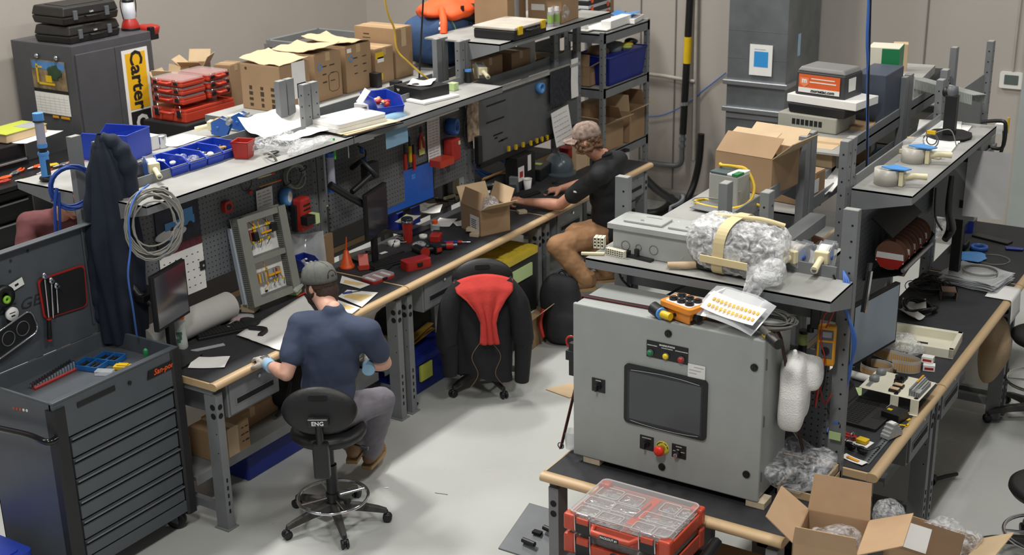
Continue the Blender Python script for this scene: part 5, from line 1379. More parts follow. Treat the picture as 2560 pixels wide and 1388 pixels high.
for k,(hh_,lab) in enumerate(((.145,'bottom'),(.075,'second'),(.062,'third'),(.062,'top'))):
 organiser('red parts organiser with black latches, %s of the front stack beside the dark cabinet'%lab,(b0_.x,b0_.y-(.15 if k else 0),z),0,.36 if k else.40,.27 if k else.58,hh_,k,clear=k>0,group='red organisers by the cabinet')
 if k:organiser('red parts organiser, %s of the rear pile beside the dark cabinet'%('lower','middle','upper')[k-1],(b0_.x,b0_.y+.15,z),pi/2,.26,.36,hh_,k,group='red organisers by the cabinet')
 z+=hh_+.004
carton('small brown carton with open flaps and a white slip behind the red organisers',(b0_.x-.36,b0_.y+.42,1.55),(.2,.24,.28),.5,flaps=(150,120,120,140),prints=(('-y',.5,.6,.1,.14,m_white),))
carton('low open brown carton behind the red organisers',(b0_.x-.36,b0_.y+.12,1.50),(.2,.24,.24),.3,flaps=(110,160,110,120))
carton('tall brown carton with a white label right of the red organisers',(b0_.x+.02,b0_.y+.43,1.35),(.16,.2,.52),.2,prints=(('-y',.7,.3,.07,.16,m_white),))
for k,(dx,dy,dz,sx,sy,sz,lab) in enumerate(((.0,.78,1.66,.2,.36,.12,'long red plastic case behind the first big carton'),(.1,.70,1.545,.2,.2,.1,'smaller red tool case left of the first big carton'))):
 clutter(lab,'tool_case','case',(b0_.x+dx,b0_.y+dy,dz),MB().taper(-sx/2,-sy/2,sx/2,sy/2,0,sz,.9),m_red,rz=.1,bevel=.012)
st=T('support_stand','black cabinet top behind the cartons carrying red cases','stand',(b0_.x-.02,b0_.y+.8,0));MB().b0(-.2,-.25,0,.25,.3,1.54).build('body',m_black_m,st)
# things on the shelves of the left row
SZ=1.9315
xc=-6.33
specs=[('big brown carton with printed icons and a white label, nearest of the carton row',(697,168),(775,152),.37,(697,285)),('tall brown carton with a blue printed ring, second in the row of cartons',(784,139),(853,121),.40,None),('brown carton with a crumpled lid, third in the row of cartons',(862,118),(928,103),.42,None),('lower brown carton with a yellow label, fourth in the row of cartons',(936,124),(984,109),.38,None),('tallest brown carton of the row with its taped side towards the aisle',(986,73),(1031,60),.40,None),('white-sided carton with a brown lid at the far end of the row',(1105,87),(1136,79),.40,None)]
for k,(lab,tc,tr_,wx,bt) in enumerate(specs):
 a=PX(*tc,xc);b=PX(*tr_,xc);l=b.y-a.y-.012;h=a.z-SZ
 pr_=[]
 if k==0:pr_=marks('-y',4,3,.1,.95,.05,.55,.04,.035)+marks('-y',1,1,.1,.2,.9,.9,.03,.03)+[('+x',.62,.62,.14,.26,m_white),('+x',.7,.3,.10,.16,m_white)]
 if k==1:pr_=marks('+x',3,2,.2,.8,.3,.8,.06,.012)
 if k==2:pr_=marks('+x',3,2,.2,.9,.3,.8,.05,.010)+[('+x',.15,.9,.05,.03,m_white)]
 if k==3:pr_=[('+x',.25,.8,.10,.05,m_yellow),('+x',.3,.68,.08,.04,m_white),('+x',.3,.2,.04,.05,m_yellow)]
 if k==4:pr_=marks('-y',2,1,.1,.5,.75,.9,.07,.010)+[('+x',.5,.8,.06,.14,m_card_l)]
 if k==5:pr_=[('+x',.5,.40,.2,h*.7,m_white),('-y',.5,.42,.36,h*.75,m_white)]
 c=carton(lab,(xc-wx/2,a.y+l/2,SZ),(wx,l,h),0,prints=pr_,group='cardboard cartons on the rear shelf')
 if k in(0,1,2):
  X=TR((0,0,h+.012),ry=radians((4,-3,3)[k]),rx=radians((3,3,-3)[k]))
  MB().sheet(wx*1.02,l*.98,X,bend=.02,nz=.02,t=.004,seed=k).build('lifted_flap',m_card_l,c)
 if k in(1,2):MB().ring((wx/2+.001,-l*.3,h*.72),.022,.004,20,5,axis='X').build('blue_ring',m_blue_l,c)
 if k==1:
  MB().tube([(wx/2+.001,y,z) for y,z in((l*.0,h*.2),(l*.0,h*.5),(l*.1,h*.55),(l*.3,h*.55),(l*.38,h*.5),(l*.38,h*.2),(l*.3,h*.15),(l*.1,h*.15))],.002,5,closed=True).build('outline_print',m_ink,c)
q=PZ(560,335,SZ)
tape_gun('blue tape gun with a brown roll leaning against another on the rear shelf',(q.x+.02,q.y-.06,SZ),radians(-65),roll=mat('brown_tape_roll','b39468',.45,var=.05))
tape_gun('blue tape gun with a white roll behind the brown one on the rear shelf',(q.x+.03,q.y+.12,SZ),radians(-75),roll=mat('white_tape_roll','dedede',.45,var=.03))
q=PZ(632,305,SZ);paper('white sheet under a green note on the rear shelf',(q.x,q.y,SZ+.012),.13,.2,.3);paper('pale green note on the rear shelf beside the first carton',(q.x,q.y-.02,SZ+.03),.1,.13,.2,m=mat('green_note','b8cf7a',.7,var=.03))
q=PZ(405,368,SZ);t=T('steel_canister','small shiny steel canister on the rear shelf beside the blue bin','canister',(q.x,q.y,SZ));MB().cyl((0,0,0),(0,0,.07),.035,n=20).build('can',m_chrome,t);MB().lathe([(.037,.07),(.037,.078),(0,.08)],n=20).build('lid',m_alu,t)
q=PZ(380,372,SZ);clutter('small white carton between the blue bin and the steel canister','small_box','box',(q.x,q.y,SZ),MB().b0(-.04,-.035,0,.04,.035,.09),m_white,bevel=.002)
q=PZ(450,352,SZ);paper('grey printed sheet lying on the rear shelf left of the tape guns',(q.x,q.y,SZ),.2,.3,.1)
q=PZ(300,396,SZ)
bin_('large blue open bin on the rear shelf behind the hanging jacket',(q.x-.06,q.y+.02,SZ),radians(-75),m_blue,w=.26,l=.36,h=.17)
q=PZ(225,362,SZ);tag(MB().sheet(.13,.14,TR((0,0,.06),rx=radians(62)),bend=.04,nz=.05,n=12).build('foil_bag',mat('silver_foil','b9babc',.25,.7,var=.2,bump=.5),loc=(-6.40,q.y-.12,SZ),rot=(0,0,.5)),'crumpled silver foil bag behind the blue bin','bag')
q=PZ(118,452,SZ)
t=T('sealant_gun','blue sealant gun with a grey cartridge standing on the rear shelf','sealant gun',(q.x,q.y,SZ))
MB().ell((0,0,.015),(.05,.04,.02),14,8).build('foot',m_black,t)
MB().cyl((0,0,.01),(0,0,.16),.028,n=18).build('grip',m_blue_l,t);MB().b0(.02,-.01,.04,.032,.01,.13).build('trigger',m_black,t)
MB().cyl((0,0,.16),(0,0,.20),.024,n=16).build('rod',m_black,t);MB().lathe([(.03,.155),(.034,.165),(.03,.175)],n=18).lathe([(.028,.2),(.03,.21),(.028,.225)],n=18).build('collars',m_blue_l,t)
MB().cyl((0,0,.2),(0,0,.36),.026,n=18).build('cartridge',mat('cartridge_grey','9ea0ae',.35,var=.04),t)
MB().cyl((0,0,.36),(0,0,.405),.031,n=18).build('cap',m_blue_l,t);MB().ring((0,0,.358),.03,.006,18,6).build('cap_ring',m_black,t)
coil('cable_coil','navy blue cable coil hanging on the first post behind the jacket',PX(180,468,-5.95),.115,.006,8,m_cable_bd,tilt=(radians(84),0,radians(62)),jit=.010)
t=T('blue_cable_tail','blue cable hanging straight down from the coil behind the cabinet lid','cable',(0,0,0));MB().tube([PX(142,470,-5.93),PX(137,520,-5.93),PX(140,590,-5.93)],.009,6,sub=4).tube([PX(147,480,-5.93),PX(150,560,-5.93),PX(152,620,-5.93)],.008,6,sub=4).build('cable',m_cable_bd,t)
m_jacket=mat('navy_jacket','18202f',.85,var=.10,scale=14,bump=.2,bscale=30)
jx,jy=-5.79,4.86
t=T('work_jacket','dark navy work jacket hanging over the first shelf post beside the cabinet lid','jacket',(jx,jy,0))
def jk(u,v):
 a=2*pi*u;z=2.29-1.22*v
 w=lerpl([.02,.075,.10,.11,.12,.135,.135,.125,.12,.115,.11],v);d=lerpl([.02,.06,.08,.085,.09,.10,.10,.09,.09,.085,.08],v)
 f=1+.16*sin(a*5+v*3)*min(1,v*3)+.08*sin(a*9-v*5)+.16*noise.noise(V((cos(a)*1.6,sin(a)*1.6,z*2.2)))
 r=V((cos(a)*w*f,sin(a)*d*f))
 off=lerpl([0,.01,.02,.02,.02,.01,.01,.01,.01,.01,.01],v)
 return V((r.x*.72-r.y*.69+off,r.x*.69+r.y*.72,z))
MB().surf(jk,72,44,cu=True).build('jacket_body',m_jacket,t)
def sleeve(pts,rs,nm):
 mb=MB();P=spline([V(p) for p in pts],8);n=len(P);vs=[]
 mb.tube(P,[lerpl(rs,i/(n-1))*(1+.12*sin(i*1.3)) for i in range(n)],14);mb.build(nm,m_jacket,t)
sleeve([(.0,.0,2.27),(.06,.05,2.23),(.10,.08,2.10),(.07,.08,1.85),(.06,.07,1.5)],[.03,.045,.055,.05,.045],'sleeve')
sleeve([(-.01,-.01,2.24),(-.05,-.05,2.0),(-.08,-.07,1.7),(-.10,-.09,1.4),(-.10,-.08,1.2)],[.03,.045,.055,.055,.05],'sleeve')
q=PZ(385,448,SZ);tape_gun('blue tape gun with cream handle at the near front corner of the shelf',(q.x-.02,q.y+.01,SZ),radians(62),roll=mat('white_tape_roll','dedede',.45),rot=(0,0,radians(62)))
binx=[(432,440),(478,426),(522,412),(562,398)]
for k,p in enumerate(binx):
 q=PZ(*p,SZ);fill=((('small_parts',m_white,5,.022),('bolts',m_orange,2,.01)),(('plastic_bag',m_film2,5,.03),),(('white_parts',m_white,7,.022),('dark_parts',m_black,4,.014)),(('brown_wrappers',mat('kraft','a8864a',.7),6,.018),('dark_parts',m_black,3,.012)))[k]
 bin_('blue stacking bin holding %s, %s along the shelf edge'%(('white parts and orange caps','a clear bag','white plastic parts','brown wrappers')[k],('nearest','second','third','furthest')[k]),(q.x-.10,q.y+.05,SZ),radians(90),m_blue,w=.142,l=.22,h=.085,group='blue bins along the shelf edge',fill=fill)
q=PZ(608,398,SZ)
t=T('red_pot','square red plastic pot at the end of the blue bins','pot',(q.x-.03,q.y+.04,SZ),radians(20))
pb=MB()
for(x0,y0,x1,y1) in((-1,-1,1,-.93),(-1,.93,1,1),(-1,-1,-.93,1),(.93,-1,1,1)):
 b,s_=.045,.056
 pb.add([V((x*b,y*b,0)) for x,y in((x0,y0),(x1,y0),(x1,y1),(x0,y1))]+[V((x*s_,y*s_,.105)) for x,y in((x0,y0),(x1,y0),(x1,y1),(x0,y1))],[(3,2,1,0),(4,5,6,7),(0,1,5,4),(1,2,6,5),(2,3,7,6),(3,0,4,7)])
pb.b0(-.045,-.045,0,.045,.045,.004);pb.build('pot_body',m_red,t)
MB().tube([(-.057,-.057,.105),(.057,-.057,.105),(.057,.057,.105),(-.057,.057,.105)],.004,6,closed=True).build('rim',m_red,t)
q=PZ(735,335,SZ)
o=MB().sheet(.44,.52,TR((0,0,.03)),bend=.0,nz=.02,n=18,curl=0).build('drawing_sheet',m_white,loc=(q.x-.02,q.y,SZ),rot=(0,0,radians(-8)))
for v in o.data.vertices:
 v.co.z+=.11*max(0,(-v.co.x-.06)/.18)**1.6 if v.co.x<-.06 else 0
tag(o,'large white drawing sheet curling up on the left row shelf','paper')
q=PZ(690,372,SZ)
bag('crumpled clear plastic with silver wrap right of the red pot',(q.x,q.y,SZ),(.13,.20,.05),seed=3,rz=radians(-15))
q=PZ(770,372,SZ);bag('long flat clear plastic sleeve at the shelf edge under the drawing',(q.x,q.y,SZ),(.07,.22,.03),seed=8,rz=radians(8))
t=T('hanging_strap','grey strap drooping over the shelf edge below the clear plastic','strap',(0,0,0));q=PZ(660,385,SZ+.02)
MB().tube([q,PX(675,383,-5.5),PX(690,400,-5.48),PX(697,420,-5.48)],.008,6,sub=4).build('strap',m_cable_g,t);MB().ell(q+V((.03,.05,0)),(.03,.05,.01),12,6).build('clip',m_black,t)
q=PZ(880,318,SZ)
t=T('board_stack','stack of brown and black folders under the bubble foam, poking past the shelf edge','folders',(q.x+.0,q.y+.02,SZ),radians(-10))
MB().b0(-.16,-.25,0,.2,.27,.008).build('black_board',m_black,t);MB().b0(-.15,-.24,.009,.18,.26,.014,0,TR(rz=.06)).build('kraft_folder',m_card_l,t);MB().b0(-.13,-.24,.015,.17,.24,.019,0,TR(rz=-.05)).build('cream_folder',m_cream,t)
t=T('foam_sheets','two sheets of white bubble foam stacked on the folders','foam',(q.x-.03,q.y+.0,SZ+.02),radians(-10))
for k in range(2):
 MB().prism(rrect(.30,.46-.02*k,.03),.028*k,.028*k+.026,X=TR(rz=.03*k)).build('foam_sheet',m_foam,t,bevel=.008)
q=PZ(940,290,SZ)
bin_('big blue bin with a white card and red parts behind the white foam',(q.x-.02,q.y+.10,SZ),radians(60),m_blue,w=.20,l=.30,h=.13,fill=(('red_parts',m_red,5,.03),('kraft_parts',m_card_l,3,.025)))
q2=PZ(915,262,SZ+.1);paper('white folded card standing in the big blue bin',(q2.x,q2.y,SZ+.15),.11,.11,.3,rot=(radians(50),0,radians(-30)),bend=.02)
q=PZ(922,282,SZ);clutter('white carton box between the foam sheets and the big blue bin','small_box','box',(q.x-.01,q.y+.02,SZ),MB().b0(-.09,-.055,0,.09,.055,.065),m_white,rz=radians(2),bevel=.002)
q=PZ(1062,245,SZ)
t=T('equipment_box','flat black equipment box with loose papers on top','box',(q.x-.05,q.y+.02,SZ+.018),radians(-12))
MB().b0(-.15,-.13,0,.15,.15,.075).build('carton',m_black,t,bevel=.003);MB().text('intelligence' if 0 else 'W',.03,TR((-.1,-.1305,.04),rx=pi/2)).build('lettering',MATS['label_white'],t)
paper('brown and white papers lying on the flat black box',(q.x-.06,q.y+.05,SZ+.097),.18,.2,.4,bend=.01,nz=.02)
q3=PZ(1098,248,SZ);clutter('white binder under the black box at the shelf edge','binder','binder',(q3.x-.04,q3.y,SZ),MB().b0(-.14,-.2,0,.1,.16,.017),m_white,rz=radians(-10),bevel=.003)
q=PZ(1133,225,SZ);clutter('pale green sticky note block right of the black box','note_block','note block',(q.x,q.y,SZ),MB().b0(-.03,-.03,0,.03,.03,.055),m_tag,bevel=.001)
q=PZ(1215,200,SZ);tape_gun('cream handled tape gun lying near the far end of the shelf',(q.x-.05,q.y-.0,SZ),radians(55),roll=m_clearp,frame_m=m_cream)
q=PZ(1171,206,SZ);t=T('spray_can','short black can with a blue cap beside the far tape gun','can',(q.x,q.y,SZ));MB().cyl((0,0,0),(0,0,.085),.026,n=18).build('can',m_black,t);MB().cyl((0,0,.085),(0,0,.102),.028,n=18).build('cap',m_blue_l,t)
for k,(px,py,hh_) in enumerate(((945,218,.11),(996,226,.07))):
 q=PZ(px,py,SZ);clutter(('upright black book end on the rear shelf','shorter black device on the rear shelf beside the black box')[k],'book_end','book end',(q.x-.02,q.y,SZ),MB().b0(-.04,-.03,0,.04,.03,hh_),m_black,bevel=.003)
a=PX(962,0,-5.95);t=T('air_hose','yellow hose dropping from above onto the shelf in front of the tall carton','hose',(0,0,0))
MB().tube([a+V((.0,-.1,.8)),a,PX(985,70,-5.95),PX(993,125,-5.95),PX(1020,155,-5.9),PX(1070,198,-5.85)],.0075,8,sub=6).build('hose',mat('yellow_hose','c9a63a',.5),t)
a=PX(1058,0,-5.9);t=T('drop_cable','black cord hanging straight down behind the flat black box','cord',(0,0,0));MB().tube([a+V((0,0,1.5)),a,PX(1048,195,-5.9)],.007,8).build('cord',m_cable_k,t)
m_denim=mat('blue_bag_fabric','2a4468',.85,var=.1,bump=.2)
q=PX(1150,95,-6.35)
t=T('duffel_bag','dark blue duffel bag with green piping behind the end of the carton row','bag',(-6.42,q.y,SZ),0)
MB().ell((0,0,.21),(.22,.50,.21),32,18,nz=.12,ns=4,sq=.55).build('bag_body',m_denim,t)
for y in(-.26,.16):MB().ring((0,y,.215),.228,.006,36,6,axis='Y').build('green_piping',mat('green_piping','5a8a4a',.7),t)
for y in(-.05,.3):MB().ring((0,y,.213),.222,.012,36,4,axis='Y').build('strap',m_black_m,t)
t=T('safety_vest','orange work vest with reflective tape slumped on the blue duffel bag','vest',(-6.40,q.y-.02,SZ+.36))
m_or=mat('vest_orange','ee5a22',.7,var=.08,bump=.3,bscale=12)
MB().ell((0,-.05,.06),(.2,.36,.09),32,18,nz=.4,ns=6,seed=2).build('fabric',m_or,t)
MB().tube([(.1,-.30,.10),(.2,-.42,.03),(.23,-.47,-.06)],[.03,.03,.03],8,sub=4).build('shoulder',m_or,t)
for k in range(2):MB().box((.195+.012*k,-.42-.03*k,.02-.04*k),(.05,.05,.018),rz=.3).build('reflective_strip',m_white,t)
MB().ell((.08,.05,.03),(.14,.2,.07),24,12,nz=.4,ns=7).build('black_lining',m_black_m,t)
for y in(-.15,.05):MB().box((.20,y,.09),(.02,.03,.06)).build('buckle',m_black,t,bevel=.004)
HSZ=2.236
p=PZ(1280,100,HSZ)
t=T('tool_case','black case with a pale worn lid and yellow latches on the high shelf','case',(p.x-.14,p.y+.20,HSZ),radians(0))
MB().b0(-.19,-.24,0,.19,.24,.075).build('base',m_black,t,bevel=.012);MB().b0(-.195,-.245,.077,.195,.245,.10).build('lid',mat('worn_lid','b9b2a6',.6,var=.12),t,bevel=.008)
for y in(-.17,.17):MB().b0(.185,y-.03,.04,.205,y+.03,.105).build('latch',m_yellow,t,bevel=.003)
MB().tube([(.19,-.08,.06),(.225,-.07,.06),(.225,.07,.06),(.19,.08,.06)],.011,8).build('handle',m_black,t)
p=PZ(1300,75,HSZ)
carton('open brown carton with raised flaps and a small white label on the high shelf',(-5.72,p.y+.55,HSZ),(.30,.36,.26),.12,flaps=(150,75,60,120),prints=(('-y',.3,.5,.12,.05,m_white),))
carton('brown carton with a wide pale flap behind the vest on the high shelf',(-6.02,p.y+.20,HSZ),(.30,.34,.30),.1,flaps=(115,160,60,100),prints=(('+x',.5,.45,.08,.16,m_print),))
for k,dy in enumerate((.0,.07)):
 p=PZ(1376+k*16,66-k*3,HSZ);t=T('spray_bottle',('clear bottle with green label, left one beside the open carton','clear bottle with green label, right one beside the open carton')[k],'bottle',(p.x,p.y,HSZ),0,'green label bottles');MB().cyl((0,0,0),(0,0,.12),.026,n=16).build('bottle',m_clearp,t);MB().cyl((0,0,.03),(0,0,.09),.0268,n=16,caps=False).build('label',mat('bottle_green','8fb05a',.6),t);MB().cyl((0,0,.12),(0,0,.15),.02,n=14).build('cap',m_white,t)
p=PZ(1400,58,HSZ);bag('blue and clear bag behind the green labelled bottles',(p.x-.02,p.y+.02,HSZ),(.08,.1,.09),seed=12);
p=PZ(1432,58,2.021);clutter('dark blue cloth bundle beside the stacked parts cases','cloth','cloth',(-6.14,10.42,2.021),MB().ell((0,0,.02),(.07,.09,.022),16,8,nz=.3),m_blue_d)
for k in range(4):
 p=PZ(1478,45,2.021)
 t=T('parts_case',('lowest','second','third','top')[k]+' grey and clear parts case with orange clips stacked at the shelf end','case',(-6.22,p.y+.0,2.021+.075*k),radians(3),'stacked parts cases')
 MB().b0(-.15,-.24,0,.15,.24,.04).build('base',m_black,t,bevel=.006);MB().b0(-.15,-.24,.042,.15,.24,.072).build('clear_lid',mat('case_lid','cfd3d6',.25,alpha=.75,var=0),t,bevel=.006)
 for y in(-.17,.17):MB().b0(.145,y-.02,.02,.158,y+.02,.06).build('clip',m_orange,t)
p=PZ(1545,28,HSZ);carton('closed brown carton past the stacked parts cases',(-6.24,11.35,2.021),(.25,.25,.26),0)
p=PZ(1235,185,1.805)
carton('brown carton on the narrow shelf below the black case',(-6.0,8.95,1.805),(.22,.36,.22),0,prints=(('+x',.3,.4,.1,.12,m_card_l),))
carton('second brown carton on the narrow shelf, further back',(-6.0,9.42,1.805),(.22,.3,.2),0)
clutter('leaning grey sheet on the narrow shelf of the far bay','steel_sheet','sheet',(-6.05,9.75,1.805),MB().b0(0,-.14,0,.01,.14,.26),m_white)
for k,(px,py) in enumerate(((1285,182),(1300,172),(1345,160))):
 p=PX(px,py,-5.93);bag(('small crumpled wrapper on the narrow shelf, nearest','small crumpled wrapper on the narrow shelf, middle','crumpled cloth on the narrow shelf, furthest')[k],(p.x,p.y,1.805),(.05,.06,.03),seed=k+20,m=m_white if k else m_film2)
RX0=-6.0
t=T('parts_crate','large blue plastic crate full of parts on the shelf rack','crate',(RX0+.19,10.85,1.525))
cb_=MB();cb_.taper(-.165,-.33,.165,.33,0,.26,1.1);co=cb_.build('crate',m_blue_d,t,bevel=.008)
MB().tube([(-.185,-.365,.26),(.185,-.365,.26),(.185,.365,.26),(-.185,.365,.26)],.01,6,closed=True).build('rim',m_blue_d,co)
for k,(mm,x,y,z,r) in enumerate(((m_steel,.02,.0,.29,.1),(m_yellow,.1,.12,.30,.05),(m_black,.1,.2,.32,.06),(m_card,-.05,-.15,.28,.1),(m_limegreen,.12,.08,.29,.04))):
 MB().ell((x,y,z),(r,r*1.2,r*.5),12,8,nz=.4,ns=14,seed=k).build('contents',mm,t)
carton('open low brown carton holding white packets on the rack',(RX0+.08,10.52,1.525),(.26,.22,.18),0,flaps=(85,150,60,120),prints=())
carton('curled brown carton sticking out left of the rack',(RX0-.22,10.45,1.66),(.2,.22,.14),.1,flaps=(160,150,None,None))
carton('open carton with a drooping flap on the lower rack shelf, nearer',(RX0+.22,10.62,.925),(.28,.30,.25),-.1,flaps=(145,150,60,100))
carton('open carton with a drooping flap on the lower rack shelf, further',(RX0+.24,11.02,.925),(.28,.34,.30),.05,flaps=(100,155,70,100))
carton('closed carton standing behind the open ones on the rack',(RX0+.1,10.85,.925),(.12,.7,.42),0)
q=PX(1560,375,-5.6);t=T('glass_jar','clear jar and black lid on the bottom rack shelf','jar',(q.x,q.y,q.z-.03));MB().cyl((0,0,-.06),(0,0,.02),.05,n=18).build('jar',m_clearp,t);MB().cyl((0,0,.02),(0,0,.035),.052,n=18).build('lid',m_black,t)
clutter('white printed plastic housing with openings on top of the shelf rack','plastic_housing','housing',(RX0+.2,10.78,2.022),MB().b0(-.12,-.28,0,.12,.28,.012).b0(.02,-.2,.012,.12,.24,.075).b0(-.1,.1,.012,.02,.2,.05),m_white,bevel=.004,rz=.05)
clutter('white bracket lying at the near end of the rack top','plastic_bracket','bracket',(RX0+.12,10.47,2.022),MB().b0(-.08,-.08,0,.08,.08,.01).b0(-.03,-.03,.01,.03,.03,.05),m_white,bevel=.003)
t=T('paper_stack','papers with a blue cover on the far end of the rack top','paper',(RX0+.22,11.1,2.022),.2);MB().b0(-.12,-.16,0,.12,.16,.04).build('pages',m_white,t);MB().sheet(.22,.26,TR((-.01,0,.05)),bend=.03,nz=.02).build('cover',m_blue_l,t)
# panels and bench tops of the left row
PXL=-5.765
BZ=.952
def PB(px,py,dx=0):return PX(px,py,PXL+dx)
def BT(px,py,dz=0):return PZ(px,py,BZ+dz)
a,b=PB(395,520),PB(478,480);zt=PB(440,500).z
t=T('wall_calendar','calendar with a blue pickup and a white car hanging on the perforated panel','calendar',(PXL+.004,(a.y+b.y)/2,0))
zb=PB(440,610).z;zz_=PB(490,692).z;w2=(b.y-a.y)/2+.04
MB().b0(0,-w2,zb,.003,w2,zt+.02).build('picture',mat('dark_picture','1d2436',.4,var=.6,scale=16),t)
tk=MB();ty=PB(452,545);ty_=ty.y-(a.y+b.y)/2
tk.b0(.003,ty_-.14,ty.z-.05,.006,ty_+.10,ty.z+.0).b0(.003,ty_-.02,ty.z,.006,ty_+.09,ty.z+.05);tk.build('blue_truck',mat('truck_blue','4f8fc8',.4,var=.08),t)
for dy in(-.08,.06):MB().cyl((.003,ty_+dy,ty.z-.055),(.0065,ty_+dy,ty.z-.055),.022,n=16).build('wheel',m_black,t)
ty=PB(425,585);MB().ell((.004,ty.y-(a.y+b.y)/2,ty.z),(.003,.13,.035),18,8).build('white_car',m_white,t)
MB().b0(0,-w2,zb-.05,.004,w2,zb).build('red_band',mat('band_red','5a1f2a',.6,var=.4,scale=60),t)
MB().b0(0,-w2,zb-.34,.003,w2,zb-.05).build('month_sheet',m_white,t)
mb=MB()
for i in range(5):
 for j in range(7):mb.b0(.003,-w2*.85+j*w2*.26,zb-.10-i*.05,.0036,-w2*.85+j*w2*.26+.012,zb-.094-i*.05)
mb.build('day_numbers',m_ink,t)
q=PX(385,560,-5.60)
coil('cable_hank','big tangled hank of grey cable hanging below the shelf edge over the calendar',(-5.455,PX(385,560,-5.455).y,PX(385,560,-5.455).z),.135,.0052,9,m_cable_g,tilt=(radians(90),0,radians(52)),jit=.03,flat=1.28,ties=False)
h=PX(400,478,-5.52)
t=T('spring_clamp','black clamp on the shelf edge holding the grey cable hank','clamp',h);MB().b0(-.02,-.04,-.07,.03,.04,.02).cyl((0,-.02,-.03),(.0,.03,-.03),.035,n=14).build('body',m_black,t,bevel=.008)
t=T('blue_cable','light blue network cable dropping from the clamp into the tool cabinet','cable',(0,0,0))
MB().tube([PX(372,462,-5.5),PX(340,490,-5.48),PX(322,545,-5.46),PX(326,620,-5.44),PX(320,690,-5.44),PX(332,770,-5.5),PX(342,840,-5.55)],.0058,8,sub=6).build('cable',m_cable_b,t)
t=T('blue_cable','short end of light blue cable sticking out under the grey cable hank','cable',(0,0,0))
MB().tube([PX(440,560,-5.52),PX(425,610,-5.52),PX(400,650,-5.52)],.005,8,sub=5).build('cable',m_cable_b,t)
q=PB(568,517,.02);t=T('tape_measure','red tape measure hung on the perforated panel','tape measure',q);MB().prism(rrect(.07,.075,.022),-.016,.016,X=RYZ).build('case',m_red,t,bevel=.006);MB().cyl((.016,0,0),(.018,0,0),.02,n=18).build('face',m_black,t)
q=PB(663,520,.01);hung_sheet('white printed list behind the top of the leaning wiring panel',q,.15,.26,rows=11,cols=3)
q=PB(716,492,.03);t=T('tape_roll','blue masking tape roll hung on the panel edge','tape',q,rot=(0,0,radians(20)));MB().lathe([(.038,-.025),(.058,-.025),(.058,.025),(.038,.025),(.038,-.025)],X=TR(ry=pi/2),n=30).build('tape',m_blue_l,t);MB().lathe([(.034,-.022),(.038,-.022),(.038,.026),(.034,.026)],X=TR(ry=pi/2),n=30).build('core',m_white,t)
q=PB(738,440,.06);coil('cable_coil','grey green air hose coil hanging near the shelf post',q,.075,.007,6,mat('grey_green_hose','7c8479',.45,var=.08),tilt=(radians(86),0,radians(75)),jit=.014)
q=PB(755,530,.08);t=T('charger','glossy red battery charger mounted beside the shelf post','charger',q,rot=(0,0,radians(6)))
MB().taper(-.045,-.06,.045,.06,-.12,.10,.85).build('housing',m_red,t,bevel=.014);MB().b0(-.05,-.065,-.125,.0,.065,.06).build('back',m_black,t,bevel=.008)
for z in(.05,.02,-.03):MB().b0(.038,-.035,z,.046,.035,z+.008).build('vent',m_black_m,t)
q=PX(775,548,-5.6);t=T('sensor_box','small black device with a green sticker on the shelf post','device',q);MB().b0(-.03,-.06,-.03,.03,.02,.03).build('body',m_black,t,bevel=.004);MB().b0(-.03,.021,-.035,.032,.06,.03).build('sticker',m_tag,t)
for k,(p0,p1,mm,lab) in enumerate((((645,445),(685,433),m_orange,'white pencil with orange end lying on a panel ledge'),((648,467),(702,450),m_orange,'craft knife with an orange handle under the pencil'))):
 a,b=PB(*p0,.03),PB(*p1,.03);t=T('craft_tool',lab,'tool',a)
 MB().tube([V((0,0,0)),(b-a)*.8],.006,6).build('shaft',m_cream if k==0 else m_ply,t);MB().tube([(b-a)*.8,b-a],.007,6).build('tip',mm,t)
for k,pts in enumerate((((612,430),(600,455),(612,478),(628,462),(622,432)),((575,440),(560,455),(572,470),(590,455)),((630,475),(622,482),(632,485)))):
 if k<2:
  t=T('cord_loop',('thin black cord loop with a red plug on the perforated panel','black hook and cord on the perforated panel')[k],'cord',(0,0,0));MB().tube([PB(*p,.02) for p in pts],.003,6,closed=True,sub=4).build('cord',m_cable_k,t)
  if k==0:MB().ell(PB(626,480,.02),(.012,.02,.015),12,8).build('plug',m_red,t)
t=T('panel_socket','small black square bracket low on the perforated panel','bracket',PB(505,663,.004));MB().b0(0,-.022,-.028,.01,.022,.028).build('plate',m_black,t);MB().cyl((.01,0,0),(.014,0,0),.008,n=12).build('screw',m_chrome,t)
a,b=BT(470,745,.10),BT(612,665,.10)
a=V((-5.70,5.02,BZ+.09));b=V((-5.70,5.62,BZ+.09))
t=T('foam_roll','long white roll of packing foam lying along the back of the nearest bench','roll',(0,0,0));MB().cyl(a-V((0,.1,0)),b,.088,n=32).build('roll',mat('roll_white','b0aea9',.75,var=.03),t);MB().cyl(b,b+V((0,.002,0)),.03,n=20).build('core',m_card,t)
BL=PZ(620,768,BZ+.05);TLp=PY(566,552,BL.y-.02);W_p=.40
wv=V((.10,1,0)).normalized()
uv=(TLp-BL);uv=uv-wv*uv.dot(wv);H_p=uv.length;uv.normalize();nv=wv.cross(uv)
if nv.dot(V((1,0,0)))<0:nv=-nv
XP=Matrix(((wv.x,uv.x,nv.x,BL.x),(wv.y,uv.y,nv.y,BL.y),(wv.z,uv.z,nv.z,BL.z),(0,0,0,1)))
t=T('wiring_panel','leaning back panel with slotted grey wire duct, terminals and yellow wires','wiring panel',(0,0,0));t.matrix_world=XP
m_duct=mat('wire_duct_grey','7e8078',.55,var=.05)
MB().b0(0,0,-.006,W_p,H_p,0).build('back_plate',m_white,t)
MB().b0(-.016,.02,-.03,-.002,H_p*.9,.0).build('side_strip',mat('strip_pale','a9b3bf',.4,var=.04),t)
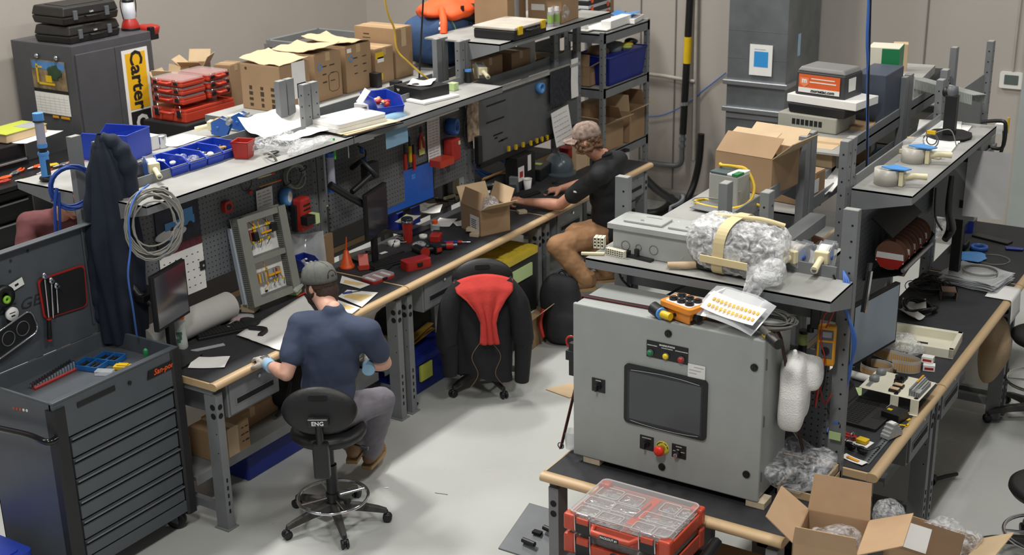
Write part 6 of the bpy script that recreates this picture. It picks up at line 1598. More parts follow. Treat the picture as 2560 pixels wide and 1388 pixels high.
def duct(x0,y0,x1,y1,nm='wire_duct',hh=.065):
 d=MB();d.b0(x0,y0,0,x1,y1,.004,0)
 hor=(x1-x0)>(y1-y0)
 L_=(x1-x0) if hor else(y1-y0);n=int(L_/.0125)
 for e in(0,1):
  for i in range(n):
   s0=i*L_/n;s1=s0+L_/n*.62
   if hor:yy=y0 if e==0 else y1-.003;d.b0(x0+s0,yy,0,x0+s1,yy+.003,hh-.006)
   else:xx=x0 if e==0 else x1-.003;d.b0(xx,y0+s0,0,xx+.003,y0+s1,hh-.006)
 if hor:d.b0(x0,y0,hh-.012,x1,y0+.003,hh).b0(x0,y1-.003,hh-.012,x1,y1,hh).b0(x0,y0,hh,x1,y1,hh+.002)
 else:d.b0(x0,y0,hh-.012,x0+.003,y1,hh).b0(x1-.003,y0,hh-.012,x1,y1,hh).b0(x0,y0,hh,x1,y1,hh+.002)
 return d.build(nm,m_duct,t)
dw=W_p*.17
duct(0,0,dw,H_p);duct(W_p-dw*.9,0,W_p,H_p);duct(dw,H_p-dw*.55,W_p-dw,H_p);duct(dw,H_p*.47,W_p-dw,H_p*.53);duct(dw,0,W_p-dw,.045)
def terminals(cy,n,seed):
 rs=random.Random(seed)
 MB().b0(dw+.03,cy-.018,.0,W_p-dw-.02,cy+.018,.006).build('din_rail',m_alu,t)
 x=dw+.03;k=0
 while x<W_p-dw-.04:
  w_=rs.choice((.008,.008,.012,.02));c_=rs.choice((m_din,m_din,mat('terminal_orange','d8a23a',.5,var=.1),m_steel,mat('terminal_red','a05040',.5)))
  MB().b0(x,cy-.03,.006,x+w_-.001,cy+.03,rs.uniform(.03,.05)).build('terminal_block',c_,t);x+=w_+.001;k+=1
 for i in range(n):
  x=rs.uniform(dw+.03,W_p-dw-.04);s_=rs.choice((-1,1));e=rs.uniform(.06,.10)
  MB().tube([(x,cy+s_*.028,.035),(x+rs.uniform(-.01,.01),cy+s_*.05,.05),(x+rs.uniform(-.02,.02),cy+s_*e,.03)],.0022,5).build('wire',m_black if i%3 else m_amber,t)
  MB().box((x,cy+s_*.045,.047),(.009,.016,.008)).build('wire_marker',m_yellow,t)
terminals(H_p*.77,14,3);terminals(H_p*.28,7,5)
for a in((dw+.04,H_p*.70,.03,dw+.075,H_p*.80,.07),(W_p-dw-.07,H_p*.74,.02,W_p-dw-.02,H_p*.84,.06)):MB().b0(*a).build('relay',m_black,t,bevel=.003)
for a in((dw+.11,H_p*.755,.05,W_p-dw-.07,H_p*.775,.056),(dw+.10,H_p*.27,.05,dw+.15,H_p*.295,.056),(dw+.155,H_p*.27,.05,dw+.2,H_p*.295,.056)):MB().b0(*a).build('orange_marker',m_amber,t)
MB().b0(dw+.09,H_p*.09,.001,dw+.11,H_p*.11,.005).build('small_tag',m_black,t)
for k,(px,py,mm,lab) in enumerate(((632,778,m_cream,'pale wood block under the left foot of the leaning wiring panel'),(738,735,m_limegreen,'green foam block under the right foot of the leaning wiring panel'))):
 q=BT(px,py);clutter(lab,'support_block','block',(q.x-.02,q.y,BZ),MB().b0(-.045,-.04,0,.045,.045,.05),MATS['pine_block'] if k==0 else m_tag,rz=.3,bevel=.003)
def mon_px(label,A,B,zb,h,scr,**k):
 a,b=PZ(*A,zb),PZ(*B,zb);d=b-a;w=d.length;rz=atan2(d.y,d.x)-pi/2;c=(a+b)/2
 return monitor(label,(c.x,c.y,BZ),rz,w,h,scr,hz=zb-BZ,**k)
m_scr=mat('screen_off','2a2c36',.10,var=0,spec=.9)
a,b=PX(384,830,-5.60),PX(455,742,-5.66);zb_=(a.z+b.z)/2;d=b-a
t,X=monitor('dark flat monitor seen nearly edge-on beside the nearest shelf post',(-5.50,4.98,BZ),radians(13),.33,.335,m_scr,hz=.235)
t=T('monitor_mount','black monitor arm reaching from the shelf post to the dark monitor','monitor arm',(0,0,0))
MB().tube([PX(318,700,-5.74),PX(345,735,-5.66),PX(378,760,-5.60)],.022,8).build('arm',m_black,t);MB().cyl(PX(318,690,-5.75),PX(320,765,-5.75),.03,n=14).build('pivot',m_black,t);MB().b0(-5.78,PX(330,690,-5.74).y-.06,PX(325,745,-5.74).z,-5.6,PX(330,690,-5.74).y+.1,PX(325,728,-5.74).z).build('tray',m_black,t,bevel=.004)
q=BT(455,870);t=T('sports_bottle','clear white sports bottle with an orange cap and green mark beside the tool cabinet','bottle',(q.x+.0,q.y,BZ))
MB().lathe([(.034,0),(.038,.01),(.037,.05),(.034,.09),(.037,.13),(.037,.17),(.03,.19)],n=24).build('bottle',mat('frosted_bottle','b9bfb9',.3,var=.02),t)
MB().lathe([(.033,.188),(.034,.21),(.026,.222),(.012,.228),(.011,.245),(.013,.25),(0,.252)],n=24).build('cap',mat('cap_orange','ef5a1d',.4),t)
mk_=MB();mk_.b0(-.014,-.040,.1,.02,-.034,.115).b0(-.0,-.040,.07,.016,-.034,.1).b0(-.012,-.040,.05,.008,-.034,.072);mk_.build('green_mark',mat('dark_green_mark','3f6b55',.5),t,rot=(0,0,radians(32)))
q=BT(520,905);paper('white spiral notebook page at the near end of the bench',(q.x+.02,q.y-.01,BZ+.004),.21,.16,radians(32),lines=0)
def keyboard(label,loc,rz,w=.44,d=.15,m=None):
 t=T('keyboard',label,'keyboard',loc,rz);MB().taper(-w/2,-d/2,w/2,d/2,0,.018,.97).build('case',m or m_black,t,bevel=.004)
 mb=MB()
 for r in range(5):
  for c in range(16):mb.box((-w/2+.02+c*(w-.04)/15,-d/2+.022+r*(d-.044)/4,.020),(w/19,d/7,.008))
 mb.build('keys',m_black_m,t);return t
q=BT(560,830);keyboard('black keyboard near the left corner of the nearest bench',(q.x,q.y,BZ),radians(62),.36,.13)
q=BT(520,870);clutter('clear ruler like strip beside the near keyboard','plastic_strip','strip',(q.x,q.y,BZ),MB().b0(-.015,-.1,0,.02,.1,.004),m_clearp,rz=-.5)
def poly_sheet(label,pts,z,m,cat='paper',name='paper_sheet',th=.0015,group=None,jit=.003):
 P=[PZ(x,y,z) for x,y in pts];c=sum(P,V())/len(P)
 o=MB().prism([(p.x-c.x,p.y-c.y) for p in P],0,th).build(name,m,loc=(c.x,c.y,z));return tag(o,label,cat,group)
big=[BT(592,842),BT(706,772),BT(770,750),BT(790,800),BT(735,845),BT(712,880),BT(655,868)]
c=sum(big,V())/len(big)
o=MB();P2=[(p.x-c.x,p.y-c.y) for p in big]
def bs(u,v):
 a0,a1=BT(592,842),BT(760,742);b0,b1=BT(712,884),BT(800,800)
 p=a0.lerp(a1,u).lerp(b0.lerp(b1,u),v);return V((p.x-c.x,p.y-c.y,.004+.02*max(0,.25-u)**1*noise.noise(V((u*6,v*6,0)))+.006*noise.noise(V((u*4,v*4,3)))+.006))
o.surf(bs,20,12);ob=o.build('drawing_sheet',m_white,loc=(c.x,c.y,BZ),solid=.001);tag(ob,'large white drawing sheet under the gloved hand of the man in the blue t-shirt','paper')
for k,(pts,lab) in enumerate((([(855,690),(925,712),(900,722),(850,708)],'white label sheet with orange squares, further one beside the man'),([(868,725),(945,732),(905,768),(845,742)],'white label sheet with orange squares, nearer one at the bench edge'),([(820,742),(900,770),(880,785),(800,765)],'third label sheet partly under the man in the blue t-shirt'))):
 s_=poly_sheet(lab,pts,BZ+.004+.002*k,m_white,group='label sheets on the near bench')
 inn=[(sum(p[0] for p in pts)/4+(x-sum(p[0] for p in pts)/4)*.75,sum(p[1] for p in pts)/4+(y-sum(p[1] for p in pts)/4)*.45) for x,y in pts]
 P=[PZ(x,y,BZ+.006+.002*k)-V(s_.location) for x,y in inn];MB().prism([(p.x,p.y) for p in P],.0015,.0022).build('orange_print',mat('print_orange_pale','d9bc7e',.7,var=.1,scale=60),s_)
def small(label,name,cat,px,py,build,z=BZ,rz=0):
 q=PZ(px,py,z);t=T(name,label,cat,(q.x,q.y,z),rz);build(t);return t
small('green topped battery on the bench behind the pliers','battery','battery',540,800,lambda t:(MB().b0(-.035,-.04,0,.035,.04,.03).build('base',m_black,t,bevel=.004),MB().b0(-.038,-.043,.03,.038,.043,.055).build('top',mat('battery_green','b6cf6a',.5),t,bevel=.006),MB().b0(.0,-.02,.0552,.03,.03,.058).build('label',m_black,t)),rz=.3)
small('orange handled pliers open on the nearest bench','pliers','pliers',545,797,lambda t:(MB().tube([(0,0,.01),(.05,.03,.01),(.13,.03,.01)],.007,6,sub=4).tube([(0,0,.01),(.03,-.05,.01),(.10,-.09,.01)],.007,6,sub=4).build('grips',m_orange,t),MB().tube([(.01,0,.01),(-.05,.02,.01)],[.011,.004],6).build('jaws',m_black,t)),rz=.9)
small('clear blister pack with red parts beside the pliers','blister_pack','pack',600,800,lambda t:(MB().ell((0,0,.015),(.09,.05,.015),16,8,sq=.6).build('shell',m_clearp,t),MB().b0(-.05,-.02,.006,.05,.02,.014).build('contents',m_red,t)),rz=.6)
small('black gloves bundled on the nearest bench','gloves','gloves',628,812,lambda t:MB().ell((0,0,.018),(.08,.05,.02),16,8,nz=.4,ns=20).build('cloth',m_black_m,t))
small('black heat gun lying behind the keyboard','hand_tool','tool',640,832,lambda t:MB().tube([(-.05,0,.02),(.05,.03,.02),(.08,-.05,.015)],.018,8,sub=4).build('body',m_black,t))
small('wooden stick lying along the white foam roll','wood_stick','stick',560,790,lambda t:MB().tube([(0,-.18,.008),(.03,.26,.008)],.007,6).build('stick',m_ply,t))
small('red marker pen below the leaning wiring panel','marker_pen','pen',757,738,lambda t:MB().tube([(0,-.05,.008),(0,.05,.008)],.008,8).build('pen',m_red,t))
small('dark screwdriver beside the head of the man in the blue t-shirt','screwdriver','screwdriver',858,738,lambda t:(MB().tube([(0,0,.01),(0,.06,.01)],.010,8).build('grip',m_blue_d,t),MB().tube([(0,.06,.01),(0,.12,.01)],.003,6).build('blade',m_black,t)),rz=-.6)
q=BT(783,640,0)
bin_('small blue bin with white caps between the wiring panel and the post',PX(762,655,-5.62)-V((0,0,.05)),radians(80),m_blue_d,w=.12,l=.16,h=.08,fill=(('white_caps',m_white,5,.015),))
clutter('tall strip of brown cardboard behind the orange funnel','cardboard_strip','cardboard',PX(820,635,-5.72)-V((0,0,.08)),MB().b0(-.01,-.05,0,.01,.05,.22),m_card)
t=T('clear_sheet','clear curled plastic sheet behind the grey cap','sheet',PX(770,625,-5.68));MB().sheet(.22,.22,TR(rx=radians(60),rz=.8),bend=.05,nz=.03).build('sheet',m_clearp,t)
m_bscr=mat('screen_blue','1f4a8f',.25,emit=.42,var=.0)
_m=MATS['screen_blue'];nt=_m.node_tree;tcs=nt.nodes.new('ShaderNodeTexCoord');wv_=nt.nodes.new('ShaderNodeTexWave');wv_.inputs['Scale'].default_value=2.2;wv_.inputs['Distortion'].default_value=5;wv_.inputs['Detail'].default_value=1
nt.links.new(tcs.outputs['Object'],wv_.inputs['Vector']);cr=nt.nodes.new('ShaderNodeValToRGB');cr.color_ramp.elements[0].color=hexc('1b4080');cr.color_ramp.elements[1].color=hexc('3468ad');cr.color_ramp.elements[0].position=.35;cr.color_ramp.elements[1].position=.95
nt.links.new(wv_.outputs['Fac'],cr.inputs['Fac']);nt.links.new(cr.outputs['Color'],nt.nodes['Principled BSDF'].inputs['Emission Color']);nt.links.new(cr.outputs['Color'],nt.nodes['Principled BSDF'].inputs['Base Color'])
t,X=mon_px('monitor with a bright blue screen on the middle bench',(962,545),(1086,497),1.13,.31,m_bscr)
mb=MB()
for i in range(2):
 for j in range(2):mb.b0(.0055,.03+i*.02,.06+j*.02,.006,.046+i*.02,.076+j*.02,0,X)
mb.build('window_logo',m_blue_l,t)
a,b=PX(930,600,-5.50),PX(960,545,-5.50);zb_=(a.z+b.z)/2;d=b-a
t,X=monitor('second dark monitor turned away left of the blue screen',((a.x+b.x)/2,(a.y+b.y)/2,BZ),radians(14),.34,.33,m_scr,hz=zb_-BZ-.04)
t=T('monitor_mount','black folding monitor arm behind the two monitors of the middle bench','monitor arm',(0,0,0))
MB().tube([PX(880,420,-5.74),PX(905,400,-5.6),PX(940,440,-5.55)],.02,8).tube([PX(825,462,-5.6),PX(870,490,-5.55),PX(925,520,-5.50)],.026,8).tube([PX(880,480,-5.55),PX(925,440,-5.55)],.02,8).build('arm',m_black,t)
MB().b0(-5.66,PX(930,425,-5.6).y-.05,PX(930,430,-5.6).z-.06,-5.60,PX(930,425,-5.6).y+.08,PX(930,430,-5.6).z+.06).build('mount_plate',m_black,t,bevel=.004)
q=BT(1020,605);t=T('tumbler','red insulated tumbler with a dark lid beside the blue screen monitor','tumbler',(q.x,q.y,BZ))
MB().lathe([(.030,0),(.033,.01),(.036,.10),(.040,.14),(.043,.165)],n=26).build('body',m_red,t);MB().lathe([(.043,.165),(.044,.18),(.038,.186),(0,.188)],n=26).build('lid',mat('lid_dark','34383a',.2,.5),t);MB().lathe([(.0435,.150),(.0445,.166),(.0435,.168)],n=26).build('steel_ring',m_chrome,t)
small('orange traffic cone shaped funnel on the middle bench','funnel','funnel',868,668,lambda t:(MB().lathe([(.052,0),(.053,.014),(.044,.018),(.016,.12),(.010,.125)],n=26).build('cone',m_orange,t),MB().tube([(0,0,.12),(.006,.004,.22)],[.008,.004],8).build('spout',m_orange,t)))
small('orange phone stand beside the orange funnel','phone_stand','stand',910,672,lambda t:(MB().box((0,0,.006),(.07,.08,.012)).build('base',m_red_o,t,bevel=.003),MB().box((-.005,0,.05),(.008,.07,.11),ry=radians(-32)).build('rest',m_red_o,t,bevel=.003),MB().box((.035,0,.02),(.008,.07,.035)).build('lip',m_red_o,t,bevel=.002)),rz=radians(-45))
small('closed laptop with a white sticker left of the blue screen','laptop','laptop',935,640,lambda t:(MB().prism(rrect(.26,.36,.015),.0,.02).build('body',m_black,t,bevel=.003),MB().b0(.03,.02,.0205,.06,.08,.0215).build('sticker',m_white,t)),rz=radians(-12))
q=BT(985,655);keyboard('black keyboard on the middle bench in front of the laptop',(q.x,q.y,BZ),radians(72),.42,.15)
def toolcase_red(label,px,py,w,l,h,clear=False,rz=0,txt=None):
 q=BT(px,py);t=T('tool_case',label,'case',(q.x,q.y,BZ),rz)
 MB().prism(rrect(w,l,.02),0,h*.55).build('base',m_red,t,bevel=.006);MB().prism(rrect(w*.98,l*.98,.02),h*.55,h).build('lid',m_clearp if clear else m_red,t,bevel=.008)
 if clear:
  mb=MB()
  for i in range(5):mb.b0(-w*.35,-l*.42+i*l*.17,h*.56,w*.35,-l*.42+i*l*.17+l*.12,h*.7,i%2)
  mb.build('bits',[m_white,m_red],t)
 MB().b0(w/2-.002,-.02,h*.35,w/2+.008,.02,h*.8).build('latch',m_black,t,bevel=.002)
 return t
toolcase_red('low red case with a clear lid of bits near the bench joint',946,697,.13,.20,.03,True,radians(-10))
toolcase_red('closed red rounded case on the bench edge of the middle bench',1040,668,.11,.20,.06,False,radians(-22))
small('black and red impact driver lying on the middle bench','impact_driver','power tool',1052,640,lambda t:(MB().cyl((-.0,-.06,.04),(0,.06,.04),.034,n=16).build('motor',m_black,t),MB().cyl((0,.06,.04),(0,.10,.04),.024,.014,n=14).build('nose',m_black,t),MB().cyl((0,-.065,.04),(0,-.05,.04),.036,n=16).build('red_cap',m_red,t),MB().tube([(0,0,.04),(.10,-.02,.035)],.019,8).build('grip',m_black,t),MB().b0(.09,-.06,.005,.15,.03,.065).build('battery',m_black,t,bevel=.008),MB().b0(.10,-.061,.02,.14,-.058,.05).build('red_label',m_red,t)),rz=radians(70))
small('black and red cordless driver behind the impact driver','cordless_driver','power tool',1098,625,lambda t:(MB().tube([(0,-.09,.03),(0,.05,.03)],.026,12).build('body',m_black,t),MB().cyl((0,.05,.03),(0,.10,.03),.03,n=16).build('red_collar',m_red,t),MB().cyl((0,.10,.03),(0,.13,.03),.014,n=12).build('chuck',m_chrome,t)),rz=radians(-50))
small('red cube shaped battery tool behind the cordless driver','power_tool','power tool',1090,603,lambda t:(MB().b0(-.04,-.05,0,.04,.05,.06).build('body',m_red,t,bevel=.012),MB().b0(-.03,.03,.02,.03,.06,.07).build('head',m_black,t,bevel=.008)),rz=.4)
small('screwdriver with a blue and red handle near the bench edge','screwdriver','screwdriver',1135,610,lambda t:(MB().tube([(0,-.07,.014),(0,.03,.014)],.012,10).build('grip',m_blue_d,t),MB().tube([(0,.03,.014),(0,.06,.014)],.013,10).build('red_band',m_red,t),MB().tube([(0,.06,.014),(0,.12,.014)],.005,8).build('shaft',m_chrome,t)),rz=radians(-60))
for k,(px,py,r) in enumerate(((985,615,.045),(1058,595,.03),(1045,618,.05))):
 small(('white wound tape with red print beside the laptop','small white tape roll right of the red tumbler','clear packet of parts behind the impact driver')[k],('tape_roll','tape_roll','parts_packet')[k],('tape','tape','packet')[k],px,py,(lambda r:lambda t:MB().lathe([(r*.55,0),(r,0),(r,r*.8),(r*.55,r*.8),(r*.55,0)],n=24).build('roll',m_white,t))(r) if k<2 else lambda t:MB().ell((0,0,.02),(.05,.06,.02),18,8,nz=.4).build('packet',m_film2,t))
small('clear jar with an orange cap behind the red tumbler','jar','jar',1088,575,lambda t:(MB().cyl((0,0,0),(0,0,.05),.035,n=18).build('jar',m_clearp,t),MB().cyl((0,0,.05),(0,0,.075),.022,n=18).build('cap',m_orange,t)))
clutter('navy box behind the red tumbler under the blue screen','storage_box','box',BT(985,575),MB().b0(-.12,-.02,0,.06,.26,.14),m_blue_d,bevel=.004)
q=BT(1020,550,.14);paper('cream paper on the navy box under the blue screen',(q.x,q.y,BZ+.145),.12,.2,.2,m=m_cream)
for k,(px,py) in enumerate(((1060,520),(1085,528),(1040,525))):q=BT(px,py);paper(('white papers scattered right of the blue screen monitor','second white paper right of the blue screen monitor','folded white paper below the blue screen')[k],(q.x-.02,q.y,BZ+.006+.003*k),.15,.2,.5*k,bend=.01,nz=.01)
small('yellow cable reel on a white bucket behind the blue screen','bucket','bucket',1140,480,lambda t:(MB().lathe([(.06,0),(.07,.14)],n=24).build('pail',m_cream,t),MB().lathe([(.045,.14),(.075,.14),(.075,.165),(.045,.165)],n=24).build('yellow_reel',m_yellow,t)))
small('drill press style stand with red top behind the blue screen','bench_tool','tool',1112,500,lambda t:(MB().cyl((0,0,0),(0,0,.30),.03,n=14).build('column',m_black,t),MB().b0(-.06,-.05,.0,.06,.05,.02).build('base',m_black,t),MB().b0(-.05,-.04,.24,.05,.06,.32).build('head',m_steel_d,t,bevel=.01)))
q=PX(1105,412,-5.66);clutter('flat orange red case on the bracket behind the blue screen','tool_case','case',q,MB().prism(rrect(.12,.18,.02),0,.05),m_red_o,bevel=.006)
small('coiled black cables with a yellow end behind the open carton','cable_pile','cable',1130,500,lambda t:MB().tube([V((.09*cos(a*1.1),.11*sin(a),.02+.01*sin(a*3))) for a in[i*.4 for i in range(50)]],.005,6).build('cable',m_cable_k,t))
small('yellowish plug end lying on the cable pile','plug','plug',1128,502,lambda t:MB().tube([(-.02,-.06,.03),(.0,.05,.03)],.017,8).build('plug',m_cream,t))
for k,(px,py,c_) in enumerate(((1012,385,m_red),(1024,365,m_yellow),(1034,385,m_red))):
 a=PB(px,py,.03);handtool('screwdriver',('red gripped cutter hanging left on the second panel','yellow and black knife hanging in the middle of the tool row','red gripped pliers hanging right of the yellow knife')[k],'tool',a,[V((0,0,.07)),V((0,0,.03)),V((0,0,0)),V((0,0,-.06)),V((0,0,-.12))],(.008,.014),(m_black,c_),.4)
a=PB(1053,345,.03);t=T('cutters','red handled cutters over a yellow note on the second panel','cutters',a);MB().tube([(0,0,.04),(0,-.02,-.02),(0,-.025,-.08)],.009,8,sub=4).tube([(0,0,.04),(0,.02,-.02),(0,.03,-.08)],.009,8,sub=4).build('handles',m_red,t);MB().ell((0,0,.06),(.008,.02,.03),12,8).build('jaws',m_black,t)
hung_sheet('small yellow note behind the red handled cutters',PB(1054,365,.008),.07,.13,m=mat('note_yellow','cfd07c',.7),name='sticky_note',cat='note')
hung_sheet('long white printed list hanging right of the yellow note',PB(1084,348,.01),.16,.32,rows=14,cols=3)
q=PB(1132,317,.05);t=T('tape_roll','glossy blue tape roll hung beside the white list','tape',q,rot=(0,0,radians(15)));MB().lathe([(.03,-.035),(.065,-.035),(.065,.035),(.03,.035),(.03,-.035)],X=TR(ry=pi/2),n=30).build('roll',m_blue_t,t);MB().ring((.036,0,0),.05,.003,24,6,axis='X').build('edge',m_blue_l,t)
q=PB(1130,372,.05);t=T('charger','red charger box with a row of vents below the blue tape roll','charger',q);MB().b0(-.04,-.06,-.09,.04,.06,.08).build('housing',m_red,t,bevel=.008);MB().b0(.04,.03,.03,.045,.05,.06).build('label',m_cream,t)
q=PX(975,305,-5.55);t=T('towel_roll','pale blue paper towel roll hanging under the middle shelf','towel roll',q);MB().cyl((0,-.13,0),(0,.13,0),.055,n=26).build('roll',mat('towel_blue','7fa3bd',.8,var=.04),t);MB().sheet(.16,.25,TR((.052,0,-.08),ry=pi/2),bend=.0,nz=.004).build('loose_end',MATS['towel_blue'],t)
a,b=PX(1015,318,-5.55),PX(1145,272,-5.55);t=T('tube_light','white tube under the middle shelf right of the blue towel roll','tube light',(0,0,0));MB().cyl(a,b,.010,n=12).build('tube',m_white,t)
a,b=PX(898,355,-5.55),PX(932,344,-5.55);t=T('tube_light','short white tube end under the shelf left of the towel roll','tube light',(0,0,0));MB().cyl(a,b,.010,n=12).build('tube',m_white,t)
q=PX(827,425,-5.62);t=T('sealant_gun','blue ended clear cartridge gun hanging on the first pair of posts','sealant gun',q);MB().cyl((0,0,-.09),(0,0,.09),.026,n=18).build('cartridge',MATS['cartridge_grey'],t);[MB().cyl((0,0,a),(0,0,b),.03,n=18).build('blue_end',m_blue_t,t) for a,b in((.09,.12),(-.15,-.09))];MB().cyl((0,0,.12),(0,0,.22),.024,n=16).build('grip',m_black,t)
q=PB(900,400,.04);t=T('grease_hose','black hose with blue knobs looping down the second panel','hose',(0,0,0));MB().tube([PB(895,365,.04),PB(915,380,.05),PB(905,420,.05),PB(912,440,.05),PB(930,447,.06)],.006,8,sub=5).build('hose',m_cable_k,t)
for p in((905,376),(912,400)):MB().ell(PB(*p,.05),(.018,.018,.024),12,8).build('blue_knob',m_blue_t,t)
t=T('folding_rule','bright green strip hanging from the shelf edge at the post','strip',PX(836,372,-5.5));MB().b0(-.004,-.006,-.07,.004,.006,.07).build('strip',mat('neon_green','3fae3a',.5),t)
t=T('metal_hook','thin steel rod hanging from the shelf edge right of the green strip','rod',PX(870,365,-5.5));MB().cyl((0,0,-.08),(0,0,.06),.005,n=8).build('rod',m_alu,t)
hung_sheet('framed tool picture hanging on the second pair of posts',PX(1182,300,-5.72),.16,.32,m=mat('picture_tan','97836d',.6,var=.6,scale=22),name='picture',cat='picture')
clutter('black power strip on the post below the tool picture','power_strip','power strip',PX(1196,372,-5.7),MB().b0(-.02,-.03,-.12,.02,.03,.10),m_black,bevel=.004)
q=BT(1310,500)
# jacket on the second stool, things under and on the far bench
def zat(x,y,py):
 lo,hi=-1.,3.8
 for _ in range(40):
  m_=(lo+hi)/2;c=RM@(V((x,y,m_))-V((0,0,CAMZ)))
  if c.y/c.z*FPX+694>py:lo=m_
  else:hi=m_
 return lo
fb=radians(128);bk_=V((-cos(fb),-sin(fb),0));rt_=V((sin(fb),-cos(fb),0))
Pb=C2+bk_*.27
zt=zat(Pb.x,Pb.y,690)
t=T('jacket','black quilted jacket hung over the back of the second stool with its sleeves hanging down','jacket',(Pb.x,Pb.y,0))
m_bj=mat('black_jacket','16171a',.88,var=.2,scale=12,bump=.35,bscale=22)
def jb(u,v):
 a=2*pi*u;z=zt-.01-(zt-.14)*v*(.93+.05*sin(a*2));w=lerpl([.12,.22,.235,.235,.22,.20,.19,.19],v);d=lerpl([.03,.07,.09,.10,.11,.12,.12,.11],v)
 f=1+.09*sin(a*6+v*4)*v+.10*noise.noise(V((cos(a)*2,sin(a)*2,z*3)))
 p=rt_*(cos(a)*w*f)-bk_*(.02-sin(a)*d*f);return V((p.x,p.y,z))
MB().surf(jb,72,36,cu=True).build('jacket_body',m_bj,t)
for s_ in(-1,1):
 P=[rt_*(s_*.15)+V((0,0,zt-.04)),rt_*(s_*.235)+bk_*.03+V((0,0,zt-.20)),rt_*(s_*.265)+bk_*.05+V((0,0,zt-.45)),rt_*(s_*(.265 if s_>0 else.25))+bk_*.05+V((0,0,.42)),rt_*(s_*.25)+bk_*.04+V((0,0,.14 if s_>0 else.22))]
 MB().tube(P,[.05,.075,.075,.062,.05],14,sub=8).build('sleeve',m_bj,t)
mb=MB()
for s_ in(-1,1):
 pts=[V((0,0,zt-.45+.0))+bk_*.105+rt_*(s_*.04),V((0,0,zt-.55))+bk_*.115+rt_*(s_*.10),V((0,0,zt-.68))+bk_*.118+rt_*(s_*.06),V((0,0,zt-.78))+bk_*.12+rt_*(s_*.12)]
 mb.tube(pts,.0022,5,sub=5)
mb.build('seam',m_card_d,t)
t=T('red_sweatshirt','red fleece garment draped over the middle of the black jacket','garment',(Pb.x,Pb.y,0))
def rd(u,v):
 w=lerpl([.20,.19,.13,.075,.05,.055,.065],v);x=(u-.5)*2
 off=lerpl([.02,.10,.125,.135,.14,.14,.14],v)
 z=zt+.015-(zt-.46)*v-.05*x*x*max(0,1-v*3)
 p=rt_*(x*w+.02*v)+bk_*(off*(1-.25*x*x*max(0,1-v*2))+.010*sin(x*9)*min(1,v*2)-.0);return V((p.x,p.y,z))
MB().surf(rd,30,30).build('fabric',mat('red_fleece','c23a33',.9,var=.06,bump=.3,bscale=40),t,solid=.012)
def tote(label,x0,x1,y0,y1,z0,z1,m,lidm=None,lab=None):
 t=T('storage_tote',label,'tote',((x0+x1)/2,(y0+y1)/2,z0));X_,Y_=(x1-x0)/2,(y1-y0)/2
 MB().taper(-X_*.93,-Y_*.95,X_*.93,Y_*.95,0,z1-z0,1.06).build('body',m,t,bevel=.012)
 lm=lidm or m
 l_=MB().prism(rrect(2*X_+.03,2*Y_+.03,.05),z1-z0-.03,z1-z0+.012).prism(rrect(2*X_-.06,2*Y_-.06,.04),z1-z0+.012,z1-z0+.022).build('lid',lm,t,bevel=.006)
 if lidm:
  for k in range(4):MB().prism(rrect(.09,.12,.03),z1-z0+.022,z1-z0+.030,X=TR(((k%2-.5)*.11,(k//2-.5)*.2,0))).build('lid_rib',lm,l_,bevel=.003)
 if lab:MB().b0(X_*.985,lab[0],lab[1],X_*1.0+.012,lab[2],lab[3]).build('label',lab[4],t)
 return t
tote('black tote with a dirty yellow lid standing behind the stool with the jacket',-5.33,-5.07,7.78,8.30,.0,.74,mat('tote_black','1f2123',.5,var=.15),m_yel_lid,lab=(-.20,.55,.16,.65,m_tag))
tote('blue lidded crate with a yellow note under the middle bench',-5.72,-5.24,6.76,7.42,0,.27,m_blue_d,lab=(-.14,.10,.0,.22,mat('note_lime','c6cf58',.7)))
tote('dark blue crate under the first bench behind the seated man',-5.75,-5.36,5.95,6.50,0,.21,m_blue_d)
tote('dark blue crate on the floor under the nearest bench',-5.78,-5.40,5.35,5.92,0,.20,m_blue_d)
carton('brown carton with black print and wide tape on the lower shelf of the nearest bench',(-5.45,5.19,.286),(.24,.27,.19),0,prints=marks('+x',3,2,.72,.98,.2,.9,.03,.012)+marks('+x',3,1,.05,.3,.2,.9,.03,.012)+[('+x',.48,.5,.09,.185,m_card_l)])
carton('long flat brown carton behind the drawer on the lower shelf of the nearest bench',(-5.62,5.55,.286),(.2,.5,.12),.05)
carton('stack of small brown cartons left of the nearest bench leg on its lower shelf',(-5.62,4.94,.286),(.2,.16,.16),.0)
t=T('backpack','black backpack slumped on the lower shelf of the nearest bench','backpack',(-5.55,5.95,.286));MB().ell((0,0,.13),(.13,.2,.14),20,12,nz=.3,ns=6).build('bag',m_black_m,t,rem=.012);MB().tube([(.1,-.1,.2),(.14,-.2,.1),(.1,-.26,.02)],.012,6,sub=4).build('strap',m_black,t)
carton('small brown carton with a round print beside the leg on the middle bench shelf',(-5.42,6.78,.286),(.16,.12,.17),0);
clutter('yellowed flattened carton sheets on the lower shelf of the middle bench','cardboard_sheets','cardboard',(-5.52,7.05,.286),MB().box((0,0,.05),(.35,.5,.008),rx=.12).box((.02,.02,.09),(.32,.45,.006),rx=.10,rz=.1),mat('kraft_yellow','b28f35',.8))
t=T('tape_roll','dark tape roll on the lower shelf of the middle bench','tape',(-5.38,6.93,.286));MB().lathe([(.03,0),(.055,0),(.055,.03),(.03,.03),(.03,0)]).build('roll',m_black,t)
t=T('tool_bag','black tool bag with red trim on the lower shelf under the drawer','bag',(-5.55,7.18,.30));MB().ell((0,0,.13),(.14,.22,.13),20,12,nz=.15,sq=.6).build('bag',m_black_m,t);MB().box((.13,-.12,.08),(.03,.03,.12),ry=.2).build('red_trim',m_red,t,bevel=.005)
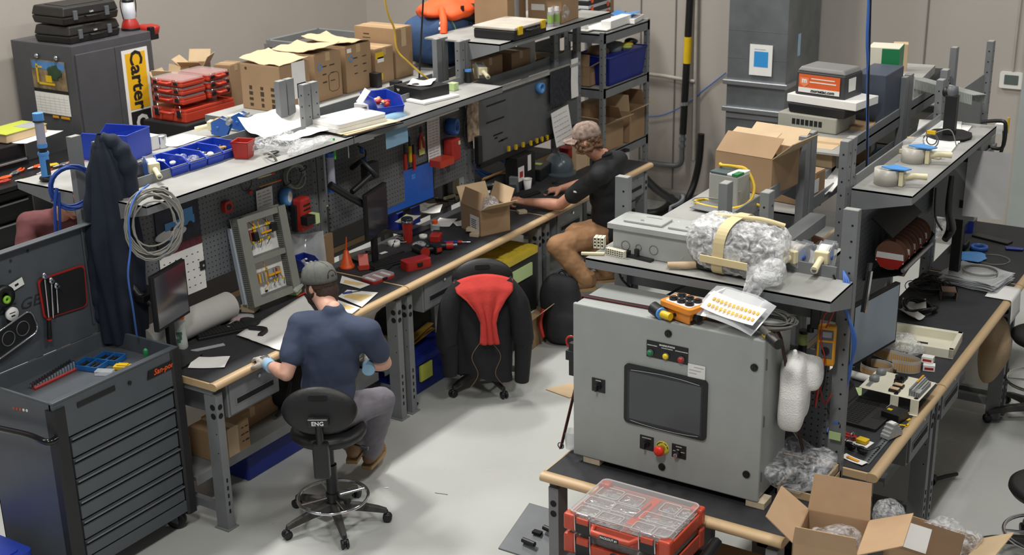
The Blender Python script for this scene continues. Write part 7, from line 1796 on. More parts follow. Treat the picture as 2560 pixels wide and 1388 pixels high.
clutter('grey plastic box on the lower shelf right of the middle drawer','equipment_box','box',(-5.52,7.50,.286),MB().b0(-.12,-.12,0,.12,.14,.32).b0(-.05,.0,.32,.13,.14,.33),m_steel_l,bevel=.008)
carton('brown carton inside the far leg frame above the yellow lid',(-5.55,8.02,.70),(.3,.25,.12),0)
q=PZ(1405,850,0)
t=T('backpack','black and grey backpack with red zips standing on the floor by the far bench leg','backpack',(q.x,q.y,0),radians(20))
MB().ell((0,0,.26),(.17,.14,.28),26,18,nz=.22,ns=5,sq=.75).ell((.02,-.11,.15),(.12,.06,.13),20,12,sq=.7).build('bag',mat('backpack_cloth','232326',.85,var=.2,bump=.2),t,rem=.012,smooth=2)
MB().tube([(-.12,-.13,.3),(-.14,-.16,.2),(-.12,-.15,.08)],.016,8,sub=4).build('red_strap',m_red,t);MB().tube([(-.05,0,.53),(0,.02,.57),(.05,0,.53)],.01,8,sub=4).build('grab_loop',m_black,t)
q=PZ(1350,800,0);t=T('fire_extinguisher','red fire extinguisher in the shadow between bench leg and backpack','extinguisher',(q.x-.12,q.y+.12,0));MB().lathe([(.06,0),(.065,.02),(.065,.33),(.05,.38),(.02,.40)],n=22).build('cylinder',m_red,t);MB().cyl((0,0,.40),(0,0,.44),.018,n=12).b0(-.02,-.06,.44,.02,.04,.46).build('valve',m_black,t);MB().b0(.03,-.05,.12,.067,.05,.25).build('label',m_black,t)
q=PZ(1315,880,0);c_=carton('brown carton on the floor with one flap raised and white labels on top',(q.x-.14,q.y+.17,0),(.30,.34,.24),radians(5),prints=(('top',.3,.35,.10,.14,m_white),('top',.65,.6,.06,.08,m_white)))
MB().b0(0,-.16,-.002,.16,.16,.002,0,TR((.15,0,.24),ry=radians(-42))).build('raised_flap',m_card_l,c_)
clutter('flat brown cardboard piece on the floor left of the grey enclosure','cardboard_sheet','cardboard',PZ(1405,975,.0),MB().prism([(-.10,-.06),(.12,-.10),(.16,.10),(.0,.12)],.002,.008),m_card_l)
clutter('tall brown carton standing behind the left edge of the grey enclosure','cardboard_box','box',(PZ(1440,1080,.96).x-.0,5.47,.952),MB().b0(-.06,-.05,0,.06,.06,.34),m_card,bevel=.003)
q=PZ(1429,1120,.955);t=T('plastic_cup','clear plastic cup at the left end of the enclosure bench','cup',(q.x-.005,5.16,.952));MB().lathe([(.028,0),(.036,.09),(.037,.095),(.035,.09),(.026,.003)],n=20).build('cup',m_clearp,t)
q=PZ(1033,1012,0);t=T('cable_clip','small black square clip lying on the floor by the blue crate','clip',(q.x,q.y,0),.4);MB().tube([(x,y,.005) for x,y in rrect(.06,.045,.01)],.006,6,closed=True).build('clip',m_black,t)
q=PZ(1103,1235,0.002);clutter('thin dark wire scrap on the open floor','wire_scrap','scrap',q,MB().tube([(-.04,-.01,.001),(.04,.012,.001)],.0015,5),m_steel_d)
q=PZ(1208,575,BZ)
c_=carton('open brown carton with a white address label on the far left bench',(q.x+.01,q.y+.02,BZ),(.27,.26,.20),radians(-24),flaps=(70,150,112,118),prints=(('-y',.70,.42,.12,.12,m_white),))
b_=bag('clear wrapping bulging out of the open brown carton',(q.x+.02,q.y+.04,BZ+.12),(.11,.11,.06),seed=31)
lt=[c for c in c_.children if c.name.startswith('label')][0]
mb=MB()
for i in range(5):mb.b0(.01,-.1325,.11-.015*i,.08-.008*(i%2),-.1312,.115-.015*i)
mb.build('label_print',m_ink,lt)
for k,(px,py,rz,lab) in enumerate(((1183,583,.3,'upper pale wood block at the foot of the open carton'),(1188,590,.2,'lower pale wood block at the foot of the open carton'),(1305,533,.9,'pale wood block under the fist of the man in black'))):
 q=PZ(px,py,BZ);clutter(lab,'wood_block','block',(q.x,q.y-.02 if k==0 else q.y,BZ+(.025 if k==0 else 0)),MB().b0(-.035,-.028,0,.035,.028,.024),MATS['pine_block'],rz=rz,bevel=.002)
small('white paper cup on the far bench','paper_cup','cup',1319,474,lambda t:(MB().lathe([(.026,0),(.036,.092),(.033,.09),(.024,.004),(0,.004)],n=24).build('cup',m_white,t),MB().ring((0,0,.092),.036,.003,24,6).build('rim',m_white,t)))
small('dark grey hard hat on the far bench','hard_hat','hard hat',1398,427,lambda t:(MB().lathe([(.125,.01),(.13,.05),(.115,.10),(.08,.14),(.03,.155),(0,.157)],X=TR(s=(1.15,.95,1)),n=36).build('shell',mat('helmet_grey','4f5a60',.28,var=.06),t),MB().prism([(.16*cos(a)*1.15+(.05 if cos(a)>.5 else 0),.145*sin(a)) for a in[2*pi*i/32 for i in range(32)]],.0,.012).build('brim',MATS['helmet_grey'],t,bevel=.004),MB().tube([(-.14,0,.03),(-.10,0,.13),(0,0,.163),(.10,0,.13),(.14,0,.03)],.008,8,sub=4).build('ridge',MATS['helmet_grey'],t)),rz=radians(-50))
small('black organiser tray with notes on top beside the hard hat','desk_organiser','organiser',1335,440,lambda t:(MB().b0(-.12,-.15,0,.12,.15,.10).build('body',m_black,t,bevel=.006),MB().b0(-.10,-.12,.10,.0,-.02,.104).build('white_note',m_white,t),MB().b0(.0,.0,.10,.06,.05,.105).build('green_note',m_limegreen,t)),rz=radians(10))
small('black glasses lying folded on the far bench','glasses','glasses',1400,455,lambda t:MB().tube([(-.06,.0,.006),(-.05,-.06,.006),(.0,-.075,.01),(.05,-.06,.006),(.07,.02,.006)],.004,6,sub=4).tube([(-.05,-.06,.006),(-.02,.03,.006)],.003,6).build('frame',m_black,t),rz=.3)
small('black computer mouse under the right hand of the man in black','mouse','mouse',1372,485,lambda t:MB().ell((0,0,.014),(.03,.05,.018),16,10).build('shell',m_black,t))
q=BT(1318,505,0);keyboard('dark keyboard on the far bench behind the forearm of the man in black',(q.x-.12,q.y+.10,BZ),radians(80),.36,.12)
small('grey metal box with a dark face beside the paper cup','test_box','test box',1287,478,lambda t:(MB().b0(-.035,-.05,0,.035,.05,.13).build('case',m_steel,t,bevel=.004),MB().box((.02,-.09,.055),(.06,.07,.11),rx=.35).build('leaning_plate',m_steel_d,t)),rz=.3)
small('dark tools and pouches under the wall panel of the far bench','tool_pile','tools',1245,470,lambda t:(MB().ell((0,0,.05),(.10,.16,.06),18,10,nz=.5,ns=14).build('pile',m_black,t),MB().tube([(-.05,-.15,.1),(.02,.1,.13)],.012,8).build('rod',m_ply,t)))
coil('cable_coil','bright blue cable coil lying behind the tools on the far bench',PZ(1240,435,BZ+.05)+V((-.1,.12,.03)),.14,.009,7,m_cable_b,tilt=(.35,.2,.4),jit=.03)
a=PX(1288,415,-5.66);t=T('parts_rack','black stickered cabinet with white and red stickers on the far bench','cabinet',(-5.68,a.y+.10,BZ));MB().b0(-.06,-.13,0,.06,.15,.28).build('body',m_black,t,bevel=.005);MB().b0(.06,-.12,.08,.062,-.03,.2).b0(.06,.03,.14,.062,.08,.27).build('white_sticker',m_white,t);MB().b0(.062,-.10,.11,.063,-.05,.16).build('red_sticker',m_red,t)
MB().b0(.0625,-.02,.02,.064,.02,.07).build('dark_sticker',m_blue_d,t)
q=PX(1350,220,-5.70);t=T('tape_roll','pale blue tape roll on the upper part of the wall panel','tape',q);MB().lathe([(.028,-.025),(.045,-.025),(.045,.025),(.028,.025),(.028,-.025)],X=TR(ry=pi/2),n=26).build('roll',m_blue_l,t)
q=PX(1400,215,-5.69);t=hung_sheet('dark engine picture calendar at the far end of the wall panel',q,.34,.30,m=mat('picture_dark','20232c',.4,var=.8,scale=34),name='wall_calendar',cat='calendar')
q=PX(1405,315,-5.66);hung_sheet('white calendar page curling below the engine picture',q,.30,.30,rows=6,cols=6,rot=(radians(4),radians(-8),0))
q=PX(1436,195,-5.70);hung_sheet('narrow white sheet at the right edge of the wall panel',q,.12,.34)
for k,(px,py) in enumerate(((1272,370),(1290,366),(1308,360),(1327,356),(1342,350),(1355,346),(1368,342))):
 q=PX(px,py+2,-5.69);tag(MB().b0(-.008,-.012,-.02,.008,.012,.02).build('yellow_hook',m_yellow,loc=q),'small yellow hook in the row below the wall panel','hook','yellow hooks below the wall panel')
small('red plastic pot behind the hard hat','red_pot','pot',1415,400,lambda t:MB().taper(-.05,-.05,.05,.05,0,.12,1.2).build('pot',m_red,t,bevel=.004))
small('bare wooden board end behind the hard hat','wood_board','board',1448,402,lambda t:MB().b0(-.04,-.10,0,.05,.12,.03).build('board',m_wood,t,bevel=.006))
clutter('brown cardboard strips standing at the far end of the bench behind the cap','cardboard_strip','cardboard',PZ(1525,440,BZ)+V((-.35,.1,0)),MB().b0(-.02,-.10,0,.02,.1,.35).b0(-.03,.1,0,.03,.12,.38),m_card_l)
# right island: shelf over the enclosure
S2=1.911
t=T('panel_box','grey steel junction cabinet with two hinged covers and round knockouts on the enclosure shelf','junction cabinet',(0,0,0))
a,b=PZ(1502,612,S2),PZ(1700,650,S2)
x0=PY(1512,625,5.34).x;x1=x0+.44;y0,y1=5.42,5.60
MB().b0(x0,y0,S2,x1,y1,S2+.13).build('body',mat('box_grey','a9aca8',.45,var=.06),t,bevel=.004)
MB().b0(x0-.02,y0-.02,S2+.13,x1+.025,y1+.02,S2+.156).build('flange',MATS['box_grey'],t,bevel=.001)
for k in range(2):
 cx=x0+.13+.235*k;c_=MB().b0(cx-.09,y0+.03,S2+.156,cx+.115,y1-.03,S2+.168).build('hinged_cover',MATS['box_grey'],t,bevel=.004)
 MB().b0(cx-.01,y0+.12,S2+.168,cx+.075,y1-.06,S2+.1695).build('label',m_white,c_);MB().cyl((cx+.0,y0+.055,S2+.168),(cx,y0+.055,S2+.171),.009,n=12).build('lock',m_chrome,c_)
for k,x in enumerate((.07,.14,.22)):MB().ring((x0+x,y0-.001,S2+.05),.022 if k!=1 else.015,.0022,20,5,axis='Y').build('knockout',m_steel,t)
def blocks(label,px,py,n,w,h,d,m,rz=0,z=S2):
 q=PZ(px,py,z);t=T('terminal_strip',label,'terminal strip',(q.x,q.y,z),rz)
 for i in range(n):
  x=(i-n/2)*w;MB().b0(x,-d/2,0,x+w*.86,d/2,h).build('terminal_block',m,t,bevel=.001)
  mb=MB();[mb.b0(x+w*.2,-d/2-.0008,h*(.2+.3*j),x+w*.66,-d/2,h*(.35+.3*j)) for j in range(3)];mb.build('terminal_hole',m_hole,t)
 return t
blocks('row of white terminal blocks in front of the grey junction cabinet',1540,640,8,.0135,.034,.03,m_ivory,radians(-8))
blocks('trio of white fuse holders at the left end of the enclosure shelf',1500,618,3,.018,.055,.05,m_ivory,radians(15))
q=PZ(1480,632,S2);clutter('slotted metal rail piece at the left end of the enclosure shelf','din_rail','rail',(q.x,q.y,S2),MB().b0(-.05,-.04,0,.06,-.03,.012).b0(-.05,-.04,0,.06,.0,.004),m_cream,rz=radians(25))
q=PZ(1600,648,S2);t=T('bracket','black connector bracket between the terminal blocks and the clear bag','bracket',(q.x,q.y,S2),radians(-8));MB().b0(-.07,-.015,0,.07,.015,.012).b0(-.08,-.02,0,-.06,.02,.03).cyl((-.02,0,.01),(-.02,0,.045),.012,n=12).build('body',m_black,t)
q=PZ(1668,640,S2)
t=T('zip_bag','flat clear zip bag of small white parts slumped against the bubble wrap','bag',(q.x,q.y-.02,S2+.05),rot=(radians(48),radians(8),radians(-18)))
MB().sheet(.20,.21,TR(rz=radians(42)),bend=.03,nz=.02,n=16).build('bag_film',m_film2,t)
MB().sheet(.15,.16,TR((0,.0,-.004),rz=radians(42)),bend=.03,nz=.02,n=12).build('white_contents',m_white,t)
rs=random.Random(5);mb=MB()
for k in range(14):mb.ell((rs.uniform(-.06,.06),rs.uniform(-.06,.06),.012),(.008,.006,.004),8,6)
mb.build('white_parts',m_ivory,t)
q=PZ(1700,672,S2);t=T('wooden_handle','round wooden handle end poking out below the zip bag','dowel',(q.x,q.y,S2));MB().tube([(-.05,-.03,.02),(.03,.0,.022),(.08,.04,.022)],[.014,.018,.016],12).build('handle',m_card_l,t)  # rounded end of a loose wooden handle
q=PZ(1835,690,S2)
pcx,pcy=q.x-.01,q.y+.07
t=T('wrapped_parcel','large bubble wrapped parcel with masking tape bands on the enclosure shelf','parcel',(pcx,pcy,S2),radians(-4))
m_bub=film('bubble_wrap','fbfcfd',.28,.8,22.,rough=.12)
def bwfn(e):
 mb=MB();mb.ell((0,0,.13),(.245+e,.145+e,.125+e),56,34,nz=.16,ns=5,sq=.62,seed=4)
 mb.v=[V((p.x,p.y,max(p.z,.001))) for p in mb.v];return mb
bo=bwfn(0).build('bubble_wrap',m_bub,t)
tx=bpy.data.textures.new('bubbles','VORONOI');tx.noise_scale=.022;md=bo.modifiers.new('s','SUBSURF');md.levels=1;md.render_levels=1;md=bo.modifiers.new('d','DISPLACE');md.texture=tx;md.strength=.018
MB().b0(-.17,-.10,.01,.14,.10,.17).build('black_contents',m_black,t,bevel=.01)
MB().b0(-.07,-.103,.05,.06,-.101,.12).build('label',m_white,t)
m_mask=mat('masking_tape','d9c99a',.6,var=.05)
def band(x,w):
 ring=[]
 for i in range(40):
  a=2*pi*i/40;c_,s_=cos(a),sin(a);pw=lambda v:math.copysign(abs(v)**.62,v)
  ring.append(V((x+.02*s_,.152*pw(c_),max(.003,.13+.133*pw(s_)))))
 mb=MB();n_=len(ring)
 mb.add([p+V((-w/2,0,0)) for p in ring]+[p+V((w/2,0,0)) for p in ring],[(i,(i+1)%n_,n_+(i+1)%n_,n_+i) for i in range(n_)]);return mb
band(-.03,.055).build('tape_band',m_mask,t,solid=.002)
MB().b0(-.12,-.158,.07,.12,-.150,.105).build('tape_band',m_mask,t,bevel=.002)
MB().tube([(-.13,.02,.245),(-.02,.0,.26),(.1,.02,.262),(.2,.05,.24)],.012,6,sub=4).build('tape_fold',m_mask,t)
MB().ell((.20,-.10,.06),(.09,.09,.07),30,20,nz=.5,ns=12,seed=9).build('loose_wrap',m_bub,t)
mb=MB();mb.surf(lambda u,v:V((.12+.13*u*(1-v*.6)+.02*sin(u*9),-.16-.035*v+.012*sin(u*14+v*5),.09-.15*v+.01*sin(u*7))),20,16);mb.build('hanging_wrap',m_bub,t)
q=PZ(1975,690,S2);tape_gun('clear tape gun with cream handle, left of the two at the shelf corner',(q.x-.005,q.y+.11,S2),radians(-18),roll=mat('grey_tape','b5b2ac',.4),frame_m=m_clearp)
q=PZ(2045,690,S2);tape_gun('clear tape gun with cream handle, right of the two at the shelf corner',(q.x-.005,q.y+.10,S2),radians(2),roll=m_white,frame_m=m_clearp)
t=T('blue_cable','bundle of blue cables running down the corner post of the end bench','cable',(0,0,0))
for k in range(3):
 o=.012*k;MB().tube([V((-1.80,5.60,1.95)),V((-1.755-o,5.56,1.90)),PY(2108+3*k,760,5.56),PY(2140-4*k,850,5.58),PY(2120+3*k,930,5.62),PY(2105,1000,5.62),PY(2095-k*5,1060,5.60)],.0058,8,sub=6).build('cable',m_cable_b,t)
t=T('black_cable','black cable running beside the blue cables on the corner post','cable',(0,0,0));MB().tube([V((-1.84,5.58,1.93)),PY(2122,800,5.6),PY(2118,950,5.62),PY(2100,1070,5.6)],.005,8,sub=6).build('cable',m_cable_k,t)
t=T('green_tag','pale green sticker wrapped on the corner post near the bench top','sticker',PY(2086,1090,5.57));MB().b0(-.026,-.002,-.02,.03,.0,.02).build('sticker',m_tag,t)
t=T('black_cable','black cable sagging between the shelf edge and the orange box','cable',(0,0,0));MB().tube([PY(1548,672,5.33),PY(1556,700,5.36),PY(1600,735,5.42),PY(1650,745,5.42),PY(1700,720,5.4),PY(1740,700,5.36)],.006,8,sub=6).build('cable',m_cable_k,t)
q=PY(2066,862,5.54);t=T('multimeter','yellow multimeter with red leads hanging inside the corner post','multimeter',q,radians(12))
MB().b0(-.042,-.022,-.10,.042,.022,.10).build('case',m_amber,t,bevel=.012);MB().b0(-.032,-.024,.03,.032,-.021,.08).b0(-.03,-.024,-.06,.03,-.021,.02).build('face',m_steel_d,t,bevel=.002);MB().b0(-.018,-.0255,.045,.024,-.024,.072).build('display',m_print,t);MB().cyl((0,-.024,-.02),(0,-.032,-.02),.018,n=18).build('dial',m_black,t)
t2=T('test_lead','red and black test leads looping down from the yellow multimeter','test lead',(0,0,0))
MB().tube([q+V((0,-.02,.09)),PY(2085,775,5.52),PY(2060,790,5.50),PY(2052,850,5.5),PY(2062,900,5.5),PY(2045,960,5.5),PY(2038,1020,5.5)],.0035,7,sub=6).build('red_lead',m_red,t2)
MB().cyl(PY(2046,965,5.5),PY(2038,1015,5.5),.007,n=10).build('red_probe',m_red,t2);MB().tube([PY(2055,905,5.5),PY(2050,960,5.52),PY(2060,1010,5.5),PY(2080,985,5.5)],.0035,7,sub=6).build('red_lead',m_red,t2)
MB().tube([PY(2068,900,5.53),PY(2060,960,5.53),PY(2045,1000,5.53)],.0035,7,sub=5).build('black_lead',m_cable_k,t2)
q=PY(2040,780,5.55);clutter('black walkie style device hanging above the multimeter','hanging_device','device',q,MB().b0(-.022,-.02,-.08,.022,.02,.07).cyl((-.02,0,-.10),(-.02,0,-.07),.018,n=12),m_black,bevel=.006,rz=.2)
q=PY(2008,850,5.585);t=T('marker_tube','dark tube with a green band clipped on the perforated panel','tube',q);MB().cyl((0,0,-.10),(0,0,.05),.022,n=16).build('tube',m_black,t);MB().cyl((0,0,-.02),(0,0,.035),.0235,n=16).build('green_band',mat('band_olive','93a05e',.6),t)
def RT(px,py,dz=0):return PZ(px,py,BZ+dz)
a=RT(2107,1060);b=RT(2250,1000)
t=T('laptop','open black laptop on the nearest right bench','laptop',(0,0,0))
c0,c1,c2,c3=RT(2183,1087),RT(2100,1060),RT(2165,995),RT(2258,1018)
ctr=(c0+c1+c2+c3)/4;ang=atan2((c3-c0).y,(c3-c0).x)
t.location=(ctr.x-.02,ctr.y,BZ);t.rotation_euler=(0,0,ang-pi/2)
lw,ld=(c3-c0).length,(c1-c0).length*1.05
lw,ld=.34,.235
MB().prism(rrect(ld,lw,.012),0,.016).build('base',mat('laptop_black','2a2826',.45,var=.04),t,bevel=.003)
mb=MB()
for r in range(6):
 for c in range(14):mb.box((-.095+r*.021,-lw*.42+c*lw*.84/13,.0165),(.016,lw*.05,.003))
mb.build('keys',m_black_m,t);MB().b0(.045,-.05,.016,.105,.06,.0168).build('touchpad',m_black_m,t)
MB().b0(.06,.10,.016,.09,.125,.0166).b0(.06,.130,.016,.08,.155,.0166).build('sticker',m_white,t)
lid_=MB().b0(-ld/2-.010,-lw/2,.0,-ld/2,lw/2,.21,0,TR((-ld/2-.0,0,.012),ry=radians(-28))@TR((ld/2,0,0))).build('screen_lid',MATS['laptop_black'],t,bevel=.003)
MB().b0(-ld/2,-lw/2+.01,.012,-ld/2+.001,lw/2-.01,.2,0,TR((-ld/2-.0,0,.012),ry=radians(-28))@TR((ld/2,0,0))).build('screen',m_glass_d,lid_)
c0,c1,c2,c3=[PZ(x,y,BZ+.085) for x,y in((2298,1003),(2147,968),(2195,925),(2335,955))]
t=T('mounting_plate','cream mounting plate on bent legs carrying terminals, relays and black connectors','mounting plate',(0,0,0))
ux=(c0-c1).normalized();uy=V((-ux.y,ux.x,0));Lx=(c0-c1).length;Ly=abs((c2-c1).dot(uy))
t.matrix_world=Matrix(((ux.x,uy.x,0,c1.x),(ux.y,uy.y,0,c1.y),(0,0,1,BZ),(0,0,0,1)))
MB().b0(0,0,.083,Lx,Ly,.086).build('plate',m_ivory,t,bevel=.001)
for x in(Lx*.60,Lx*.93):
 MB().b0(x-.022,-.001,0,x+.022,.002,.085).b0(x-.022,-.012,0,x+.022,.002,.002).build('bent_leg',m_ivory,t,bevel=.001);MB().cyl((x,.02,.086),(x,.02,.0868),.012,n=14).build('plate_hole',m_hole,t)
for x in(Lx*.15,):MB().b0(x-.022,Ly-.002,0,x+.022,Ly+.001,.085).build('bent_leg',m_ivory,t)
MB().b0(Lx*.08,Ly*.12,.086,Lx*.15,Ly*.95,.092).build('din_rail',m_alu,t)
for k in range(2):MB().lathe([(.026,.09),(.028,.10),(.022,.115),(0,.117)],c=(Lx*.12,Ly*(.45+.38*k),0),n=12).build('clamp_block',m_steel,t)
for k in range(4):MB().cyl((Lx*(.46+.05*(k%2)),Ly*(.62+.1*k),.086),(Lx*(.46+.05*(k%2)),Ly*(.62+.1*k),.125-.008*k),.014,n=12).b0(Lx*.42,Ly*(.55+.09*k),.086,Lx*.56,Ly*(.60+.09*k),.105).build('black_connector',m_black,t)
for k in range(2):
 c_=MB().b0(Lx*.46,Ly*(.10+.22*k),.086,Lx*.63,Ly*(.25+.22*k),.10).build('relay_socket',m_black,t,bevel=.002);MB().b0(Lx*.475,Ly*(.12+.22*k),.10,Lx*.615,Ly*(.23+.22*k),.106).build('relay',m_card_l,c_,bevel=.002)
for k in range(5):MB().b0(Lx*.79+k*.012,Ly*.12,.086,Lx*.79+k*.012+.0105,Ly*(.9-.03*k),.125-.004*k).build('terminal_block',m_din if k%2 else m_steel,t,bevel=.001)
MB().b0(Lx*.80,Ly*.5,.125,Lx*.83,Ly*.88,.128).build('orange_strip',m_amber,t);MB().b0(Lx*.80,Ly*.12,.086,Lx*.97,Ly*.3,.115).build('end_block',m_din,t,bevel=.002)
t.scale=(1,1,1)
q=RT(2190,935);t=T('label_ribbon','wide curled ribbon of orange printed labels standing on its edge, nearer coil','label ribbon',(q.x,q.y,BZ))
def lroll(t,pts,h):
 P=spline([V(p) for p in pts],8);mb=MB();n_=len(P)
 mb.add([p for p in P]+[p+V((0,0,h)) for p in P],[(i,i+1,n_+i+1,n_+i) for i in range(n_-1)]);mb.build('ribbon',mat('ribbon_clear','d8d4c8',.35,alpha=.75,var=0),t,solid=.001)
 mb=MB();d_=0
 for i in range(0,n_-1):
  a,b=P[i],P[i+1];nn=(b-a).cross(V((0,0,1))).normalized()*.0016
  a2=a.lerp(b,.2);b2=a.lerp(b,.75)
  for s_ in(1,-1):mb.add([a2+nn*s_+V((0,0,h*.12)),b2+nn*s_+V((0,0,h*.12)),b2+nn*s_+V((0,0,h*.74)),a2+nn*s_+V((0,0,h*.74))],[(0,1,2,3)])
 mb.build('orange_labels',mat('label_orange','dca24a',.6,var=.05),t)
lroll(t,[(.0+.085*cos(a)*(1+.05*a/6),.065*sin(a)*(1+.05*a/6),0) for a in[i*.45 for i in range(18)]],.062)
q=RT(2240,915);t=T('label_ribbon','wavy ribbon of orange printed labels standing behind the nearer coil','label ribbon',(q.x,q.y,BZ));lroll(t,[(-.28,.10,0),(-.2,.10,0),(-.1,.06,0),(0,.04,0),(.10,.02,0),(.14,-.02,0),(.10,-.07,0),(.0,-.08,0)],.07)
q=RT(2180,905,0);bag('clear crinkled bag in front of the ivory tray',(RT(2262,885).x,RT(2262,885).y,BZ),(.10,.08,.06),seed=41)
c=RT(2325,870);t=T('ivory_tray','ivory shallow tray with a raised rim at the edge of the right bench','tray',(c.x,c.y,BZ),radians(0))
c0,c1,c2,c3=RT(2390,912),RT(2180,870),RT(2235,815),RT(2422,850)
uy=(c3-c0);wy=uy.length;ux=(c1-c0);wx=ux.length;ctr=(c0+c1+c2+c3)/4;t.location=(ctr.x-.01,ctr.y,BZ);t.rotation_euler=(0,0,atan2(uy.y,uy.x)-pi/2)
wx,wy=.42,.30
MB().b0(-wx/2,-wy/2,0,wx/2,wy/2,.004).build('floor',m_ivory,t)
for(x0_,y0_,x1_,y1_) in((-wx/2,-wy/2,wx/2,-wy/2+.03),(-wx/2,wy/2-.03,wx/2,wy/2),(-wx/2,-wy/2,-wx/2+.03,wy/2),(wx/2-.03,-wy/2,wx/2,wy/2)):MB().b0(x0_,y0_,0,x1_,y1_,.055).build('rim',m_ivory,t,bevel=.004)
MB().b0(-.02,-.02,.004,.04,.01,.012).build('black_clip',m_black,t)
for k in range(2):
 q=RT(2322-4*k,925-6*k);clutter(('lower small white box with red lettering in front of the ivory tray','upper small white box with red lettering in front of the ivory tray')[k],'small_box','box',(q.x,q.y,BZ+.0351*k),MB().b0(-.032,-.022,0,.032,.022,.034).b0(-.024,-.0228,.008,.024,-.022,.022,1),[m_white,m_red],rz=.25-.2*k,bevel=.001)
q=RT(2130,1100);t=T('pliers','red and yellow handled pliers on a white card at the near right bench','pliers',(q.x,q.y,BZ+.003),radians(-10));MB().b0(-.08,-.035,-.003,.10,.04,-.001).build('white_card',m_white,t);MB().tube([(-.08,-.012,.012),(0,-.01,.012),(.03,0,.012)],.009,8).tube([(-.08,.016,.012),(0,.014,.012),(.03,0,.012)],.009,8).build('red_grips',m_red,t);MB().b0(.03,-.022,.004,.085,.022,.022).build('yellow_jaw',m_yellow,t,bevel=.003);MB().ring((.0,0,.02),.018,.003,16,6,axis='X').build('steel_collar',m_chrome,t)
q=RT(2140,1130);t=T('sunglasses','dark wraparound safety glasses at the near right bench','glasses',(q.x,q.y,BZ),radians(-15))
for s_ in(-1,1):MB().ell((s_*.034,0,.022),(.03,.012,.02),18,10,sq=.8).build('lens',m_glass_d,t);MB().tube([(s_*.066,.0,.03),(s_*.075,.05,.03),(s_*.06,.12,.012)],.003,6,sub=4).build('temple',m_black,t)
MB().tube([(-.066,0,.035),(-.03,-.012,.04),(0,-.006,.032),(.03,-.012,.04),(.066,0,.035)],.003,6,sub=3).build('brow_bar',m_black,t)
a,b=RT(2165,1160),RT(2232,1080);t=T('din_rail','slotted steel mounting rail lying along the near bench edge','rail',a);d=b-a;L_=d.length;t.rotation_euler=(0,0,atan2(d.y,d.x));r_=MB().b0(0,-.017,.0,L_,.017,.002).b0(0,-.017,0,L_,-.015,.007).b0(0,.015,0,L_,.017,.007);r_.build('rail',m_galv,t);mb=MB();[mb.b0(.01+i*.025,-.004,.0021,.026+i*.025,.004,.0026) for i in range(int(L_/.025)-1)];mb.build('slots',m_hole,t)
q=RT(2228,1092);t=T('terminal_module','stepped grey terminal module clipped on the end of the rail','terminal module',(q.x,q.y,BZ+.006),radians(70));MB().prism([(-.055,0),(.055,0),(.055,.02),(.045,.022),(.045,.035),(.032,.037),(.032,.052),(.018,.054),(.018,.07),(-.018,.07),(-.018,.054),(-.032,.052),(-.032,.037),(-.045,.035),(-.045,.022),(-.055,.02)],-.025,.025,X=TR(rx=pi/2)).build('module',m_din,t,bevel=.001);MB().b0(-.015,-.015,.070,.015,.015,.073).build('cap',m_white,t)
q=RT(2245,1050);t=T('black_box','black plastic mounting box beside the grey terminal module','box',(q.x-.02,q.y,BZ),radians(-12));MB().b0(-.05,-.05,0,.05,.05,.05).build('box',m_black,t,bevel=.003);MB().b0(-.035,-.02,.05,-.01,.0,.053).build('yellow_tag',m_yellow,t)
for k,(px,py,rz,l) in enumerate(((2262,1035,.9,.08),(2248,1045,.2,.03),(2272,1050,1.3,.03),(2258,1064,.3,.04),(2268,1064,1.5,.04))):
 q=RT(px,py);tag(MB().b0(-l/2,-.006,.0,l/2,.006,.003).build('yellow_strip',m_yellow,loc=(q.x,q.y,BZ),rot=(0,0,rz)),'small yellow plastic strip scattered beside the laptop','strip','yellow strips by the laptop')
q=RT(2135,1152);paper('folded white sheet with an orange stripe at the near bench corner',(q.x,q.y,BZ+.003),.13,.045,radians(-20),lines=0);tag(MB().b0(-.04,-.012,0,.03,.006,.001).build('orange_print',m_amber,loc=(q.x,q.y,BZ+.009),rot=(0,0,radians(-20))),'orange stripe of print on the folded white sheet','print')
q=RT(2145,940,.02);t=T('paper_roll','thin white paper roll lying behind the mounting plate','roll',(q.x-.04,q.y,BZ+.022));MB().cyl((-.12,.02,0),(.12,-.02,0),.022,n=18).build('roll',m_white,t)
q=RT(2125,985);paper('green printed card under the paper roll',(q.x,q.y,BZ+.002),.12,.16,.3,m=m_tag)
a,b=PX(2128,925,-2.02),PX(2232,862,-1.98)
a=PZ(2128,920,1.06);b=PZ(2233,858,1.06);d=b-a
t,X=monitor('thin monitor with a grey-blue screen on the right bench',((a.x+b.x)/2,(a.y+b.y)/2,BZ),atan2(d.y,d.x)-pi/2,.50,.36,mat('screen_greyblue','76828d',.3,var=.05,emit=.10),hz=.11)
for k,(px,py,lab) in enumerate(((2285,770,'white page with a yellow edge behind the monitor on the right bench'),(2275,790,'strip of labels curling beside the monitor on the right bench'),(2195,830,'white paper bag in front of the monitor on the right bench'))):
 q=RT(px,py);paper(lab,(q.x,q.y,BZ+.01),(.14,.07,.16)[k],(.18,.20,.14)[k],(.3,.9,.2)[k],bend=.02,nz=.01,m=m_white)
coil('black_hose','thick black cable loop lying behind the monitor',RT(2300,765,.03),.10,.013,2,m_cable_k,jit=.02,cat='hose',ties=False)
q=RT(2370,745);t=T('steel_angle','rusty steel angle piece on the right bench','steel angle',(q.x,q.y,BZ),radians(20));MB().b0(-.05,-.05,0,-.044,.05,.06).b0(-.05,-.05,.054,.05,.05,.06).b0(.044,-.05,.0,.05,.05,.06).build('angle',mat('rusty_steel','6b5348',.7,.3,var=.3),t)
c=RT(2440,705);t=T('sleeve_stack','stack of clear sleeves with papers and coiled grey wire on the far right bench','document stack',(c.x,c.y,BZ),radians(-8))
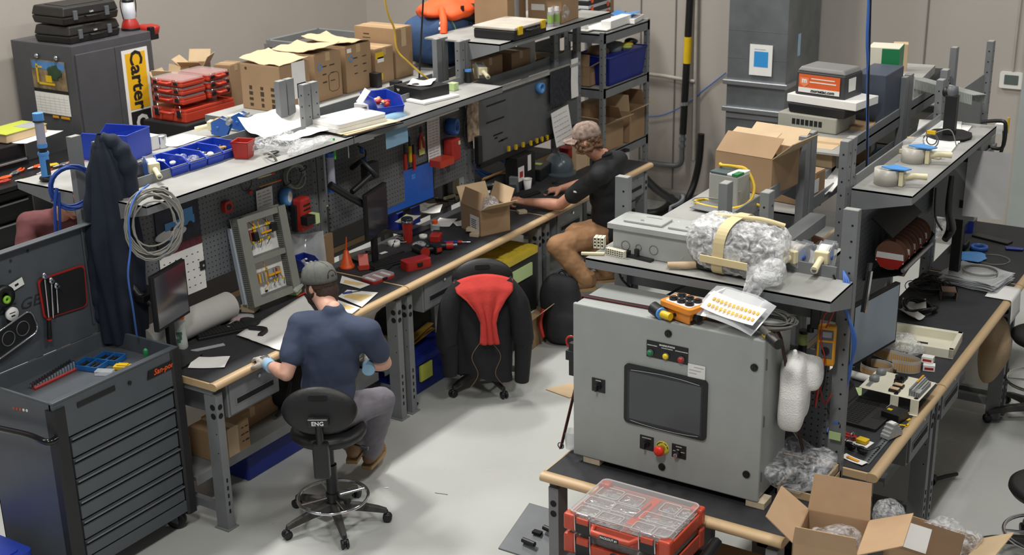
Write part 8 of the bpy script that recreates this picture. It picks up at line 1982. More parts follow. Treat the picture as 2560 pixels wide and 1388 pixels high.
for k in range(6):MB().b0(-.16,-.14,.011*k,.16,.14,.011*k+.004,0,TR(rz=.09*math.sin(k*2.1))).build('paper_pack',m_white if k%2==0 else m_steel_l,t);MB().sheet(.37,.33,TR((0,0,.011*k+.008),rz=.09*math.sin(k*2.1)),nz=.012,n=8).build('clear_sleeve',m_clearp,t)
MB().tube([V((.11*cos(a)+.02,.10*sin(a),.072+.001*a)) for a in[i*.35 for i in range(54)]],.003,6).build('wire_coil',m_cable_g,t)
c=RT(2520,735);o=MB().surf(lambda u,v:V((-.08+.22*min(u,.75)+.03*max(0,u-.75),-.13+.26*v,.006-.0*u if u<.72 else.006-((u-.72)/.28)**1.3*.16)),24,4).build('paper_sheet',m_white,loc=(-1.66,c.y+.0,BZ),solid=.001);tag(o,'white paper drooping over the front edge of the right bench','paper')
t=T('blue_tape_roll','blue tape roll on a crumpled blue cloth at the far right bench','tape',RT(2447,625));MB().lathe([(.04,0),(.06,0),(.06,.03),(.04,.03),(.04,0)],n=28).build('roll',m_blue_t,t)
q=RT(2430,645);clutter('crumpled light blue cloth below the blue tape roll','cloth','cloth',q,MB().ell((0,0,.008),(.12,.10,.012),24,10,nz=.4,ns=14),m_blue_l)
q=RT(2480,600);clutter('black strip tool tray lying at the far right bench','tool_strip','tool',q,MB().b0(-.14,-.04,0,.14,.04,.015),m_black,rz=-.3,bevel=.003)
q=RT(2535,625);clutter('black and blue cutters at the far right edge of the bench','cutters','cutters',q,MB().tube([(-.06,0,.01),(.06,.02,.01)],.01,8).tube([(-.05,-.03,.01),(.06,.0,.01)],.01,8),m_blue_d)
c=RT(2480,650);t=T('wire_ring','thin grey wire loop lying on the far right bench','wire',c);MB().ring((0,0,.003),.11,.0015,40,5).ring((.01,.01,.004),.105,.0015,40,5).build('wire',m_cable_g,t)
q=RT(2400,620);t=T('cordless_drill','dark teal cordless drill standing on the far right bench','drill',(q.x,q.y,BZ));MB().b0(-.05,-.06,0,.05,.06,.05).build('battery',m_black,t,bevel=.008);MB().tube([(0,0,.05),(0,.01,.16)],.022,10).build('grip',mat('drill_teal','1e3f45',.5),t);MB().cyl((0,-.09,.19),(0,.08,.19),.034,n=16).build('motor',MATS['drill_teal'],t);MB().cyl((0,-.15,.19),(0,-.09,.19),.016,n=12).build('chuck',m_black,t)
q=PX(2405,545,-1.9);q=RT(2412,590);t=T('drill','blue and black drill stand with a cable behind the teal drill','drill',(q.x,q.y+.1,BZ));MB().cyl((0,0,0),(0,0,.26),.032,n=16).build('body',m_blue_d,t);MB().ell((0,0,.3),(.05,.06,.06),14,10).build('head',m_black,t)
for k,(px,py) in enumerate(((2340,600),(2330,560))):q=RT(px,py);bag(('clear crumpled bag with tools under the far shelf','white crumpled wrapper behind the drill')[k],(q.x-.05,q.y,BZ),(.12,.12,.08),seed=51+k,m=None if k==0 else m_foam)
q=PX(2210,640,-2.02)
t=T('spool_rack','black tilted wire spool dispenser holding red and white labelled wooden spools','spool rack',(0,0,0))
sp0,sp1=PX(2195,700,-1.93),PX(2275,610,-1.93)
y0_,y1_=7.10,7.66
bx_,bz_=-1.97,(sp0.z+sp1.z)/2
for y in(y1_,):
 MB().add([V((-2.17,y,1.72)),V((-1.93,y,1.52)),V((-1.97,y,1.44)),V((-2.18,y,1.36)),V((-2.17,y+.005,1.72)),V((-1.93,y+.005,1.52)),V((-1.97,y+.005,1.44)),V((-2.18,y+.005,1.36))],[(0,1,2,3),(7,6,5,4),(0,4,5,1),(1,5,6,2),(2,6,7,3),(3,7,4,0)]).build('side_panel',m_black,t)
MB().b0(-2.19,y0_,1.36,-2.175,y1_,1.74).build('back_panel',m_black,t);MB().box((-2.08,(y0_+y1_)/2,1.69),(.16,y1_-y0_,.008),ry=radians(38)).build('top_cover',m_black,t);MB().cyl((-1.945,y0_,1.46),(-1.945,y1_,1.46),.012,n=10).build('front_bar',m_alu,t)
MB().box((-2.06,(y0_+y1_)/2,1.40),(.24,y1_-y0_,.006),ry=radians(-18)).build('bottom_tray',m_black,t)
for k in range(5):
 y=y0_+.05+k*.115;s_=T('wire_spool','wooden wire spool with red and white label, %s from the near end'%('first','second','third','fourth','furthest')[k],'spool',(-2.03,y,1.53),0,'wire spools in the black rack')
 MB().cyl((0,-.028,0),(0,-.022,0),.085,n=28).cyl((0,.022,0),(0,.028,0),.085,n=28).build('flange',mat('spool_wood','6e4a38',.7,var=.1),s_);MB().cyl((0,-.022,0),(0,.022,0),.05,n=20).build('wire',m_black,s_)
 MB().prism([(-.08,-.02),(.08,-.02),(.075,.035),(-.075,.035)],.0282,.0288,X=TR(rx=pi/2,ry=0)@TR((0,-.02,0))).build('white_label',m_white,s_);MB().prism([(-.084,-.0),(.084,-.0),(.05,-.055),(-.05,-.055)],.0284,.029,X=TR(rx=pi/2)@TR((0,-.02,0))).build('red_label',m_red,s_)
q=PX(2170,730,-1.96);t=T('steel_ruler','shiny steel strip leaning behind the monitor','strip',q);MB().box((0,0,0),(.01,.035,.22),rx=radians(-14)).build('strip',m_chrome,t)
MB().box((-.012,.01,.02),(.01,.06,.26),rx=radians(-14)).build('backing',m_black,t)
q=RT(2285,690);carton('small carton with white papers behind the monitor under the spool rack',(q.x-.14,q.y+.05,BZ),(.16,.22,.16),.1);coil('cable_pile','black cables heaped behind the monitor on the right bench',RT(2320,715,.02),.11,.006,4,m_cable_k,jit=.03)
q=PX(2395,500,-1.78)
t=T('control_cabinet','tall grey control cabinet standing under the far right shelf with its door side showing lamps','cabinet',(-2.0,8.36,BZ));MB().b0(-.14,-.0,.46,.13,.36,.955).build('body',m_encl,t,bevel=.005)
MB().b0(-.03,.14,0,.03,.2,.46).build('stand',m_black,t)
for z in(.84,.54):MB().b0(.03,-.004,z,.075,-.0,z+.05).build('black_square',m_black,t)
for k,z in enumerate((.85,.75,.68)):MB().cyl((.13,.05+.03*k,z),(.15,.05+.03*k,z),.012,n=12).build('lamp',(m_chrome,m_red,m_red)[k],t)
MB().b0(.13,.03,.88,.15,.33,.90).build('rail',m_steel,t)
q=PY(2466,462,8.34);hung_sheet('large pale drawing sheet hanging beside the grey control cabinet',q,.25,.42,m=mat('drawing_grey','b7b6b6',.7,var=.04),rot=(0,radians(-6),radians(-82)))
t=T('hanging_cable','thick black cable bundle hanging from the far right shelf','cable',(0,0,0));MB().tube([PX(2380,440,-1.86),PX(2372,520,-1.86),PX(2378,570,-1.88),PX(2362,600,-1.9)],[.016,.022,.03,.02],10,sub=4).build('bundle',m_cable_k,t)
t=T('hanging_cable','thin black cable hanging left of the thick bundle at the far right shelf','cable',(0,0,0));MB().tube([PX(2340,470,-1.9),PX(2338,540,-1.9),PX(2355,575,-1.9)],.006,8,sub=4).build('cable',m_cable_k,t)
t=T('green_cable','yellow and green test gear clipped on top of the control cabinet','test gear',(-1.96,8.66,BZ+.957));MB().ring((0,0,.015),.06,.008,20,6).build('grey_loop',m_cable_g,t);MB().b0(.08,.05,0,.13,.12,.06).build('white_block',m_white,t);MB().cyl((.15,.1,-.0),(.15,.1,.1),.008,n=8).build('yellow_pin',m_yellow,t)
MB().tube([(.14,.06,.02),(.15,.02,-.06),(.13,.02,-.16)],.012,6,sub=3).build('black_arm',m_black,t)
# right island shelves
S3=1.981
for k,(px,py,rl,lab) in enumerate(((2215,460,0,'tape gun with a big translucent roll and blue flap, nearer on the right shelf'),(2282,405,0,'tape gun with a big translucent roll and blue flap, further on the right shelf'))):
 q=PZ(px,py,S3);t=T('tape_gun',lab,'tape gun',(q.x,q.y+.01,S3),0)
 MB().lathe([(.035,0),(.07,0),(.07,.085),(.035,.085),(.035,0)],n=30).build('tape_roll',mat('translucent_roll','bab6ab',.35,var=.06),t)
 MB().prism([(-.03,-.02),(.03,-.05),(.11,-.04),(.13,.0),(.03,.05)],.093,.099).build('blue_flap',m_blue_l,t,bevel=.002)
 MB().b0(.07,-.03,0,.095,.03,.08).build('frame',m_cream,t,bevel=.004);MB().tube([(.09,0,.05),(.14,.02,.055),(.20,.05,.05)],[.02,.016,.018],12).build('handle',m_cream,t)
q=PZ(2140,452,S3)
clutter('white printed label box behind the nearer tape gun','label_box','box',(-2.12,7.75,S3),MB().b0(-.05,-.06,0,.05,.06,.07),m_clearp,bevel=.002)
t=T('paper_stack','white papers under the black fan stand at the far end of the right shelf','paper',PZ(2375,340,S3)+V((-.04,0,0)),radians(5));MB().b0(-.14,-.42,0,.12,.30,.006).b0(-.16,-.2,.006,.1,.36,.01,0,TR(rz=.15)).build('pages',m_white,t)
q=PZ(2378,345,S3);t=T('camera_stand','black round-based stand with a square column on the white papers','stand',(q.x-.02,q.y+.02,S3+.011));MB().prism([(.14*cos(a),.16*sin(a)) for a in[2*pi*i/10 for i in range(10)]],0,.008).build('base',m_black,t,bevel=.002);MB().b0(-.035,-.03,.008,.035,.03,.25).build('column',m_black,t,bevel=.004);MB().lathe([(.03,.25),(.034,.27),(.03,.30),(0,.305)],n=16).build('ribbed_top',m_steel_d,t);MB().ell((-.04,.02,.26),(.03,.03,.035),12,8).build('motor',m_black,t)
q=PZ(2325,372,S3);t=T('antenna_frame','small wire frame gadget with yellow connectors on the right shelf','gadget',(q.x,q.y,S3+.0));MB().ring((0,0,.05),.045,.004,18,6,axis='Y').ring((0,.02,.05),.03,.004,18,6,axis='Y').build('frame',m_steel_d,t);MB().box((0,0,.10),(.05,.02,.02)).box((-.12,.0,.05),(.04,.02,.015),rz=.4).build('yellow_connector',m_yellow,t);MB().tube([(-.12,0,.05),(0,0,.09),(.10,.03,.12),(.14,.05,.02)],.003,6,sub=5).build('wire',m_cable_g,t)
q=PZ(2345,395,S3);t=T('metal_bar','cream metal bar lying across the right shelf behind the tape guns','bar',(-2.06,q.y,S3));MB().box((0,0,.012),(.26,.03,.02),rz=radians(-8)).build('bar',m_cream,t)
q=PX(2480,320,-1.86);t=T('c_clamp','black C clamp fixed on the far corner of the right shelf','clamp',(-1.87,8.55,S3));MB().tube([(-.06,0,.03),(.06,0,.05),(.09,0,.02),(.09,0,-.10),(.06,0,-.13),(-.02,0,-.12)],.012,8,sub=3).build('frame',m_black,t)
paper('curled white strip on the right shelf beside the nearer tape gun',PZ(2255,448,S3)+V((0.02,0,.006)),.04,.10,-.6,bend=.01)
S4=2.001
q=PZ(1810,515,S4);t=T('power_supply','grey power supply module with a yellow cable wound round it behind the enclosure shelf','power supply',(q.x+.01,q.y+.04,S4),radians(-8))
MB().b0(-.085,-.065,0,.085,.065,.17).build('case',mat('psu_grey','9d9e97',.45,var=.06),t,bevel=.006);MB().b0(-.08,-.065,.17,.02,.065,.182).build('dark_top',mat('psu_dark','4a5a5c',.45),t,bevel=.004);MB().b0(.02,-.065,.17,.08,.065,.182).build('light_top',m_white,t,bevel=.004);MB().b0(.05,-.066,.172,.082,.0,.184).build('green_terminal',m_green,t)
m_yc=mat('yellow_cable','d9b42a',.45);MB().tube([(-.09,.05,.19),(-.05,0,.20),(0,.03,.195),(.06,.06,.18),(.12,.04,.10),(.12,-.02,.03),(.06,-.11,.012),(-.05,-.13,.012),(-.14,-.10,.012),(-.13,-.03,.012),(-.05,-.06,.012)],.0085,8,sub=6).build('yellow_cable',m_yc,t);MB().tube([(.10,.02,.03),(.15,.04,.012),(.20,.03,.012)],.0085,8,sub=5).build('yellow_cable_end',m_yc,t)
MB().tube([(.10,-.05,.1),(.0,-.075,.05),(-.12,-.06,.03),(-.16,-.1,.02),(-.10,-.12,.02)],.003,6,sub=5).build('white_lead',m_cable_g,t)
q=PZ(1775,530,S4);clutter('thin grey plate with black feet under the power supply','metal_plate','plate',(q.x+.02,q.y+.06,S4),MB().b0(-.11,-.10,.012,.12,.10,.016).b0(-.08,-.08,0,-.06,-.06,.012).b0(.08,-.08,0,.1,-.06,.012),m_steel,rz=radians(-8))
q=PZ(1850,478,S4)
c_=carton('big open brown carton with spread flaps and black hose inside on the left shelf',(q.x+.03,q.y+.15,S4),(.34,.30,.20),radians(-7),flaps=(35,140,150,None))
MB().tube([(-.08,-.02,.17),(-.02,.0,.23),(.05,.0,.22),(.1,.0,.17)],.018,10,sub=4).build('black_hose_inside',m_cable_k,c_)
MB().b0(-.17,0,-.002,.10,.18,.002,0,TR((0,-.10,.23),rx=radians(18))).build('loose_flap',m_card_l,c_)
S5=1.781
ST=S4+.0
xl=-2.66
def sat(px,py,x=None,y=None,z=None):return PX(px,py,x) if x is not None else PZ(px,py,z)
q=PY(1960,330,7.30)
t=T('drawer_unit','grey multi drawer organiser full of brass fittings below the dark case','drawer unit',(-2.62,7.52,1.79));MB().b0(-.26,-.12,0,.10,.2,.10).build('lower_body',m_steel,t,bevel=.004)
MB().b0(-.25,-.125,.02,.09,-.12,.08).build('tray_front',m_clearp,t)
mb=MB();rs=random.Random(8)
for k in range(22):mb.ell((rs.uniform(-.22,.08),-.10,.05+rs.uniform(-.02,.02)),(.015,.01,.01),8,6)
mb.build('brass_fittings',m_brass,t)
q=PZ(2035,320,S4+.02)
t=T('drawer_unit','pale grey parts case with a row of small compartments stacked under the black case','drawer unit',(q.x-.03,q.y+.10,2.001),radians(-6));MB().b0(-.20,-.12,0,.2,.16,.10).build('body',mat('case_pale','9d9c90',.5,var=.06),t,bevel=.008);mb=MB();[mb.b0(-.10+k*.03,-.122,.035,-.078+k*.03,-.119,.07) for k in range(7)];mb.build('compartments',m_black,t)
base_x,base_y=q.x,q.y+.10
clutter('black padded case between the pale parts case and the white box','padded_case','case',(base_x+.03,base_y+.02,2.102),MB().taper(-.19,-.13,.19,.14,0,.06,1.05),m_black,rz=radians(-8),bevel=.008)
clutter('flat white box under the battery case with the orange label','flat_box','box',(base_x+.06,base_y+.02,2.164),MB().b0(-.24,-.13,0,.24,.15,.05),m_white,rz=radians(-10),bevel=.003)
t=T('battery_case','dark grey case with an orange label standing on the flat white box','case',(base_x+.03,base_y+.03,2.215),radians(-8))
MB().taper(-.17,-.11,.17,.13,0,.145,.97).build('shell',mat('case_charcoal','3b3b3d',.5,var=.1),t,bevel=.008);MB().taper(-.165,-.105,.165,.125,.145,.175,.88).build('lid',mat('case_lid_grey','7d7c79',.45,var=.05),t,bevel=.01)
lb=MB().b0(-.145,-.1135,.018,.135,-.1100,.13).build('orange_label',mat('label_orange_red','d8602a',.55,var=.03),t);MB().b0(-.145,-.1145,.018,.135,-.1135,.048).build('white_strip',m_white,lb)
MB().b0(-.06,-.1145,.104,.10,-.1135,.110).b0(-.07,-.1145,.082,.11,-.1135,.089).build('white_lettering',m_white,lb)
MB().text('morsetac.com',.028,TR((.02,-.1155,.032),rx=pi/2),bold=.03,shear=.2).build('lettering',m_black,lb)
MB().prism([(-.03,.02),(.03,.02),(.028,-.02),(0,-.04),(-.028,-.02)],.0,.001,X=TR((-.105,-.1140,.09),rx=pi/2)).build('shield',mat('shield_orange','e2845a',.5),lb);MB().text('m',.045,TR((-.105,-.1155,.092),rx=pi/2),bold=.04).build('shield_letter',m_white,lb)
MB().b0(.166,-.06,.04,.170,.03,.12).build('side_label',m_white,t)
clutter('dark blue grey cabinet box right behind the battery case','equipment_box','box',(-2.55,8.35,2.001),MB().b0(-.10,-.14,0,.10,.22,.32),mat('slate_box','434a58',.5,var=.05),bevel=.006)
clutter('green and cream hardback box on top of the grey cabinet box','book_box','box',(-2.58,8.72,2.215),MB().b0(-.14,-.1,0,.06,.1,.2).b0(.06,-.1,0,.063,.1,.2,1).b0(-.05,-.1015,0,.063,-.1,.195,1),[m_ivory,m_green],rz=.15,bevel=.002)
clutter('white boxes stacked under the green book box','white_boxes','box',(-2.55,8.75,2.001),MB().b0(-.1,-.1,0,.1,.1,.21),m_white,bevel=.01)
a,b=PX(2235,180,-2.75),PX(2450,238,-1.95)
t=T('cable_tray','long perforated grey duct piece lying across the posts at the back','duct piece',(0,0,0));d=b-a;M_=Matrix.Translation((a+b)/2)@d.to_track_quat('X','Z').to_matrix().to_4x4();L_=d.length
mb=MB();mb.b0(-L_/2,-.045,0,L_/2,.045,.003,0,M_)
for i in range(int(L_/.02)):
 for s_ in(-1,1):mb.b0(-L_/2+i*.02,s_*.045-.002,-.06,-L_/2+i*.02+.013,s_*.045+.002,0,0,M_)
mb.build('slotted_duct',mat('tray_grey','8e928e',.5),t)
q=PX(2250,150,-2.7);clutter('brown kraft paper bag end sticking up at the back of the right island','kraft_bag','bag',(-2.7,q.y,2.0),MB().b0(-.05,-.05,0,.05,.05,max(.2,q.z-2.0+.12)),m_card_l,rz=.3,bevel=.004)
t=T('coat_post','small bracket holding the brown kraft piece','bracket',(0,0,0));bpy.data.objects.remove(t)
for k,(px,py) in enumerate(((2290,200),(2300,225))):q=PX(px,py,-2.6);clutter(('white laminated sheets stacked behind the far posts, upper','dark binder stack behind the far posts, lower')[k],'binder_stack','binders',(-2.62,9.35+.2*k,2.0),MB().b0(-.12,-.25,0,.12,.25,.14-.06*k),(m_steel_l,m_black)[k],rz=.1)
for k,(y,w,h,mm,lab) in enumerate(((7.15,.24,.16,m_card,'brown carton with a white face on the lower left shelf, nearest'),(7.62,.2,.22,m_card_l,'pale brown carton with a white sheet on the lower left shelf, middle'),(8.15,.26,.24,m_card,'brown carton with a white face on the lower left shelf, furthest'))):
 carton(lab,(-2.62,y,1.782),(w,.28,h),.12*(k-1),m=mm,prints=(('+x',.5,.5,.12,h*.5,m_white),))
clutter('yellow legal pad on the shelf behind the near posts','note_pad','pad',PZ(2040,400,1.80)+V((-.05,.1,0)),MB().b0(-.11,-.16,0,.12,.16,.02),mat('pad_yellow','e3dfa0',.7),rz=.2)
clutter('blue and white folder behind the long rail of the right island','folder','folder',PX(2180,400,-2.5),MB().box((0,0,0),(.02,.3,.10)),m_blue_l)
clutter('olive round tin on the lower left shelf','tin','tin',PZ(2010,455,1.80),MB().cyl((0,0,0),(0,0,.11),.06,n=20),mat('olive','6e6a48',.5))
clutter('red white and blue flyers on the lower left shelf','flyers','papers',PZ(2065,470,1.80),MB().box((0,0,.02),(.1,.3,.006),rx=.1).box((.02,.05,.04),(.1,.3,.006),rx=.2),m_white)
a=PX(2172,0,-2.3);t=T('air_hose','blue hose with a black cord hanging from above onto the right island','hose',(0,0,0));MB().tube([a+V((0,0,1.5)),a,PX(2170,180,-2.3),PX(2168,410,-2.3)],.009,8,sub=4).build('blue_hose',m_cable_b,t);MB().tube([a+V((.01,0,1.5)),a+V((.01,0,0)),PX(2166,420,-2.3)],.006,8).build('black_cord',m_cable_k,t)
# under the right benches
q=PZ(2255,1170,.75)
t=T('plastic_crate','black crate with a grey lattice side under the near right bench','crate',(-1.82,5.78,.38));MB().b0(-.35,-.12,0,.0,.55,.03).build('floor',m_black,t)
for(x0_,y0_,x1_,y1_) in((-.35,-.12,0,-.11),(-.35,.54,0,.55),(-.35,-.12,-.34,.55)):MB().b0(x0_,y0_,0,x1_,y1_,.32).build('side',m_black,t)
fr=MB();fr.b0(-.006,-.12,.0,.006,.55,.04).b0(-.012,-.12,.29,.012,.55,.33)
for i in range(8):fr.b0(-.005,-.12+i*.094,.03,.005,-.105+i*.094,.3)
for i in range(2):fr.b0(-.005,-.12,.11+i*.09,.005,.55,.125+i*.09)
fr.build('lattice_side',m_steel,t);MB().b0(-.34,-.11,.25,-.01,.54,.27).build('contents',m_black_m,t)
t=T('support_stand','low dark stand carrying the black crate under the right bench','stand',(-1.98,5.95,0));MB().b0(-.15,-.25,0,.12,.3,.378).build('body',m_black_m,t)
q=PZ(2440,900,.6);t=T('cloth_sack','beige cloth bag hanging under the right bench edge','bag',(-1.66,8.30,.62));MB().ell((0,0,0),(.09,.20,.22),26,18,nz=.4,ns=5).build('sack',mat('sack_cloth','9b8568',.85,var=.1,bump=.3),t,rem=.012,smooth=2);MB().tube([(0,-.1,.18),(.0,-.05,.28),(0,.06,.28),(0,.1,.18)],.01,8,sub=4).build('strap',m_card_d,t)
t=T('caster_foot','small black caster foot on the floor right of the bench','caster',PZ(2335,1210,0));MB().cyl((-.01,-.03,.025),(-.01,.03,.025),.025,n=14).build('wheel',m_black,t);MB().tube([(0,0,.03),(.05,.08,.03),(.10,.14,.03)],.012,8).build('arm',m_black,t)
# foreground: organiser stack and cartons
ox_,oy_,oz_=-2.36,4.655,1.045
W_o,L_o=.505,.355
m_ro=mat('organiser_red','bf4b33',.38,var=.05)
m_cl=mat('organiser_clear','dcdad8',.10,alpha=.22,var=0,spec=1.0)
def big_org(label,z0,h,top):
 t=T('parts_organiser',label,'organiser',(ox_,oy_,z0))
 w,l=W_o,L_o
 b=MB()
 b.b0(-w/2,-l/2,0,w/2,l/2,.006).b0(-w/2,-l/2,0,w/2,-l/2+.01,h*.62).b0(-w/2,l/2-.01,0,w/2,l/2,h*.62).b0(-w/2,-l/2,0,-w/2+.01,l/2,h*.62).b0(w/2-.01,-l/2,0,w/2,l/2,h*.62)
 bo=b.build('base',m_ro,t,bevel=.004)
 for sx in(-1,1):
  for sy in(-1,1):MB().b0(sx*w/2-.035,sy*l/2-.03,0,sx*w/2+.035 if 0 else sx*w/2+.006*sx,sy*l/2+.006*sy,h*.86).build('corner_bumper',m_ro,t,bevel=.008) if 0 else MB().box((sx*(w/2-.022),sy*(l/2-.018),h*.42),(.058,.05,h*.84)).build('corner_bumper',m_ro,t,bevel=.01)
 ld=MB().prism(rrect(w*.955,l*.945,.025),h*.64,h*.985).build('clear_lid',m_cl,t,bevel=.006)
 MB().tube([(x,y,h*.95) for x,y in rrect(w*.95,l*.94,.025)],.004,6,closed=True).build('lid_rim',mat('rim_clear','c9c3c0',.2,alpha=.6,var=0),ld)
 for sx in(-.31,.31):
  lt_=MB().b0(sx*w-.035,-l/2-.016,h*.05,sx*w+.035,-l/2,h*.72).build('latch',m_black if not top else m_black,t,bevel=.004)
  MB().b0(sx*w-.03,-l/2-.018,h*.55,sx*w+.03,-l/2-.004,h*.85).build('latch_red',m_ro,lt_,bevel=.003)
  MB().tube([(sx*w-.038,-l/2-.012,h*.15),(sx*w-.038,-l/2-.018,h*1.0),(sx*w-.03,-l/2-.006,h*1.03),(sx*w+.03,-l/2-.006,h*1.03),(sx*w+.038,-l/2-.018,h*1.0),(sx*w+.038,-l/2-.012,h*.15)],.0032,7).build('latch_bail',m_chrome,lt_)
 return t
t=big_org('red parts organiser with a clear lid showing sorted screws, on top of the foreground stack',oz_-.095,.095,True)
h_=.095
for(cx,cy,w,d) in((-.175,.10,.11,.085),(-.06,.09,.10,.085),(-.175,.0,.13,.07),(-.045,.0,.12,.07),(-.185,-.10,.10,.08),(-.07,-.10,.11,.08),(.12,.11,.08,.08),(.205,.10,.07,.08),(.135,.0,.20,.07),(.09,-.10,.09,.08),(.195,-.10,.09,.08)):
 cup=MB();cup.prism(rrect(w,d,.01),.012,.016,X=TR((cx,cy,0)));cup.tube([(cx+x,cy+y,.064) for x,y in rrect(w,d,.012)],.0028,6,closed=True)
 co=cup.build('compartment',mat('cup_pale','d2cbc8',.3,alpha=.7,var=0),t)
 mb=MB();rs=random.Random(int(cx*1000+cy*77)+500)
 for k in range(26):
  a_=rs.uniform(0,pi);x,y,z=cx+rs.uniform(-.4,.4)*w,cy+rs.uniform(-.38,.38)*d,rs.uniform(.040,.058);r_=rs.uniform(.008,.014)
  mb.cyl((x-r_*cos(a_),y-r_*sin(a_),z),(x+r_*cos(a_),y+r_*sin(a_),z+rs.uniform(-.003,.003)),.0028,n=6)
 mb.build('screws',m_chrome if rs.random()<.7 else m_alu,t)
 MB().prism(rrect(w*.9,d*.85,.01),.016,.040,X=TR((cx,cy,0))).build('small_parts_bed',mat('parts_bed','9fa1a3',.4,.5,var=.5,scale=120),t)
MB().box((.03,.03,.055),(.045,.26,.02),rz=radians(-2)).build('centre_rib',m_ro,t,bevel=.006)
tt=MB().tube([(.02,-.05,.068),(.03,.06,.068),(.032,.10,.068)],[.006,.003,.003],8);tt.build('small_tool',m_chrome,t)
hn=MB().tube([(-.11,-L_o/2-.0,.05),(-.09,-L_o/2-.05,.052),(.09,-L_o/2-.05,.052),(.11,-L_o/2-.0,.05)],.013,10).build('handle',m_ro,t)
MB().b0(-.045,-L_o/2-.066,.043,.045,-L_o/2-.062,.062).build('label_plate',m_black,hn);MB().text('PACKOUT #1',.014,TR((0,-L_o/2-.0665,.0525),rx=pi/2),bold=.02).build('lettering',MATS['label_white'],hn)
MB().b0(-W_o*.45,-L_o*.45,.008,W_o*.45,L_o*.45,.012).build('inner_floor',m_ro,t)
t=big_org('second red organiser with clear lid directly under the top one of the foreground stack',oz_-.21,.115,False)
MB().b0(-W_o*.45,-L_o*.45,.01,W_o*.45,L_o*.45,.06).build('contents',mat('contents_mixed','8b7f7a',.5,var=.4,scale=50),t)
MB().b0(-.14,-L_o/2-.012,.0,.14,-L_o/2,.07).build('front_block',m_ro,t,bevel=.005);MB().lathe([(.016,0),(.022,0),(.022,.006),(.016,.006)],X=TR((.0,-L_o/2-.012,.05),rx=pi/2),n=20).build('ring_boss',m_black,t);MB().cyl((-.05,-L_o/2-.02,.012),(.06,-L_o/2-.02,.012),.011,n=12).build('grip_roll',m_steel_d,t)
t=T('rolling_toolbox','large red and black rolling toolbox at the bottom of the foreground stack','toolbox',(ox_+.01,oy_,0));MB().b0(-.28,-.22,.10,.28,.20,.72).build('body',m_ro,t,bevel=.02);MB().b0(-.29,-.235,.72,.29,.21,.80).build('black_lid',m_black,t,bevel=.02)
MB().tube([(-.27,-.25,.70),(-.25,-.262,.79),(.0,-.27,.80),(.22,-.262,.78),(.27,-.25,.70)],.014,8,sub=3).build('lid_trim',mat('trim_grey','5b5f63',.4),t);MB().b0(-.10,-.235,.62,.12,-.22,.68).build('name_plate',m_black,t)
MB().tube([(.27,-.2,.74),(.315,-.1,.84),(.315,.16,.88)],.028,8,sub=4).build('pull_handle',m_black,t)
for s_ in(-1,1):MB().lathe([(.06,-.03),(.10,-.03),(.10,.03),(.06,.03)],X=TR((s_*.24,.18,.10),ry=pi/2),n=24).build('wheel',m_black,t)
for s_ in(-1,1):MB().box((s_*.24,-.16,.05),(.05,.05,.10)).build('foot',m_black,t)
q=PZ(1345,1360,.30);t=T('foot_panel','dark grey sloping metal panel with openings at the left of the front bench leg','panel',(q.x-.05,q.y,0));MB().box((.08,.05,.33),(.42,.34,.012),rx=radians(20)).build('panel',m_steel_d,t,bevel=.004);MB().b0(-.1,.15,0,.25,.2,.36).build('support',m_steel_d,t);MB().cyl((-.02,-.04,.325),(.06,-.05,.325),.014,n=12).cyl((.05,.06,.37),(.10,.05,.37),.014,n=12).build('black_roller',m_black,t);MB().b0(.0,.02,.336,.05,.05,.350,0).build('opening',m_hole,t)
t=T('red_bin','dark red bin on the floor side under the end bench right of the organisers','bin',(-1.98,4.98,.25));MB().b0(-.10,-.07,0,.1,.1,.10).build('body',m_red,t,bevel=.006)
clutter('brown carton under the end bench behind the organiser stack','cardboard_box','box',(-2.10,5.12,.29),MB().b0(-.14,-.1,0,.14,.12,.32),m_card,bevel=.004)
q=PZ(2075,1215,BZ);t=T('wood_tray','wooden framed black tray at the right end of the enclosure bench','tray',(-1.865,5.42,BZ));MB().b0(-.06,-.17,0,.10,.17,.006).build('black_base',m_black,t)
for(x0_,y0_,x1_,y1_) in((-.07,-.18,.11,-.17),(-.07,.17,.11,.18),(.10,-.18,.11,.18),(-.07,-.18,-.06,.18)):MB().b0(x0_,y0_,0,x1_,y1_,.035).build('wood_side',m_wood,t)
q=PZ(2030,1190,BZ);bag('big heap of clear plastic wrap right of the grey enclosure',(-1.87,5.33,BZ+.036),(.14,.20,.085),seed=61,m=film('blueish_wrap','f4f7fb',.06,.45,24.))
f0,f1,b0q,b1q=PZ(1980,1358,1.10),PZ(2140,1390,1.10),PZ(2020,1275,1.10),PZ(2178,1302,1.10)
ctr=(f0+f1+b0q+b1q)/4;wx=((f1-f0).length+(b1q-b0q).length)/2;wy=((b0q-f0).length+(b1q-f1).length)/2
cz=1.10;ch_=.34
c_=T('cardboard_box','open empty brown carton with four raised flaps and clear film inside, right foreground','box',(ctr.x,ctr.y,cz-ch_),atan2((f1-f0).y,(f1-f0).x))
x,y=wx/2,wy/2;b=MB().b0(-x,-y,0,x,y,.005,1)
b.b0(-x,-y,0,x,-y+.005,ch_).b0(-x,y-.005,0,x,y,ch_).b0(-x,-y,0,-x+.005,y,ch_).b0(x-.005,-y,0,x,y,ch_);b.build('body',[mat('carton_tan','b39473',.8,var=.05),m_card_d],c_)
m_ct=MATS['carton_tan']
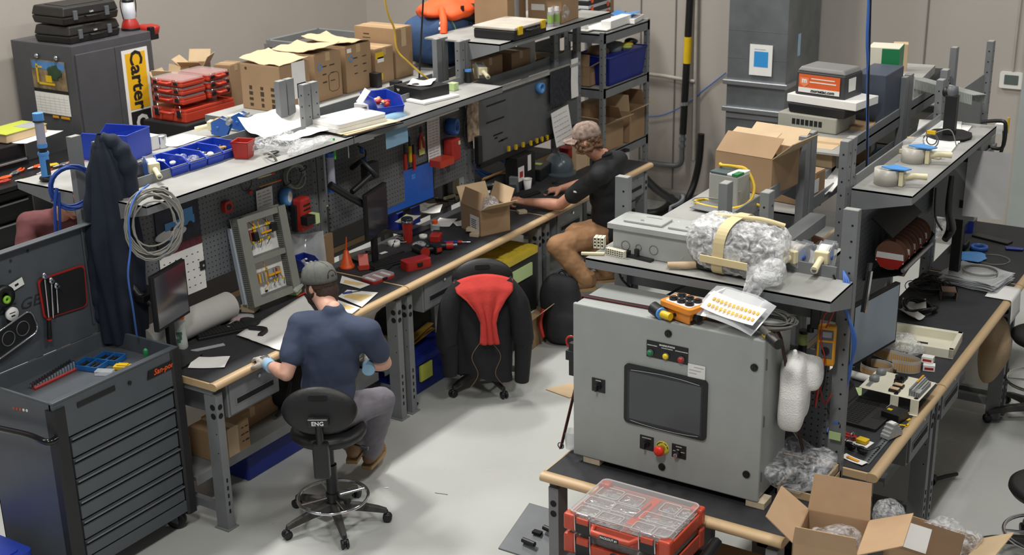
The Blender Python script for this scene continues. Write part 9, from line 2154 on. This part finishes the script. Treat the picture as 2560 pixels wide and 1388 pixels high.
def flap(par,hinge,ax,sgn,ang,ln,wd,skew=0):
 X=Matrix.Translation(hinge)@Matrix.Rotation(ang,4,ax)
 if ax=='X':MB().add([X@V(p) for p in((-wd,0,0),(wd,0,0),(wd-.01,sgn*ln,0),(-wd+.01,sgn*ln,0),(-wd,0,.004),(wd,0,.004),(wd-.01,sgn*ln,.004),(-wd+.01,sgn*ln,.004))],[(0,1,2,3),(7,6,5,4),(0,4,5,1),(1,5,6,2),(2,6,7,3),(3,7,4,0)]).build('flap',m_ct,par)
 else:MB().add([X@V(p) for p in((0,-wd,0),(0,wd,0),(sgn*ln,wd-.01,0),(sgn*ln,-wd+.01,0),(0,-wd,.004),(0,wd,.004),(sgn*ln,wd-.01,.004),(sgn*ln,-wd+.01,.004))],[(0,1,2,3),(7,6,5,4),(0,4,5,1),(1,5,6,2),(2,6,7,3),(3,7,4,0)]).build('flap',m_ct,par)
flap(c_,V((0,y,ch_)),'X',1,radians(74),.16,x);flap(c_,V((0,-y,ch_)),'X',-1,radians(-82),.085,x)
flap(c_,V((-x,0,ch_)),'Y',-1,radians(38),.15,y);flap(c_,V((x,0,ch_)),'Y',1,radians(-24),.19,y)
bag('clear film crumpled inside the open foreground carton',(ctr.x,ctr.y,cz-.12),(wx*.42,wy*.40,.07),seed=71,m=film('clear_film3','eef0f2',.05,.5,26.))
carton('closed carton under the open foreground carton at the right end of the bench',(ctr.x,ctr.y,0),(wx*1.1,wy*1.1,cz-ch_-.001),0)
q=PZ(2330,1345,.85)
c2_=carton('open carton with a shipping label on an inside flap, at the bottom right',(q.x+.01,q.y+.0,.50),(.34,.30,.34),radians(-6),flaps=(None,150,None,None),m=m_ct)
MB().b0(-.16,0,-.002,.16,.14,.002,0,TR((0,-.15,.34),rx=radians(62))).build('flap',m_card_d,c2_)
MB().b0(-.10,.01,.002,.02,.12,.0035,0,TR((0,-.15,.34),rx=radians(62))).build('shipping_label',m_white,c2_)
bag('crinkled clear air wrap filling the bottom right carton',(q.x+.03,q.y+.06,.72),(.17,.14,.09),seed=81)
bag('tall crumpled clear bag between the two foreground cartons',(PZ(2215,1300,.95).x,PZ(2215,1300,.95).y,.86),(.07,.06,.10),seed=91)
carton('closed carton standing under the bottom right carton',(q.x+.01,q.y,0),(.36,.32,.499),radians(-6))
# loose cables and small clutter
def tangle(label,c,r,n,m,seed,rad=.0045):
 rs=random.Random(seed);pts=[]
 for i in range(n):
  a=i*.9+rs.uniform(-.4,.4);k=rs.uniform(.4,1);pts.append(V((r[0]*k*cos(a),r[1]*k*sin(a),rad+abs(r[2]*sin(i*1.7)*rs.random()))))
 t=T('loose_cable',label,'cable',c);MB().tube(pts,rad,6,sub=5).build('cable',m,t);return t
for k,(px,py,r,m,lab) in enumerate(((455,800,(.08,.16,.03),m_cable_k,'black cables heaped behind the white bottle on the nearest bench'),(590,815,(.07,.10,.02),m_cable_g,'grey test lead curled among the tools on the nearest bench'),(870,610,(.08,.16,.04),m_cable_k,'black cables piled on the middle bench behind the orange funnel'),(905,590,(.06,.12,.03),m_cable_g,'grey cables under the monitor arm of the middle bench'),(1190,495,(.08,.14,.04),m_cable_k,'black cables behind the open carton on the far bench'),(1260,455,(.07,.16,.04),m_cable_b,'blue cables under the wall panel of the far bench'),(2325,700,(.08,.12,.03),m_cable_k,'black cable tangle under the spool rack on the right bench'),(2085,1080,(.05,.09,.03),m_cable_b,'blue cables curling at the foot of the corner post'))):
 q=PZ(px,py,BZ);q.x=max(q.x,-5.68) if px<1500 else q.x;tangle(lab,(q.x,q.y,BZ),r,14,m,k+3)
for k,(px,py,w,h,r,lab) in enumerate(((790,700,.10,.14,.4,'small white slip beside the left foot of the monitor stand'),(1150,560,.09,.12,.9,'white folded note behind the pale wood blocks'),(1010,540,.14,.2,.3,'white sheet tucked behind the navy box on the middle bench'))):
 q=PZ(px,py,BZ);paper(lab,(max(q.x,-5.66),q.y,BZ+.004),w,h,r)
for k,(a,b,c,m,lab) in enumerate((((1168,262),(1160,330),(1172,372),m_cable_k,'black cord hanging beside the tool picture'),((700,402),(760,398),(790,380),m_cable_g,'grey cord slung under the shelf edge above the hose coil'),((520,470),(545,455),(600,440),m_cable_k,'black cord strung under the nearest shelf edge'))):
 t=T('drooping_wire',lab,'wire');MB().tube([PX(*a,-5.6),PX(*b,-5.6),PX(*c,-5.6)],.004,6,sub=6).build('cord',m,t)
for k,(px,py,m,lab) in enumerate(((500,478,m_black,'black clip on the perforated panel below the blue bins'),(535,462,m_steel_d,'dark spring clip on the perforated panel right of the black clip'),(585,440,m_black,'round black cable holder on the perforated panel'))):
 q=PB(px,py,.0);t=T('panel_clip',lab,'clip',q);MB().b0(0,-.02,-.02,.015,.02,.02).build('plate',m,t,bevel=.004);MB().tube([(.01,0,.01),(.04,0,0),(.04,0,-.03)],.004,6,sub=3).build('hook',m_cable_k,t)
t=T('floor_mark','small pale paper scrap on the floor right of the nearest stool','scrap',PZ(967,1220,.001));MB().box((0,0,.0015),(.025,.01,.002),rz=.6).build('scrap',m_white,t)
